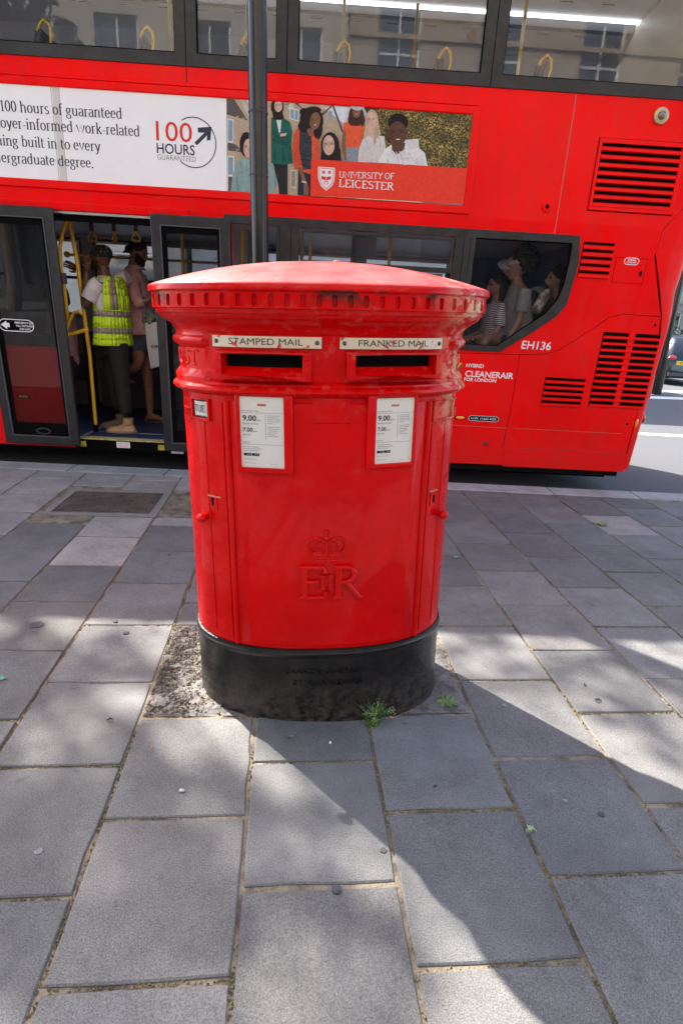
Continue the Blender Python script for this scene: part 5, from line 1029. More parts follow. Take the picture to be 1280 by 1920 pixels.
# blonde student
el(738, 155, 32, 56, (.42, .32, .20)); shp([(708, 150), (768, 150), (782, 220), (752, 278), (738, 240), (716, 240), (690, 270)], (.46, .36, .23)); shp([(668, 360), (672, 300), (690, 250), (725, 225), (765, 230), (800, 232), (806, 290), (800, 365)], (.58, .54, .50)); shp([(720, 200), (748, 200), (745, 240), (728, 236)], SK4); face(735, 155, 25, 44, SK4); shp([(752, 190), (772, 195), (770, 240), (748, 280), (744, 262)], (.40, .30, .18)); shp([(768, 240), (774, 240), (790, 360), (782, 360)], (.46, .42, .39))
speck(684, 255, 796, 355, 60, (.56, .52, .48), .18, 4, 22, 5)
# student in white hoodie
shp([(800, 300), (832, 275), (905, 250), (968, 245), (972, 292), (1000, 315), (1014, 380), (766, 364)], (.66, .65, .63)); shp([(905, 250), (968, 247), (970, 290), (920, 300)], (.56, .55, .54)); shp([(832, 290), (900, 270), (905, 300), (860, 330), (836, 315)], (.45, .45, .45)); shp([(835, 270), (905, 265), (895, 300), (860, 325), (838, 300)], SK3)
el(868, 165, 50, 46, (.012, .009, .008)); face(865, 220, 46, 62, SK3)
speck(812, 318, 990, 368, 60, (.60, .59, .58), .22, 5, 22, 8); shp([(812, 205), (820, 198), (820, 245), (814, 240)], SK3)
# red panel with shield and name
shp([(436, 347), (1218, 393), (1200, 572), (432, 530)], (.72, .045, .022))
shp([(470, 384), (554, 390), (552, 450), (540, 480), (510, 504), (484, 480), (470, 440)], (.72, .70, .68)); shp([(475, 389), (549, 395), (547, 448), (536, 476), (510, 497), (488, 476), (475, 438)], (.62, .035, .02)); shp([(478, 392), (546, 398), (544, 447), (534, 474), (510, 493), (490, 474), (478, 437)], (.72, .70, .68))
for cx in (497, 527):
    for k in range(5): el(cx+5.5*math.cos(k*1.257-1.57), 412+5.5*math.sin(k*1.257-1.57), 3.6, 3.6, (.62, .04, .02))
shp([(488, 430), (510, 436), (534, 432), (534, 448), (510, 453), (486, 446)], (.62, .04, .02)); shp([(509, 434), (512, 434), (512, 454), (509, 454)], (.72, .7, .68)); el(510, 466, 10, 12, (.62, .04, .02)); el(510, 469, 6, 11, (.72, .70, .68))
shp([(655, 540), (988, 560), (988, 564), (655, 545)], (.65, .6, .5)); shp([(432, 528), (640, 540), (640, 544), (432, 532)], (.55, .42, .15))
LAY[0] += 3; o_ = .0062+LAY[0]*.00009; wh = (.74, .72, .70)
a, b = q2(574, 439), q2(848, 447); a2, b2 = q2(572, 484), q2(846, 501)
serif_text(PM, 'UNIVERSITY OF', bw, a, b, (q2(574, 409)[1]-a[1])/.70, o_, thick=.050, thin=.026, col=wh); serif_text(PM, 'LEICESTER', bw, a2, b2, (q2(572, 447)[1]-a2[1])/.70, o_, thick=.058, thin=.028, col=wh)
PM.build('printing', pr, pic)
# panel seams and the rear end furniture
def seamline(pts, w=.004, m=black, name='panel_seam'):
    L = [S(*p) for p in pts]; mb = MB()
    for i in range(len(L)-1):
        a, b = Vector(L[i]), Vector(L[i+1]); n = (b-a).normalized(); n = Vector((-n.y, n.x))*w/2; e = (b-a).normalized()*w*.4
        mb.add([bw(*(a-n-e), .0012), bw(*(b-n+e), .0012), bw(*(b+n+e), .0012), bw(*(a+n-e), .0012)], [(0, 1, 2, 3)])
    return mb.build(name, m, bus)
thin = mat('seam_light', (.30, .14, .10), .7)
zz = S(1060, 300)
xm = (S(1085, 168)[0]+S(1035, 438)[0])/2; z_a, z_b = S(1085, 168)[1], 2.405
mb = MB().prism(rx(xm-.003, xm+.003, 2.4, z_a), bw, 0, .0013).prism(rx(xm-.003, xm+.003, bz1+.002, 2.3995), bw, 0, .0013); mb.build('panel_seam', thin, bus)
xm = S(350, 140)[0]; MB().prism(rx(xm-.0025, xm+.0025, ztop-.01, fz), bw, 0, .0013).build('panel_seam', black, bus)
xm = S(360, 385)[0]; MB().prism(rx(xm-.0025, xm+.0025, 2.401, zbot-.016), bw, 0, .0013).build('panel_seam', thin, bus)
seamline([(848, 661), (974, 665)]); seamline([(974, 665), (1020, 664), (1050, 655), (1120, 610), (1140, 596), (1165, 589), (1238, 594)]); seamline([(974, 665), (958, 760), (942, 838)]); seamline([(845, 797), (950, 803)], m=thin); seamline([(962, 803), (1164, 813)], .003, thin); seamline([(943, 838), (1168, 850)], .004, grime)
seamline([(0, 752), (30, 753)], .004, thin)
pr_('skirt_lip', rx(S(944, 850)[0], seam[0][0]+.02, ZS+.005, S(1000, 842)[1]), .0, .012, bus_red, bevel=.004)
pr_('skirt_edge', rx(XF, DX0-.02, ZS-.02, ZS+.002), -.04, .004, bus_red)
def vent(x0, y0, x1, y1, n_, cols=1, frame=True, gap=.55):
    r = rc(x0, y0, x1, y1); xa, za = r[0]; xb3, zb3 = r[2]
    v = pr_('louvre_vent', rx(xa, xb3, za, zb3), .0008, .002, black) if not frame else pr_('louvre_vent', rx(xa-.025, xb3+.03, za-.03, zb3+.03), .0008, .018, bus_red, holes=[rx(xa, xb3, za, zb3)], bevel=.004)
    if frame: pr_('vent_recess', rx(xa, xb3, za, zb3), .0008, .002, black, v); pr_('vent_gap', rx(xa-.031, xb3+.036, za-.036, zb3+.036), .0004, .0022, black, v, holes=[rx(xa-.026, xb3+.031, za-.031, zb3+.031)])
    pit = (zb3-za)/n_; first = None; cw = (xb3-xa)/cols
    for c in range(cols):
        ca, cb = xa+cw*c+(0 if cols == 1 else .012*c), xa+cw*(c+1)-(.012 if cols > 1 and c == 0 else 0)
        if cols > 1 and c == 1: pr_('vent_mullion', rx(xa+cw-.03, xa+cw+.03, za, zb3), .002, .010, bus_red, v, bevel=.002)
    for i in range(n_):
        z = za+pit*i; sl_ = MB(); L = [(z-.002, .003), (z+pit*.03, .020), (z+pit*gap*.75, .017), (z+pit*gap, .003)]
        V = [bw(xx, a, b) for xx in (xa+.002, xb3-.002) for a, b in L]; sl_.add(V, [(0, 1, 5, 4), (1, 2, 6, 5), (2, 3, 7, 6), (0, 3, 2, 1), (4, 5, 6, 7)]); sl_.build('slat', bus_red, v, bevel=.0015)
    if frame: pr_('frame_edge', rx(xa-.004, xb3+.004, zb3-.004, zb3+.004), .01, .019, bus_red, v)
    return v
vent(1128, 267, 1252, 396, 8, gap=.55)
vent(1094, 453, 1138, 523, 5, frame=False, gap=.6); vent(1022, 707, 1086, 764, 5, frame=False, gap=.5); vent(1131, 622, 1203, 767, 12, cols=2, frame=False, gap=.42)
# hatch with its label
hx0, hz1 = S(1155, 482); hx1, hz0 = S(1203, 533); mb = MB(); w_ = .0025
for r_ in (rx(hx0, hx1, hz1-w_, hz1), rx(hx0, hx1, hz0, hz0+w_), rx(hx0, hx0+w_, hz0+w_, hz1-w_), rx(hx1-w_, hx1, hz0+w_, hz1-w_)): mb.prism(r_, bw, 0, .0013)
hh_ = mb.build('filler_hatch', black, bus); c = S(1183, 490); lb_ = MB().prism(stad(c[0]-.068, c[0]+.068, c[1], .030), bw, .0006, .002).build('hatch_label', decal, hh_)
MB().prism(stad(c[0]-.062, c[0]+.062, c[1], .024), bw, .002, .0026).build('label_field', bus_red, lb_); mb = MB(); flat_text(mb, 'HYBRID', bw, (c[0]-.036, c[1]+.003), (c[0]+.036, c[1]+.003), .014, .003, bold=.02); flat_text(mb, 'COOLANT', bw, (c[0]-.046, c[1]-.016), (c[0]+.046, c[1]-.016), .014, .003, bold=.02); mb.build('lettering', decal, lb_)
c = S(1202, 513); MB().ell(bw(c[0]-.01, c[1], .001), (.014, .003, .026)).build('hatch_latch', black, bus, smooth=60)
# round fittings
c = S(1237, 218); f = MB().tube([bw(*c, .0), bw(*c, .02), bw(*c, .024)], [.062, .062, .05], 24).build('marker_fitting', brass, bus, smooth=50); MB().ell(bw(*c, .022), (.034, .034, .034)).build('domed_lens', mat('smoked_lens', (.12, .14, .10), .1, coat=1), f, smooth=60)
c = S(1024, 388); f = MB().tube([bw(*c, .0), bw(*c, .016), bw(*c, .018)], [.045, .043, .030], 24).build('lock_rosette', bus_red, bus, smooth=50); MB().tube([bw(*c, .012), bw(*c, .0185)], [.018, .018], 16).build('lock_hole', black, f)
for px, py in ((1227, 610), (1175, 795)): c = S(px, py); MB().tube([bw(*c, .0), bw(*c, .002)], [.012, .012], 12).build('fixing_hole', black, bus)
c = S(910, 831); MB().ell(bw(*c, 0), (.035, .0016, .028)).build('scuff', mat('scuff', (.25, .01, .01), .8), bus, smooth=60)
mk = MB(); cx_ = 3.125; zc_ = S(1192, 797)[1]+.02; MB().ell((S(1192, 797)[0]+.0, by(.4)+.012, zc_), (.035, .022, .085)).build('lamp_base', black, bus, smooth=60, label='black lamp base on the rear corner'); MB().ell((S(1192, 797)[0]+.002, by(.4)+.002, zc_), (.020, .022, .055)).build('marker_lamp', amber, bus, smooth=60)
# lettering on the panels
def wtext(s, p0, p1, cap_px, m, bold=.01, shear=0, name='lettering', out=.0014):
    a, b = S(*p0), S(*p1); cap_ = S(p0[0], p0[1]-cap_px)[1]-a[1]; zz = (a[1]+b[1])/2; mb = MB(); flat_text(mb, s, bw, (a[0], zz), (b[0], zz), cap_, out, bold=bold, shear=shear); return mb.build(name, m, bus)
wtext('EH136', (976, 654), (1031, 656), 15, decal, .01, .05, name='fleet_number')
wtext('HYBRID', (873, 688), (906, 690), 6.6, decal, .02); wtext('CLEANERAIR', (871, 706), (961, 710), 11, decal, .02); wtext('FOR LONDON', (869, 714), (929, 716.5), 6, decal, .02)
mb = MB(); mb.prism(SP((854, 695), (866, 680), (857, 681), (850, 686)), bw, 0, .0014); mb.build('green_leaf_emblem', mat('decal_green', (.45, .50, .03), .4), bus); mb = MB(); mb.prism(SP((856, 697), (867, 681), (861, 699)), bw, 0, .0016); mb.build('green_leaf_emblem', mat('decal_dkgreen', (.01, .10, .03), .4), bus)
c0, c1 = S(877, 784), S(935, 786); zc = (c0[1]+c1[1])/2; pl = MB().prism(stad(c0[0], c1[0], zc, .030), bw, .0006, .003).build('weight_plate', black, bus); mb = MB(); mb.prism(stad(c0[0]+.003, c1[0]-.003, zc, .027), bw, .003, .0033, holes=[stad(c0[0]+.007, c1[0]-.007, zc, .023)[::-1]]); flat_text(mb, 'U.W. 11665 KGS', bw, (c0[0]+.03, zc-.011), (c1[0]-.03, zc-.011), .022, .0036, bold=.01); mb.build('lettering', decal, pl)
# wheels
for k, wxp in enumerate((wheelx, -5.6)):
    for yy in (by(.4)+.06, YF-.34):
        w = MB().tube([(wxp, yy, .36), (wxp, yy+.01, .36), (wxp, yy+.27, .36), (wxp, yy+.28, .36)], [.44, .48, .48, .44], 32).build('wheel', tyre, bus, smooth=40)
        MB().tube([(wxp, yy-.005, .36), (wxp, yy+.02, .36)], [.28, .26], 24).build('rim', steel, w, smooth=40); MB().tube([(wxp, yy-.05, .36), (wxp, yy, .36)], [.09, .12], 16).build('hub', steel, w, smooth=40)
# ------------------------------------------------------------------ PEOPLE
def skin(J, E_, root_, lv=2):
    """J: {name: (pos, radius or (rx, ry))}; returns evaluated verts, faces"""
    names = list(J); idx = {n: i for i, n in enumerate(names)}
    me = bpy.data.meshes.new('s'); me.from_pydata([tuple(J[n][0]) for n in names], [(idx[a], idx[b]) for a, b in E_], [])
    ob = bpy.data.objects.new('s', me); C.objects.link(ob); ob.modifiers.new('sk', 'SKIN'); sv = me.skin_vertices[0].data
    for n in names: r = J[n][1]; sv[idx[n]].radius = (r, r) if isinstance(r, (int, float)) else r; sv[idx[n]].use_root = (n == root_)
    m = ob.modifiers.new('ss', 'SUBSURF'); m.levels = lv
    dg = bpy.context.evaluated_depsgraph_get(); em = bpy.data.meshes.new_from_object(ob.evaluated_get(dg)); V = [tuple(v.co) for v in em.vertices]; F = [tuple(p.vertices) for p in em.polygons]
    bpy.data.objects.remove(ob); bpy.data.meshes.remove(me); bpy.data.meshes.remove(em); return V, F
def head(mb, c, yaw, pitch=0, s=1.0, m=0, me_=1, ml=2):
    """head whose face looks along yaw (0 = +X); c = centre of skull"""
    nu, nv = 36, 26; V = []; M = Matrix.Rotation(yaw, 3, 'Z')@Matrix.Rotation(-pitch, 3, 'Y')
    g = lambda a, b, w: math.exp(-((a*a+b*b)/(w*w)))
    for i in range(nv+1):
        th = math.pi*i/nv
        for j in range(nu):
            ph = 2*math.pi*j/nu; x, y, z = math.sin(th)*math.cos(ph), math.sin(th)*math.sin(ph), math.cos(th)
            X_, Y_, Z_ = .098*x, .076*y, .118*z
            if z < -.1: k = min(1, (-z-.1)/.9); Y_ *= 1-.35*k; X_ *= 1-(.10*k if x > 0 else .35*k)
            if x > 0:
                X_ += .024*g(y/1, (z+.18)/1.3, .16)+.008*g(y, z+.05, .14); X_ -= .010*(g(y-.38, z-.06, .2)+g(y+.38, z-.06, .2)); X_ += .006*g(y*.5, z-.28, .22)
                X_ += .008*g(y*.8, z+.50, .13)-.005*g(y*.7, z+.62, .08)+.010*g(y*.8, z+.82, .2)
            V.append(M@Vector((X_*s, Y_*s, Z_*s))+Vector(c))
    mb.add(V, [(i*nu+j, i*nu+(j+1) % nu, (i+1)*nu+(j+1) % nu, (i+1)*nu+j) for i in range(nv) for j in range(nu)], m)
    for sg in (-1, 1):
        mb.ell(M@Vector((-.005, sg*.077, -.012))*s+Vector(c), (.020*s, .010*s, .032*s), m, 10, 8, rot=M); mb.ell(M@Vector((.083, sg*.029, .010))*s+Vector(c), (.010*s, .014*s, .008*s), me_, 8, 6, rot=M)
        mb.ell(M@Vector((.089, sg*.030, .028))*s+Vector(c), (.008*s, .018*s, .004*s), me_, 8, 5, rot=M)
    mb.ell(M@Vector((.094, 0, -.056))*s+Vector(c), (.009*s, .022*s, .007*s), ml, 8, 6, rot=M)
    return M
def hand(mb, w, d, up, m=0, s=1.0, curl=.5):
    """five fingered hand: w wrist, d pointing direction, up = back of the hand normal"""
    d = Vector(d).normalized(); up = Vector(up); up = (up-d*up.dot(d)).normalized(); sd = d.cross(up)
    mb.tube([w, w+d*.03*s, w+d*.07*s, w+d*.088*s], [.024*s, .030*s, .036*s, .030*s], 10, m, flat=.55 if False else .8)
    for k, (o, L) in enumerate(((-.028, .062), (-.010, .072), (.010, .068), (.027, .052))):
        p = w+d*.082*s+sd*o*s; a = p+d*L*.42*s-up*curl*.010*s; b = a+d*L*.34*s*(1-curl*.4)-up*curl*.020*s; c = b+d*L*.24*s*(1-curl*.7)-up*curl*.022*s; mb.tube([p-d*.012*s, p, a, b, c], [.008*s, .009*s, .0085*s, .0075*s, .0055*s], 8, m)
    p = w+d*.025*s-sd*.028*s; mb.tube([p, p-sd*.018*s+d*.022*s-up*.008*s, p-sd*.022*s+d*.048*s-up*.016*s], [.012*s, .0105*s, .007*s], 8, m)
def ering(c, ax, ay, n=24, bump=0):
    return [Vector(c)+Vector(ax)*math.cos(2*math.pi*i/n)*(1+bump*math.sin(5*i))+Vector(ay)*math.sin(2*math.pi*i/n)*(1+bump*math.sin(3*i+1)) for i in range(n)]
def person(label, foot, cat='person', group=None):
    return root('person', foot, label, cat, group)
def skinm(name, c): return mat(name, c, .48, var=.08, vs_=30, bump=.05, bs=200)
eye_m = mat('dark_eyes', (.015, .01, .01), .3)
def cloth(name, c, **k): return mat(name, c, .85, var=k.pop('var', .12), vs_=k.pop('vs_', 14), bump=.5, bs=k.pop('bs', 26), bdist=.012, **k)
V3 = Vector
# --- man in the hi-vis waistcoat, back towards us, looking left
Y1 = 6.12; foot = P(222, 795, Y1); foot.z = .236
p1 = person('man in yellow hi-vis waistcoat and patterned black bandana standing in the bus doorway', (foot.x, Y1, .236))
q_ = lambda px, py, dy=0: P(px, py, Y1+dy)
sk1 = skinm('skin_dark', (.115, .052, .030)); lip = mat('lips', (.16, .06, .05), .5)
hd = q_(189, 483); nk = q_(195, 513); ch = q_(202, 532); ab = q_(208, 590); pv = q_(209, 640)
sn = q_(180, 536, -.17); sf = q_(228, 524, .16); en = q_(158, 577, -.20); wn = q_(163, 508, -.10); ef = q_(176, 548, .26); wf = q_(148, 506, .02)
J = {'pv': (pv, (.15, .12)), 'ab': (ab, (.13, .11)), 'ch': (ch+V3((0, 0, -.08)), (.15, .11)), 'nb': (ch+V3((0, 0, .0)), .075), 'nk': (nk, .055), 'hb': (hd+V3((.02, 0, -.03)), .06),
     'sn': (sn, .062), 'en': (en, .043), 'wn': (wn, .027), 'sf': (sf, .06), 'ef': (ef, .042), 'wf': (wf, .027),
     'hn': (q_(222, 655, -.08), .09), 'kn': (q_(229, 712, -.10), .062), 'an': (q_(238, 780, -.12), .045), 'hf': (q_(206, 652, .08), .09), 'kf': (q_(212, 710, .10), .06), 'af': (q_(224, 771, .12), .042)}
V, F = skin(J, [('pv', 'ab'), ('ab', 'ch'), ('ch', 'nb'), ('nb', 'nk'), ('nk', 'hb'), ('ch', 'sn'), ('sn', 'en'), ('en', 'wn'), ('ch', 'sf'), ('sf', 'ef'), ('ef', 'wf'), ('pv', 'hn'), ('hn', 'kn'), ('kn', 'an'), ('pv', 'hf'), ('hf', 'kf'), ('kf', 'af')], 'pv')
mb = MB(); mb.add(V, F); M1 = head(mb, hd, R(180), R(-4)); hand(mb, wn, q_(166, 478, -.12)-wn, (0, -1, .2), s=1.0, curl=.35); hand(mb, wf, q_(137, 500, -.02)-wf, (0, -1, .3), s=1.0, curl=1.1)
mb.build('body', [sk1, eye_m, lip], p1, smooth=80)
mb = MB(); hr = MB(); R1 = [ering(hd+M1@V3((-.010-.02*t, 0, .018+.100*t)), M1@V3((.108*math.sqrt(max(.02, 1-t*t)), 0, .0)), M1@V3((0, .088*math.sqrt(max(.02, 1-t*t)), 0)), 24) for t in (-.22, 0, .2, .45, .7, .88, .98, 1)]
R1[0] = [v+M1@V3((.0, 0, .03)) if (M1.inverted()@(v-hd)).x > .03 else v for v in R1[0]]; mb.rings(R1); bd = mat('patterned_bandana', (.012, .012, .014), .8, col2=(.30, .30, .31), vs_=20, fac=(.60, .62)); mb.build('bandana', bd, p1, smooth=60)
mb = MB()
for i in range(60):
    a = random.uniform(-1.3, 1.3); zz = random.uniform(-.105, -.045); r = .080 if abs(a) > .8 else .092; mb.ell(hd+M1@V3((r*math.cos(a)*.95, .070*math.sin(a)*.95, zz+.01*abs(a))), (.014, .013, .014), nu=7, nv=5)
mb.build('beard', mat('black_hair', (.012, .009, .008), .8, bump=.6, bs=150), p1, smooth=60)
fwd = V3((-1, .30, 0)).normalized(); side = V3((.30, 1, 0)).normalized()    # chest looks left and a little away
def torso(name, m, P_, lv, cz, par, top=True, mats=None):
    mb = MB(); mb.rings([ering(c, side*a, fwd*b, 28, bump) for c, a, b, bump in lv], mats=mats); return mb.build(name, m, par, smooth=60)
# white t-shirt: body and short sleeves in one mesh
tee = cloth('white_tshirt', (.60, .59, .60)); mb = MB(); mb.rings([ering(c, side*a, fwd*b, 24) for c, a, b in ((q_(209, 640), .185, .135), (ab, .18, .13), (ch+V3((.01, 0, -.12)), .195, .125), (ch+V3((.0, 0, -.03)), .190, .105), (ch+V3((0, 0, .035)), .12, .085), (nk+V3((.006, 0, -.02)), .068, .064))])
for s_, e_ in ((sn, en), (sf, ef)): d = (e_-s_); mb.tube([s_-d*.15+V3((.02, 0, .01)), s_, s_+d*.35, s_+d*.62], [.062, .078, .074, .076], 16)
mb.build('t_shirt', tee, p1, smooth=60)
# hi-vis waistcoat with grey bands: rings coloured by height
hv = mat('hi_vis_yellow', (.60, .88, .03), .75, var=.08, vs_=9, bump=.6, bs=9, bdist=.03, spec=.3); hv.node_tree.nodes['Principled BSDF'].inputs['Emission Strength'].default_value = 0
gb = mat('reflective_grey', (.32, .28, .25), .5, var=.12, bump=.3, bs=30); top_ = q_(205, 508); bot = q_(206, 645)
lv = []; ms = []; zt, zb = q_(205, 512).z, q_(206, 646).z; Ls = [0, .03, .08, .16, .22, .235, .335, .35, .40, .45, .54, .56, .68, .82, .94, 1.0]
Hh = zb-zt
spec = [(0.0, .05, .05), (.05, .13, .085), (.11, .185, .11), (.20, .205, .125), (.30, .212, .135), (.50, .215, .145), (.52, .214, .145), (.60, .214, .147), (.61, .215, .148), (.745, .222, .155), (.755, .222, .155), (.835, .224, .158), (.845, .226, .160), (.92, .232, .165), (1.0, .238, .170)]
rs = []; mm = []
for t, a, b in spec:
    k = q_(205+6*t, 508+t*138); c = V3((k.x+.012, Y1+.0, zt+Hh*t if t else zt+.01)); rs.append(ering(c, side*a, fwd*b, 32, .005 if t > .3 else 0))
for i in range(len(spec)-1): m_ = (spec[i][0]+spec[i+1][0])/2; mm.append(1 if (.51 < m_ < .60) or (.75 < m_ < .84) else 0)
mb = MB(); nr_ = 32
for i in range(len(rs)-1):
    for j in range(nr_):
        ang = 2*math.pi*j/nr_; t = spec[i][0]
        if .05 <= t < .5 and (abs(math.cos(ang)) > .93 and t >= .05): continue       # arm holes
        if i == 0: continue
        strap = (t < .5 and (.50 < abs(math.cos(ang)) < .80))
        mb.add([rs[i][j], rs[i][(j+1) % nr_], rs[i+1][(j+1) % nr_], rs[i+1][j]], [(0, 1, 2, 3)], 1 if (mm[i] or strap) else 0)
vest = mb.build('hi_vis_waistcoat', [hv, gb], p1, smooth=80); md = vest.modifiers.new('t', 'SOLIDIFY'); md.thickness = .006
# printed emblem between the shoulders
bk = -fwd; mb = MB(); ec = V3((ch.x+.02, Y1, zt-.17))+bk*.142+side*(-.0)
def vf(u, z, o): return ec+side*u*-1+V3((0, 0, z))+bk*(o-abs(u)*.22)
ridge(mb, A(0, .03, .042, .085, 100, -200, 18), .004, .002, vf, base=.002); flat_text(mb, 'gm', vf, (-.022, .02), (.024, .02), .03, .004, bold=.02)
for i, w in enumerate((.03, .05, .035)): mb.prism([(-w, -.085-.018*i), (w, -.085-.018*i), (w, -.078-.018*i), (-w, -.078-.018*i)], vf, .002, .004)
mb.build('back_print', mat('green_print', (.05, .18, .03), .7), vest)
tr = cloth('dark_trousers', (.012, .011, .011)); JT = {k: (J[k][0], r) for k, r in (('pv', (.155, .125)), ('hn', .108), ('kn', .082), ('an', .072), ('hf', .105), ('kf', .080), ('af', .068))}
V, F = skin(JT, [('pv', 'hn'), ('hn', 'kn'), ('kn', 'an'), ('pv', 'hf'), ('hf', 'kf'), ('kf', 'af')], 'pv'); mb = MB(); mb.add(V, F); mb.build('trousers', tr, p1, smooth=80)
def boot(a, toe, m, sole, par, z=.236, name='boot'):
    d = V3((toe.x-a.x, toe.y-a.y, 0)).normalized(); sd = V3((-d.y, d.x, 0)); heel = V3((a.x, a.y, z))-d*.07; L = .29; mb = MB(); rs = []
    for t, w, h in ((0, .030, .055), (.05, .040, .085), (.18, .043, .12), (.34, .043, .115), (.5, .046, .085), (.7, .052, .066), (.88, .046, .055), (.98, .025, .038), (1, .008, .028)):
        c = heel+d*L*t; rs.append([c+sd*w*math.cos(x_)+V3((0, 0, .022+max(0, h-.022)*max(0, math.sin(x_))**.8 if math.sin(x_) > 0 else .022+.004*math.sin(x_))) for x_ in [2*math.pi*k/16 for k in range(16)]])
    mb.rings(rs); mb.tube([V3((a.x, a.y, z+.09)), V3((a.x, a.y, z+.13)), V3((a.x, a.y, z+.155))], [.050, .052, .056], 16); b = mb.build(name, m, par, smooth=60)
    mb = MB(); rs = []
    for zz, g in ((.001, 1.0), (.020, 1.06), (.030, 1.0)):
        rs.append([heel+d*L*.5+V3((0, 0, zz))+d*math.cos(x_)*L*.53*g+sd*math.sin(x_)*.050*g*(1 if math.cos(x_) > 0 else .85) for x_ in [2*math.pi*k/20 for k in range(20)]])
    mb.rings(rs); mb.build('sole', sole, b, smooth=40)
    mb = MB()
    for k in range(4): c = heel+d*(L*.40+.022*k)+V3((0, 0, .112-.012*k)); mb.tube([c-sd*.028, c+V3((0, 0, .012)), c+sd*.028], [.003]*3, 5)
    mb.build('lace', mat('dark_laces', (.05, .03, .02), .8), b)
boot(q_(240, 785, -.12), q_(200, 795, -.14), mat('tan_nubuck', (.42, .28, .15), .8, var=.12, vs_=20, bump=.3), mat('boot_sole', (.28, .22, .16), .7), p1)
boot(q_(226, 768, .12), q_(190, 775, .12), mat('brown_nubuck', (.16, .11, .07), .8, var=.12, vs_=20, bump=.3), MATS['boot_sole'], p1)
# --- man in the pink shirt, looking right, further inside
Y2 = 6.62; q2_ = lambda px, py, dy=0: P(px, py, Y2+dy); foot = q2_(283, 762); p2 = person('bearded man in a pink shirt and denim shorts standing inside the bus, facing right', (foot.x, Y2, .236))
sk2 = skinm('skin_brown', (.24, .125, .075)); hd = q2_(259, 473); nk = q2_(250, 500); ch = q2_(252, 522); ab = q2_(262, 580); pv = q2_(262, 625)
sn = q2_(246, 525, -.16); sf = q2_(262, 520, .16); en = q2_(256, 568, -.22); wn = q2_(284, 560, -.20); ef = q2_(272, 560, .2); wf = q2_(296, 552, .12)
J = {'pv': (pv, (.15, .13)), 'ab': (ab, (.15, .14)), 'ch': (ch+V3((0, 0, -.08)), (.15, .12)), 'nb': (ch, .08), 'nk': (nk, .06), 'hb': (hd+V3((-.02, 0, -.03)), .065), 'sn': (sn, .06), 'en': (en, .045), 'wn': (wn, .028), 'sf': (sf, .06), 'ef': (ef, .045), 'wf': (wf, .028),
     'hn': (q2_(258, 645, -.09), .10), 'kn': (q2_(262, 684, -.14), .062), 'an': (q2_(226, 704, -.06), .042), 'hf': (q2_(274, 645, .08), .10), 'kf': (q2_(276, 700, .08), .062), 'cf': (q2_(279, 725, .08), .055), 'af': (q2_(281, 752, .08), .036)}
J['af'] = (V3((J['af'][0].x, J['af'][0].y, .30)), .036)
V, F = skin(J, [('pv', 'ab'), ('ab', 'ch'), ('ch', 'nb'), ('nb', 'nk'), ('nk', 'hb'), ('ch', 'sn'), ('sn', 'en'), ('en', 'wn'), ('ch', 'sf'), ('sf', 'ef'), ('ef', 'wf'), ('pv', 'hn'), ('hn', 'kn'), ('kn', 'an'), ('pv', 'hf'), ('hf', 'kf'), ('kf', 'cf'), ('cf', 'af')], 'pv')
mb = MB(); mb.add(V, F); M2 = head(mb, hd, R(-8), R(-22)); hand(mb, wn, V3((1, 0, .1)), (0, -.6, 1), curl=.8); hand(mb, wf, V3((1, -.2, .1)), (0, -.4, 1), curl=.8)
def bare_foot(mb, a, d, z):
    d = V3(d).normalized(); sd = V3((-d.y, d.x, 0)); h = V3((a.x, a.y, z))-d*.06; rs = []
    for t, w, hh in ((0, .025, .03), (.1, .034, .07), (.25, .036, .10), (.45, .040, .075), (.65, .046, .05), (.85, .046, .032), (.97, .03, .022), (1, .01, .014)):
        c = h+d*.25*t; rs.append([c+sd*w*math.cos(x_)+V3((0, 0, max(.001, .5*hh*(1+math.sin(x_))))) for x_ in [2*math.pi*k/14 for k in range(14)]])
    mb.rings(rs)
bare_foot(mb, J['af'][0], (1, -.1, 0), .256); bare_foot(mb, J['an'][0]+V3((-.02, 0, 0)), (.2, .2, 0), J['an'][0].z-.09); mb.build('body', [sk2, eye_m, lip], p2, smooth=80)
mb = MB(); hbm = MATS['black_hair']; mb.rings([ering(hd+M2@V3((-.016-.01*t, 0, .030+.095*t)), M2@V3((.102*math.sqrt(max(.02, 1-t*t)), 0, .02)), M2@V3((0, .084*math.sqrt(max(.02, 1-t*t)), 0)), 22, .015) for t in (-.6, -.3, 0, .3, .6, .85, .98)]); mb.ell(hd+M2@V3((-.115, 0, -.02)), (.03, .03, .04)); mb.tube([hd+M2@V3((-.11, 0, -.02)), hd+M2@V3((-.15, 0, -.07))], [.02, .008], 8); mb.build('hair', hbm, p2, smooth=60)
mb = MB()
for i in range(90):
    a = random.uniform(-1.35, 1.35); zz = random.uniform(-.125, -.04); r = .090; mb.ell(hd+M2@V3((r*math.cos(a)*.92+.006, .072*math.sin(a), zz+.02*abs(a))), (.016, .014, .016), nu=7, nv=5)
mb.build('beard', hbm, p2, smooth=60)
fwd = V3((1, -.1, 0)).normalized(); side = V3((.1, 1, 0)).normalized(); pk = cloth('pink_shirt', (.50, .30, .29)); mb = MB(); c_ = lambda px, py: q2_(px, py)
mb.rings([ering(c, side*a, fwd*b, 26, bu) for c, a, b, bu in ((c_(264, 626), .200, .175, .02), (c_(263, 600), .195, .165, .02), (ab, .19, .155, .01), (c_(257, 548), .19, .14, 0), (ch, .185, .115, 0), (c_(250, 508), .12, .085, 0), (c_(250, 500), .075, .070, 0))])
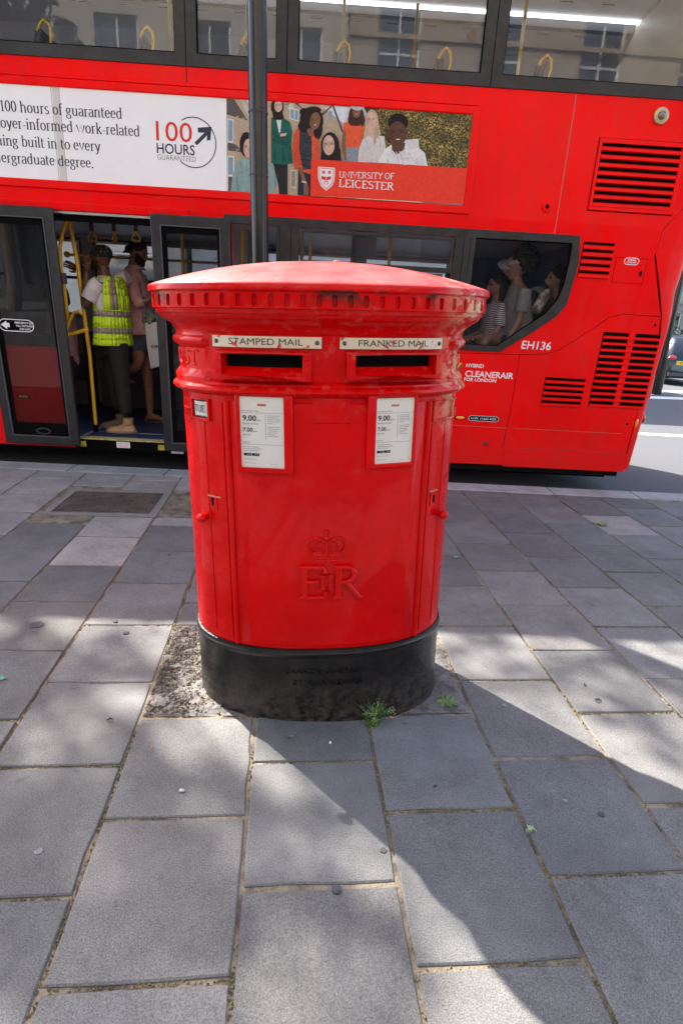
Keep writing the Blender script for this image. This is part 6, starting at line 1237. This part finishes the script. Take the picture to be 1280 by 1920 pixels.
for s_, e_, w_ in ((sn, en, wn), (sf, ef, wf)): mb.tube([s_+V3((0, 0, .02)), s_.lerp(e_, .3), s_.lerp(e_, .8), e_+(w_-e_)*.1, e_+(w_-e_)*.5], [.07, .075, .068, .066, .060], 16)
sh_o = mb.build('shirt', pk, p2, smooth=60); mb = MB(); e2 = en+(wn-en)*.5; mb.tube([en+(wn-en)*.42, e2], [.066, .066], 16); mb.build('cuff', pk, sh_o, smooth=60)
mb = MB(); mb.rings([ering(c_(254, 498), side*.078, fwd*.078, 20), ering(c_(256, 505), side*.095, fwd*.095, 20)], cap0=False, cap1=False); mb.build('collar', pk, sh_o, smooth=60)
dn = cloth('denim', (.06, .085, .13), var=.3); JT = {'pv': (J['pv'][0]+V3((0, 0, -.03)), (.165, .14)), 'hn': (J['hn'][0], .125), 'tn': (J['hn'][0].lerp(J['kn'][0], .55), .112), 'hf': (J['hf'][0], .12), 'tf': (J['hf'][0].lerp(J['kf'][0], .3), .11)}
V, F = skin(JT, [('pv', 'hn'), ('hn', 'tn'), ('pv', 'hf'), ('hf', 'tf')], 'pv'); mb = MB(); mb.add(V, F); mb.build('shorts', dn, p2, smooth=80)
mb = MB(); a = J['af'][0]; mb.rings([[V3((a.x+.07+.14*math.cos(x_), a.y-.01+.05*math.sin(x_), z)) for x_ in [2*math.pi*k/20 for k in range(20)]] for z in (.238, .256)]); mb.tube([V3((a.x+.07, a.y-.055, .256)), V3((a.x+.09, a.y, .315)), V3((a.x+.07, a.y+.045, .256))], [.010]*3, 8, flat=.4); mb.build('sandal', mat('brown_leather', (.10, .05, .03), .6), p2, smooth=40)
# carrier bag hanging from his hand
a0, a1, a2, a3 = q2_(272, 606, -.24), q2_(303, 603, -.24), q2_(305, 685, -.24), q2_(283, 691, -.24); mb = MB(); th = V3((0, .12, 0))
mb.rings([[a0, a1, a1+th, a0+th], [a0.lerp(a3, .5)+V3((-.006, -.012, 0)), a1.lerp(a2, .5)+V3((.004, -.012, 0)), a1.lerp(a2, .5)+th, a0.lerp(a3, .5)+th], [a3, a2, a2+th*.9, a3+th*.9]], cap0=False); bag = mb.build('shopping_bag', mat('white_paper_bag', (.55, .54, .54), .6, var=.06, vs_=8, bump=.3, bs=9, bdist=.03), None, smooth=30)
tag(bag, 'white shopping bag with small grey lettering hanging beside the shorts of the man in pink', 'bag')
mb = MB(); c0 = a0.lerp(a3, .52)+V3((.02, -.016, 0)); c1 = a1.lerp(a2, .45); bf = lambda x, z, o: V3((x, c0.y-o, z)); flat_text(mb, 'RIMO', bf, (c0.x+.02, c0.z-.01), (c0.x+.155, c0.z+.004), .034, .004); mb.build('lettering', mat('grey_lettering', (.10, .10, .10), .6), bag)
mb = MB(); hh = wn+V3((.07, 0, 0)); mb.tube([a0+V3((.04, .03, 0)), hh+V3((0, 0, .0)), a1+V3((-.03, .03, 0))], [.004]*3, 6); mb.build('bag_handle', mat('dark_cord', (.05, .04, .04), .7), bag, smooth=60)
mb = MB()
for i in range(26): mb.ell(q2_(random.uniform(272, 288), random.uniform(585, 618), -.2+random.uniform(-.03, .03)), (random.uniform(.02, .04), .03, random.uniform(.02, .045)), nu=7, nv=5, rot=Matrix.Rotation(random.uniform(0, 3), 3, 'Y'))
tag(mb.build('wrapped_bundle', mat('grey_green_wrap', (.22, .24, .20), .7, col2=(.10, .12, .10), vs_=40)), 'crumpled grey green bundle held above the white shopping bag', 'bundle')
# --- seated passengers
def seated(label, hd, yaw, skc, hair_fn, top_m, legs_m, arm=None, lean=0.0, pitch=0, seat_z=.66, thigh=None):
    """passenger seen in profile; hd = head centre; faces along yaw"""
    f = V3((math.cos(yaw), math.sin(yaw), 0)); sd = V3((-f.y, f.x, 0)); hip = V3((hd.x, hd.y, 0))-f*(.02+lean)+V3((0, 0, hd.z-.74)); p = person(label, (hip.x, hip.y, hip.z-.5))
    nk = hd-f*.025+V3((0, 0, -.13)); ch = hd-f*(.03+lean*.35)+V3((0, 0, -.27)); ab = hip+V3((0, 0, .20))
    J = {'pv': (hip, (.15, .13)), 'ab': (ab, (.12, .11)), 'ch': (ch, (.13, .11)), 'nk': (nk, .05), 'hb': (hd-f*.02+V3((0, 0, -.04)), .06)}; E_ = [('pv', 'ab'), ('ab', 'ch'), ('ch', 'nk'), ('nk', 'hb')]
    for s_, n in ((-1, 'l'), (1, 'r')):
        sh = ch+sd*.17*s_+V3((0, 0, .06)); el_ = sh+V3((0, 0, -.26))+f*.06+sd*.03*s_; wr = el_+f*.20+V3((0, 0, -.06))-sd*.08*s_
        if arm: el_, wr = arm(sh, s_)
        kn = hip+f*.44+sd*.10*s_+V3((0, 0, .04)); an = kn+V3((0, 0, -.44))-f*.02
        if thigh: kn = thigh(hip, s_); an = kn+V3((0, 0, -.44))
        J.update({'s'+n: (sh, .055), 'e'+n: (el_, .038), 'w'+n: (wr, .025), 'h'+n: (hip+sd*.09*s_, .085), 'k'+n: (kn, .06), 'a'+n: (an, .04)}); E_ += [('ch', 's'+n), ('s'+n, 'e'+n), ('e'+n, 'w'+n), ('pv', 'h'+n), ('h'+n, 'k'+n), ('k'+n, 'a'+n)]
    V, F = skin(J, E_, 'pv'); mb = MB(); mb.add(V, F); M = head(mb, hd, yaw, pitch)
    for n in 'lr': d = J['w'+n][0]-J['e'+n][0]; hand(mb, J['w'+n][0], d, (0, 0, 1), curl=.7)
    for n in 'lr': boot_p = J['a'+n][0]; mb.ell(boot_p+f*.06+V3((0, 0, -.03)), (.12, .05, .04))
    mb.build('body', [skc, eye_m, lip], p, smooth=80)
    mb = MB(); mb.rings([ering(c, sd*a, f*b, 22, .01) for c, a, b in ((hip+V3((0, 0, .0)), .19, .15), (ab, .175, .135), (ch+V3((0, 0, -.04)), .185, .13), (ch+V3((0, 0, .07)), .175, .10), (nk+V3((0, 0, -.03)), .075, .065))])
    for n in 'lr': mb.tube([J['s'+n][0]+V3((0, 0, .015)), J['s'+n][0].lerp(J['e'+n][0], .4), J['s'+n][0].lerp(J['e'+n][0], .72)], [.068, .068, .064], 14)
    mb.build('top', top_m, p, smooth=60)
    if legs_m:
        JT = {'pv': (hip, (.16, .14))}; E2 = []
        for n in 'lr': JT['h'+n] = (J['h'+n][0], .10); JT['k'+n] = (J['h'+n][0].lerp(J['k'+n][0], .55), .09); E2 += [('pv', 'h'+n), ('h'+n, 'k'+n)]
        V, F = skin(JT, E2, 'pv'); mb = MB(); mb.add(V, F); mb.build('shorts', legs_m, p, smooth=80)
    hair_fn(p, hd, M); return p, M, J
def long_hair(p, hd, M, L=.30):
    mb = MB(); mb.rings([ering(hd+M@V3((-.018-.01*t, 0, .026+.100*t)), M@V3((.104*math.sqrt(max(.02, 1-t*t)), 0, .02)), M@V3((0, .088*math.sqrt(max(.02, 1-t*t)), 0)), 22, .012) for t in (-.35, 0, .3, .6, .85, .98)])
    for i in range(26): a = 1.6+3.1*i/25; o = M@V3((.090*math.cos(a)-.01, .080*math.sin(a), .02)); mb.tube([hd+o, hd+o*1.08+V3((0, 0, -.10)), hd+o*.95+V3((0, 0, -L*random.uniform(.8, 1.1)))], [.022, .024, .010], 7)
    mb.build('hair', MATS['black_hair'], p, smooth=60)
stripe = mat('striped_top', (.06, .07, .10), .85); n, l, b = N(stripe); tc = n.new('ShaderNodeTexCoord'); wv = n.new('ShaderNodeTexWave'); wv.bands_direction = 'Z'; wv.inputs['Scale'].default_value = 16; wv.inputs['Distortion'].default_value = 2.2; wv.inputs['Detail'].default_value = 0; l.new(tc.outputs['Object'], wv.inputs[0]); mpr = n.new('ShaderNodeMapRange'); mpr.inputs[1].default_value = .45; mpr.inputs[2].default_value = .5; l.new(wv.outputs[1], mpr.inputs[0]); mx = n.new('ShaderNodeMix'); mx.data_type = 'RGBA'; mx.inputs['A'].default_value = (.05, .06, .09, 1); mx.inputs['B'].default_value = (.55, .56, .58, 1); l.new(mpr.outputs[0], mx.inputs['Factor']); l.new(mx.outputs['Result'], b.inputs['Base Color'])
sk3 = skinm('skin_light', (.30, .165, .115)); sk4 = skinm('skin_tan', (.24, .13, .085))
seated('woman in navy and white striped top seated leftmost in the rear window', P(934, 534, 6.25), R(186), sk3, long_hair, stripe, mat('black_skirt', (.02, .02, .025), .9), pitch=R(-12))
def afro(p, hd, M):
    mb = MB(); r_ = random.Random(5)
    for i in range(150): v = V3((r_.gauss(0, 1), r_.gauss(0, 1), r_.gauss(0, 1))).normalized(); c_ = hd+M@V3((-.09, 0, .07))+v*r_.uniform(.09, .125); mb.ell(c_, (.032,)*3, nu=7, nv=5)
    mb.build('hair', MATS['black_hair'], p, smooth=60)
    mb = MB(); mb.rings([ering(hd+M@V3((-.0, 0, .035+.08*t)), M@V3((.106*math.sqrt(max(.03, 1-t*t)), 0, 0)), M@V3((0, .086*math.sqrt(max(.03, 1-t*t)), 0)), 22) for t in (0, .3, .6, .85, .97)]); mb.tube([hd+M@V3((.07, 0, .045)), hd+M@V3((.12, 0, .045)), hd+M@V3((.165, 0, .030))], [.075, .07, .04], 16, flat=.12); mb.build('cap', cloth('pale_cap', (.30, .28, .28)), p, smooth=60)
arm_ = lambda sh, s_: (sh+V3((-.02, -.02, -.27)), sh+V3((-.13, -.05, -.50)))
pm_, Mm, Jm = seated('man in pale cap and grey t-shirt with bushy black hair, rear window', P(966, 503, 6.02), R(182), sk4, afro, cloth('grey_tshirt', (.20, .20, .19)), mat('black_shorts', (.02, .02, .02), .9), arm=arm_, lean=.10, pitch=R(-8), thigh=lambda hip, s_: hip+V3((-.36, .09*s_, .09)))
mb = MB(); sh = Jm['sl'][0]; 
for dy in (-.0,): mb.tube([sh+V3((.09, -.03, .06)), sh+V3((.02, -.055, .055)), sh+V3((-.02, -.085, -.06)), sh+V3((.06, -.10, -.24))], [.018]*4, 8, flat=.4)
bpk = tag(mb.build('backpack', cloth('backpack_black', (.02, .022, .024)), None, smooth=60), 'dark rucksack on the shoulder of the man in the pale cap', 'backpack')
mb = MB(); c_ = sh+V3((.22, .02, -.14)); mb.ell(c_, (.11, .15, .19), nu=16, nv=12); mb.build('pack', MATS['backpack_black'], bpk, smooth=60)
def bun(p, hd, M):
    long_hair(p, hd, M, .26); mb = MB(); mb.ell(hd+M@V3((.045, -.03, .118)), (.02, .030, .012), nu=10, nv=6); mb.ell(hd+M@V3((.045, .03, .118)), (.02, .030, .012), nu=10, nv=6); mb.build('sunglasses', mat('black_gloss', (.01, .01, .01), .1, coat=1), p, smooth=60)
pw, Mw, Jw = seated('woman with sunglasses on dark hair, seated rightmost in the rear window', P(1044, 524, 6.05), R(184), sk3, bun, cloth('charcoal_top', (.06, .06, .065)), mat('black_trousers', (.02, .02, .02), .9), pitch=R(-2))
b0, b1 = P(1004, 583, 5.85), P(1026, 545, 5.95); mb = MB(); mb.tube([b0, b0.lerp(b1, .1), b0.lerp(b1, .75), b0.lerp(b1, .85), b1], [.045, .050, .050, .030, .028], 16); bo = tag(mb.build('wrapped_bottle', mat('patterned_wrap', (.50, .48, .46), .5, col2=(.20, .12, .12), vs_=16, fac=(.5, .55)), None, smooth=40), 'pale patterned bottle leaning beside the woman with sunglasses', 'bottle')
b0, b1 = P(1000, 548, 6.3), P(1022, 600, 6.3); tag(MB().ell(P(1008, 560, 6.22), (.14, .12, .12), nu=14, nv=10).build('green_bag', cloth('sage_cloth', (.22, .26, .20)), None, smooth=60), 'sage green and white soft bag between the two right-hand passengers', 'bag')
def crop(p, hd, M): long_hair(p, hd, M, .12)
seated('person in pale pink top seated inside the bus, half hidden by the left door leaf', P(106, 552, 6.35), R(180), sk1, crop, cloth('pale_pink_top', (.52, .36, .36)), mat('black_leggings', (.02, .02, .02), .9))
# ------------------------------------------------------------------ STREET BEYOND, BUILDINGS, CAR, TREES
M_stone = mat('pale_stone', (.46, .42, .34), .85, worldco=True, var=.14, vs_=.7, bump=.4, bs=6); M_stone2 = mat('grey_render', (.40, .40, .38), .85, worldco=True, var=.1, vs_=.6)
M_brick = mat('brown_brick', (.24, .14, .09), .9, worldco=True, var=.2, vs_=3); M_wfr = mat('white_window_frame', (.68, .68, .66), .5)
M_wgl = mat('window_glass', (.035, .045, .055), .06, metal=0, spec=.8, coat=1)
def building(name, label, x0, x1, y, h, m, face=-1, nst=4, z0=0, dep=10, base_m=None, first=3.4, pitch=2.6):
    b = root(name, ((x0+x1)/2, y, z0), label, 'building'); fn = lambda a, z, o: Vector((a, y+face*o, z))
    nb = max(2, int((x1-x0)/pitch)); ww = 1.25; H = (h-first-.6)/max(1, nst-1); rects = []
    for i in range(nb):
        cx = x0+(x1-x0)*(i+.5)/nb; rects.append((cx-ww*.62, cx+ww*.62, z0+.7, z0+first-.5))
        for s in range(1, nst): zb = z0+first+H*(s-1)+.75; rects.append((cx-ww/2, cx+ww/2, zb, zb+H*.62))
    MB().prism(rx(x0, x1, z0-.2, z0+h), fn, -.25, 0, holes=[rx(*r) for r in rects]).build('wall', m, b)
    MB().box((x0, min(y-face*.26, y-face*dep), z0), (x1, max(y-face*.26, y-face*dep), z0+h-.1)).build('wing', m, b)
    for z, t, o in ((z0+first-.12, .22, .12), (z0+h-.45, .45, .30), (z0+h*.62, .12, .06)): MB().box((x0-.02, min(y, y+face*o), z), (x1+.02, max(y+.002, y+face*o+.002), z+t)).build('string_course', m, b)
    w0 = None
    for r in rects:
        cx, cz, w, hh = (r[0]+r[1])/2, (r[2]+r[3])/2, r[1]-r[0], r[3]-r[2]
        f = lambda a, z, o: Vector((a, y+face*o, z)); mb = MB(); mb.prism(rx(*r), f, -.16, -.08, holes=[rx(r[0]+.07, cx-.03, r[2]+.08, cz-.03), rx(cx+.03, r[1]-.07, r[2]+.08, cz-.03), rx(r[0]+.07, cx-.03, cz+.03, r[3]-.07), rx(cx+.03, r[1]-.07, cz+.03, r[3]-.07)])
        wf_ = mb.build('window', M_wfr, b); MB().prism(rx(r[0]+.04, r[1]-.04, r[2]+.04, r[3]-.04), f, -.15, -.13).build('pane', M_wgl, wf_); MB().prism(rx(r[0]-.08, r[1]+.08, r[2]-.14, r[2]), f, -.16, .07).build('sill', m, wf_)
    return b
sheet('far_pavement', [(-60, 13.5), (4.6, 13.5), (4.6, 17), (-60, 17)], 0, M_pfar)
MB().box((-60, 13.38, -.14), (4.72, 13.5, .004)).build('far_kerb', M_conc, kind='structure')
sheet('corner_pavement', [(4.9, 30), (90, 30), (90, 34), (4.9, 34)], 0, M_pfar)
building('stone_building', 'long pale stone building across the road seen through the bus windows', -26, -4.2, 17, 9.5, M_stone, nst=3)
building('rendered_building', 'grey rendered building across the road right of the pale stone one', -4.0, 4.4, 17.2, 8.8, M_stone2, nst=3)
building('corner_building', 'pale stone building far off beyond the road junction behind the dark car', 5, 42, 34, 16, M_stone, nst=4, pitch=3)
building('facing_building', 'sunlit stone building behind the camera, reflected in the bus', -16, -.01, -9, 17, M_stone, face=1, nst=5)
building('facing_brick_building', 'sunlit brown brick building behind the camera to the right', .01, 18, -9.05, 15, mat('buff_brick', (.40, .31, .22), .9, worldco=True, var=.15, vs_=2), face=1, nst=4)
for nm, x0, x1, yy, lb in (('shopfront', -15.8, -.3, -8.7, 'dark glazed shopfront, added to darken reflections, below the stone building behind the camera'), ('shopfront', .3, 17.8, -8.75, 'dark glazed shopfront, added to darken reflections, below the brick building behind the camera')):
    s_ = root(nm, ((x0+x1)/2, yy, 0), lb, 'shopfront'); MB().box((x0, yy, 3.3), (x1, yy+.35, 4.0)).build('fascia_board', int_dark, s_); MB().box((x0, yy-.1, 0), (x1, yy-.04, 3.3)).build('glazing', M_wgl, s_); MB().box((x0, yy-.04, 0), (x1, yy+.1, .5)).build('stall_riser', int_dark, s_)  # unseen shopfronts, added to give the glossy paint something dark to reflect
    for i in range(9): xx = x0+(x1-x0)*i/8; MB().box((xx-.12, yy-.02, .5), (xx+.12, yy+.12, 3.3)).build('mullion', int_dark, s_)
# white lines on the road by the rear of the bus
def stripe_(pts, name='road_marking', z=RZ+.004, m=M_paint):
    L = [G(*p, RZ) for p in pts]; L = [(v.x, v.y) for v in L]; return sheet(name, L, z, m)
stripe_([(1180, 697), (1290, 699), (1290, 701), (1180, 699)]); stripe_([(1180, 703), (1290, 707), (1290, 710), (1180, 706)]); stripe_([(1180, 731), (1290, 733.5), (1290, 737), (1180, 734)]); stripe_([(1180, 742), (1290, 745.5), (1290, 750), (1180, 746)]); stripe_([(1218, 735), (1243, 736.5), (1218, 741)]); stripe_([(1150, 809), (1290, 816), (1290, 820.5), (1150, 813)], m=mat('worn_yellow_line', (.42, .38, .26), .8, worldco=True, var=.2, vs_=20))
# dark car seen from behind at the right edge
cy0 = 20.5; cl = P(1249, 690, cy0); car = root('parked_car', (cl.x+.9, cy0, RZ), 'dark hatchback seen from behind at the right edge with a yellow number plate', 'car')
cm = mat('car_paint', (.010, .012, .018), .22, coat=.5); X0 = cl.x; Wd = 1.85
def cring(y, prof): return [V3((X0+Wd/2+Wd/2*a, y, RZ+b)) for a, b in prof]
pf = lambda w, zb, zs, zr, wr: [(-w, zb), (-w, zs*.6), (-w*.99, zs), (-wr, zr-.08), (-wr*.85, zr), (wr*.85, zr), (wr, zr-.08), (w*.99, zs), (w, zs*.6), (w, zb)]
mb = MB(); mb.rings([cring(cy0, pf(.86, .35, .62, .70, .80)), cring(cy0+.06, pf(.96, .28, .80, .98, .86)), cring(cy0+.18, pf(1, .25, .98, 1.10, .86)), cring(cy0+.45, pf(1, .22, 1.02, 1.58, .68)), cring(cy0+.9, pf(1, .22, 1.02, 1.70, .66)), cring(cy0+2.2, pf(1, .22, 1.0, 1.66, .66)), cring(cy0+3.0, pf(1, .22, .96, 1.05, .8)), cring(cy0+4.1, pf(.92, .25, .75, .82, .8))]); cb = mb.build('body', cm, car, smooth=40)
mb = MB(); mb.add([V3((X0+Wd/2+a, y, RZ+z)) for a, y, z in ((-.66, cy0+.205, 1.12), (.66, cy0+.205, 1.12), (.58, cy0+.43, 1.52), (-.58, cy0+.43, 1.52))], [(0, 1, 2, 3)]); mb.build('rear_window', M_wgl, car)
for s in (-1, 1):
    MB().ell((X0+Wd/2+s*.74, cy0+.10, RZ+.93), (.17, .07, .085)).build('tail_lamp', redlens, car, smooth=60)
    for yy in (cy0+.75, cy0+3.3):
        w = MB().tube([(X0+Wd/2+s*.68, yy, RZ+.32), (X0+Wd/2+s*.92, yy, RZ+.32)], [.32, .32], 24).build('wheel', tyre, car, smooth=40); MB().tube([(X0+Wd/2+s*.90, yy, RZ+.32), (X0+Wd/2+s*.93, yy, RZ+.32)], [.2, .19], 18).build('rim', steel, w, smooth=40)
pl = MB().box((X0+.30, cy0-.012, RZ+.70), (X0+.86, cy0+.05, RZ+.84)).build('number_plate', mat('plate_yellow', (.70, .52, .02), .5), car); mb = MB(); flat_text(mb, 'GV', lambda a, z, o: V3((a, cy0-.014, z)), (X0+.42, RZ+.735), (X0+.60, RZ+.735), .08, 0); mb.build('lettering', ink, pl)
MB().box((X0+.08, cy0-.02, RZ+.30), (X0+Wd-.08, cy0+.1, RZ+.44)).build('bumper', int_dark, car, bevel=.03)
# dark street column and greenery at the right edge
c_ = P(1268, 560, 17.0); MB_ = root('street_column', (c_.x, 17.0, RZ), 'dark slim column standing by the junction at the right edge', 'post'); MB().tube([(c_.x, 17, RZ), (c_.x, 17, 6)], [.10, .07], 14).build('shaft', M_post, MB_, smooth=40); MB().tube([(c_.x, 17, RZ), (c_.x, 17, .9)], [.16, .15], 14).build('base', M_post, MB_, smooth=40)
# trees
M_leaf = mat('plane_leaf', (.075, .125, .022), .55, worldco=True, col2=(.035, .07, .012), vs_=3); M_bark = mat('plane_bark', (.16, .13, .09), .9, worldco=True, col2=(.30, .27, .19), vs_=5, bump=.6, bs=20)
def leaves(mb, c, r, n, ls, rg):
    for i in range(n):
        v = V3((rg.gauss(0, .5), rg.gauss(0, .5), rg.gauss(0, .36)))*r; p = Vector(c)+v; a, b = rg.uniform(0, 6.3), rg.uniform(-.9, .9); M = Matrix.Rotation(a, 3, 'Z')@Matrix.Rotation(b, 3, 'X'); s = ls*rg.uniform(.6, 1.2)
        mb.add([p+M@V3(q)*s for q in ((0, -.5, 0), (.5, -.1, .05), (.32, .45, 0), (-.32, .45, 0), (-.5, -.1, .05))], [(0, 1, 2, 3, 4)])
def limb(mb, a, b, r0, r1, rg, k=5):
    a, b = Vector(a), Vector(b); L = (b-a).length; pts = [a.lerp(b, i/k)+V3((rg.gauss(0, .03), rg.gauss(0, .03), rg.gauss(0, .02)))*L*(0 if i in (0, k) else 1) for i in range(k+1)]; mb.tube(pts, [r0+(r1-r0)*i/k for i in range(k+1)], 9)
def tree(name, label, base, crown_pts, rg, ls=.22, n=60, cr=.9, r0=.3, skip=0):
    t = root(name, base, label, 'tree'); mb = MB(); base = Vector(base); cen = sum((Vector(c) for c, _ in crown_pts), V3((0, 0, 0)))/len(crown_pts); fork = V3((base.x, base.y, base.z+(min(c[2] for c, _ in crown_pts)-base.z)*.8)); limb(mb, base, fork, r0, r0*.7, rg)
    for i, (c, d) in enumerate(crown_pts):
        if i >= skip and (i % (5 if skip else 3) == 0): limb(mb, fork, c, r0*(.13 if skip else .3), .02, rg)
        elif i < skip and i % 2 == 0: limb(mb, Vector(c), Vector(c)+V3((rg.uniform(-.5, .5), rg.uniform(-.5, .5), rg.uniform(-.6, .1))), .012, .006, rg)
    mb.build('trunk', M_bark, t, smooth=50); mb = MB()
    for i, (c, d) in enumerate(crown_pts): leaves(mb, c, cr*(1 if i < skip or not skip else 2), int(n*d*(1 if i < skip or not skip else 9)), ls*(1 if i < skip or not skip else 1.8), rg)
    mb.build('crown', M_leaf, t); return t
rg = random.Random(11)
def shade_pts(spots, t0, t1):     # leaf clusters of the big tree, listed by where their shade reaches the ground
    return [(tuple(Vector((gx, gy, 0))+SUN*rg.uniform(t0, t1)), d) for gx, gy, d in spots]
spots = []
for px, py, d in ((120, 1420, .7), (20, 1235, 1.2), (130, 1232, .9), (225, 1235, 1.0), (190, 1300, .8), (40, 1310, 1.1), (-20, 1380, 1.0), (60, 1240, 1.1), (265, 1490, 1.1), (40, 1550, .9), (235, 1600, .6), (385, 1590, 1.1), (80, 1740, 1.2), (60, 1860, 1.4), (200, 1890, 1.5), (345, 1770, 1.0), (430, 1650, .9), (450, 1460, .6), (560, 1500, .9), (690, 1640, .6), (340, 1900, 1.2), (500, 1780, .35), (-60, 1300, 1.2), (-80, 1500, 1.2), (700, 1780, .4),
                  (1160, 1215, .8), (1255, 1265, .9), (1000, 1225, .5), (950, 1285, .7), (1125, 1290, .6), (1190, 1350, .5), (900, 1215, .8), (1060, 1200, .4), (1330, 1330, .8)):
    g = G(px, py); spots.append((g.x, g.y, d*1.1))
for i in range(46):
    gx, gy = rg.uniform(-2.2, .7), rg.uniform(.2, 2.3)
    if gx+gy < 1.5: spots.append((gx, gy, rg.uniform(.1, .35)))
for i in range(150): spots.append((rg.uniform(-4.5, 5.5), rg.uniform(-7, -.9), rg.uniform(.8, 1.8)))  # unseen extra clusters, added to shade the paving behind the camera
cp = shade_pts(spots, 12.5, 16); NSP = len(cp)
big = sum((Vector(c) for c, _ in cp), V3((0, 0, 0)))/len(cp)
for i in range(110):
    v = V3((rg.gauss(0, 1), rg.gauss(0, 1), rg.gauss(0, .8))).normalized()*rg.uniform(2.8, 4.6); c = big+v; c.z = max(c.z, 7.2)
    g = c-SUN*(c.z/SUN.z)
    if -3.6 < g.x < 3.6 and -1.2 < g.y < 5.6: continue
    cp.append((tuple(c), 1.0))
tree('plane_tree', 'tall plane tree across the road whose leaves dapple the pavement', (big.x-1.5, 14.6, 0), cp, rg, ls=.11, n=26, cr=.27, r0=.34, skip=NSP)
for k, (bx, by_, bz, sc, lb) in enumerate(((11.5, -6.5, 0, 1.0, 'plane tree behind the camera to the right'), (-9, -6.0, 0, 1.1, 'plane tree behind the camera to the left'), (15.2, 31.2, 0, .85, 'street tree far off beyond the junction behind the dark car'), (22.5, 31.2, 0, .9, 'second far street tree right of the first'))):
    cpp = []
    for i in range(34): v = V3((rg.gauss(0, 1), rg.gauss(0, 1), rg.gauss(0, .8))).normalized()*rg.uniform(.3, 2.6)*sc; cpp.append((tuple(V3((bx, by_, bz+(7 if k < 2 else 3.6)*sc))+v), 1))
    tree('street_tree', lb, (bx, by_, bz), cpp, rg, ls=.30, n=40, cr=.7, r0=.2)
hb_ = root('shrub', (13.0, 29.0, RZ), 'low green shrub beyond the road above the dark car', 'shrub'); mb = MB()
for i in range(30): leaves(mb, (P(1276, 600, 29).x+rg.uniform(-1.5, 3.5), 29+rg.uniform(-.5, .5), rg.uniform(.2, 2.0)), .6, 30, .22, rg)
mb.build('foliage', M_leaf, hb_)
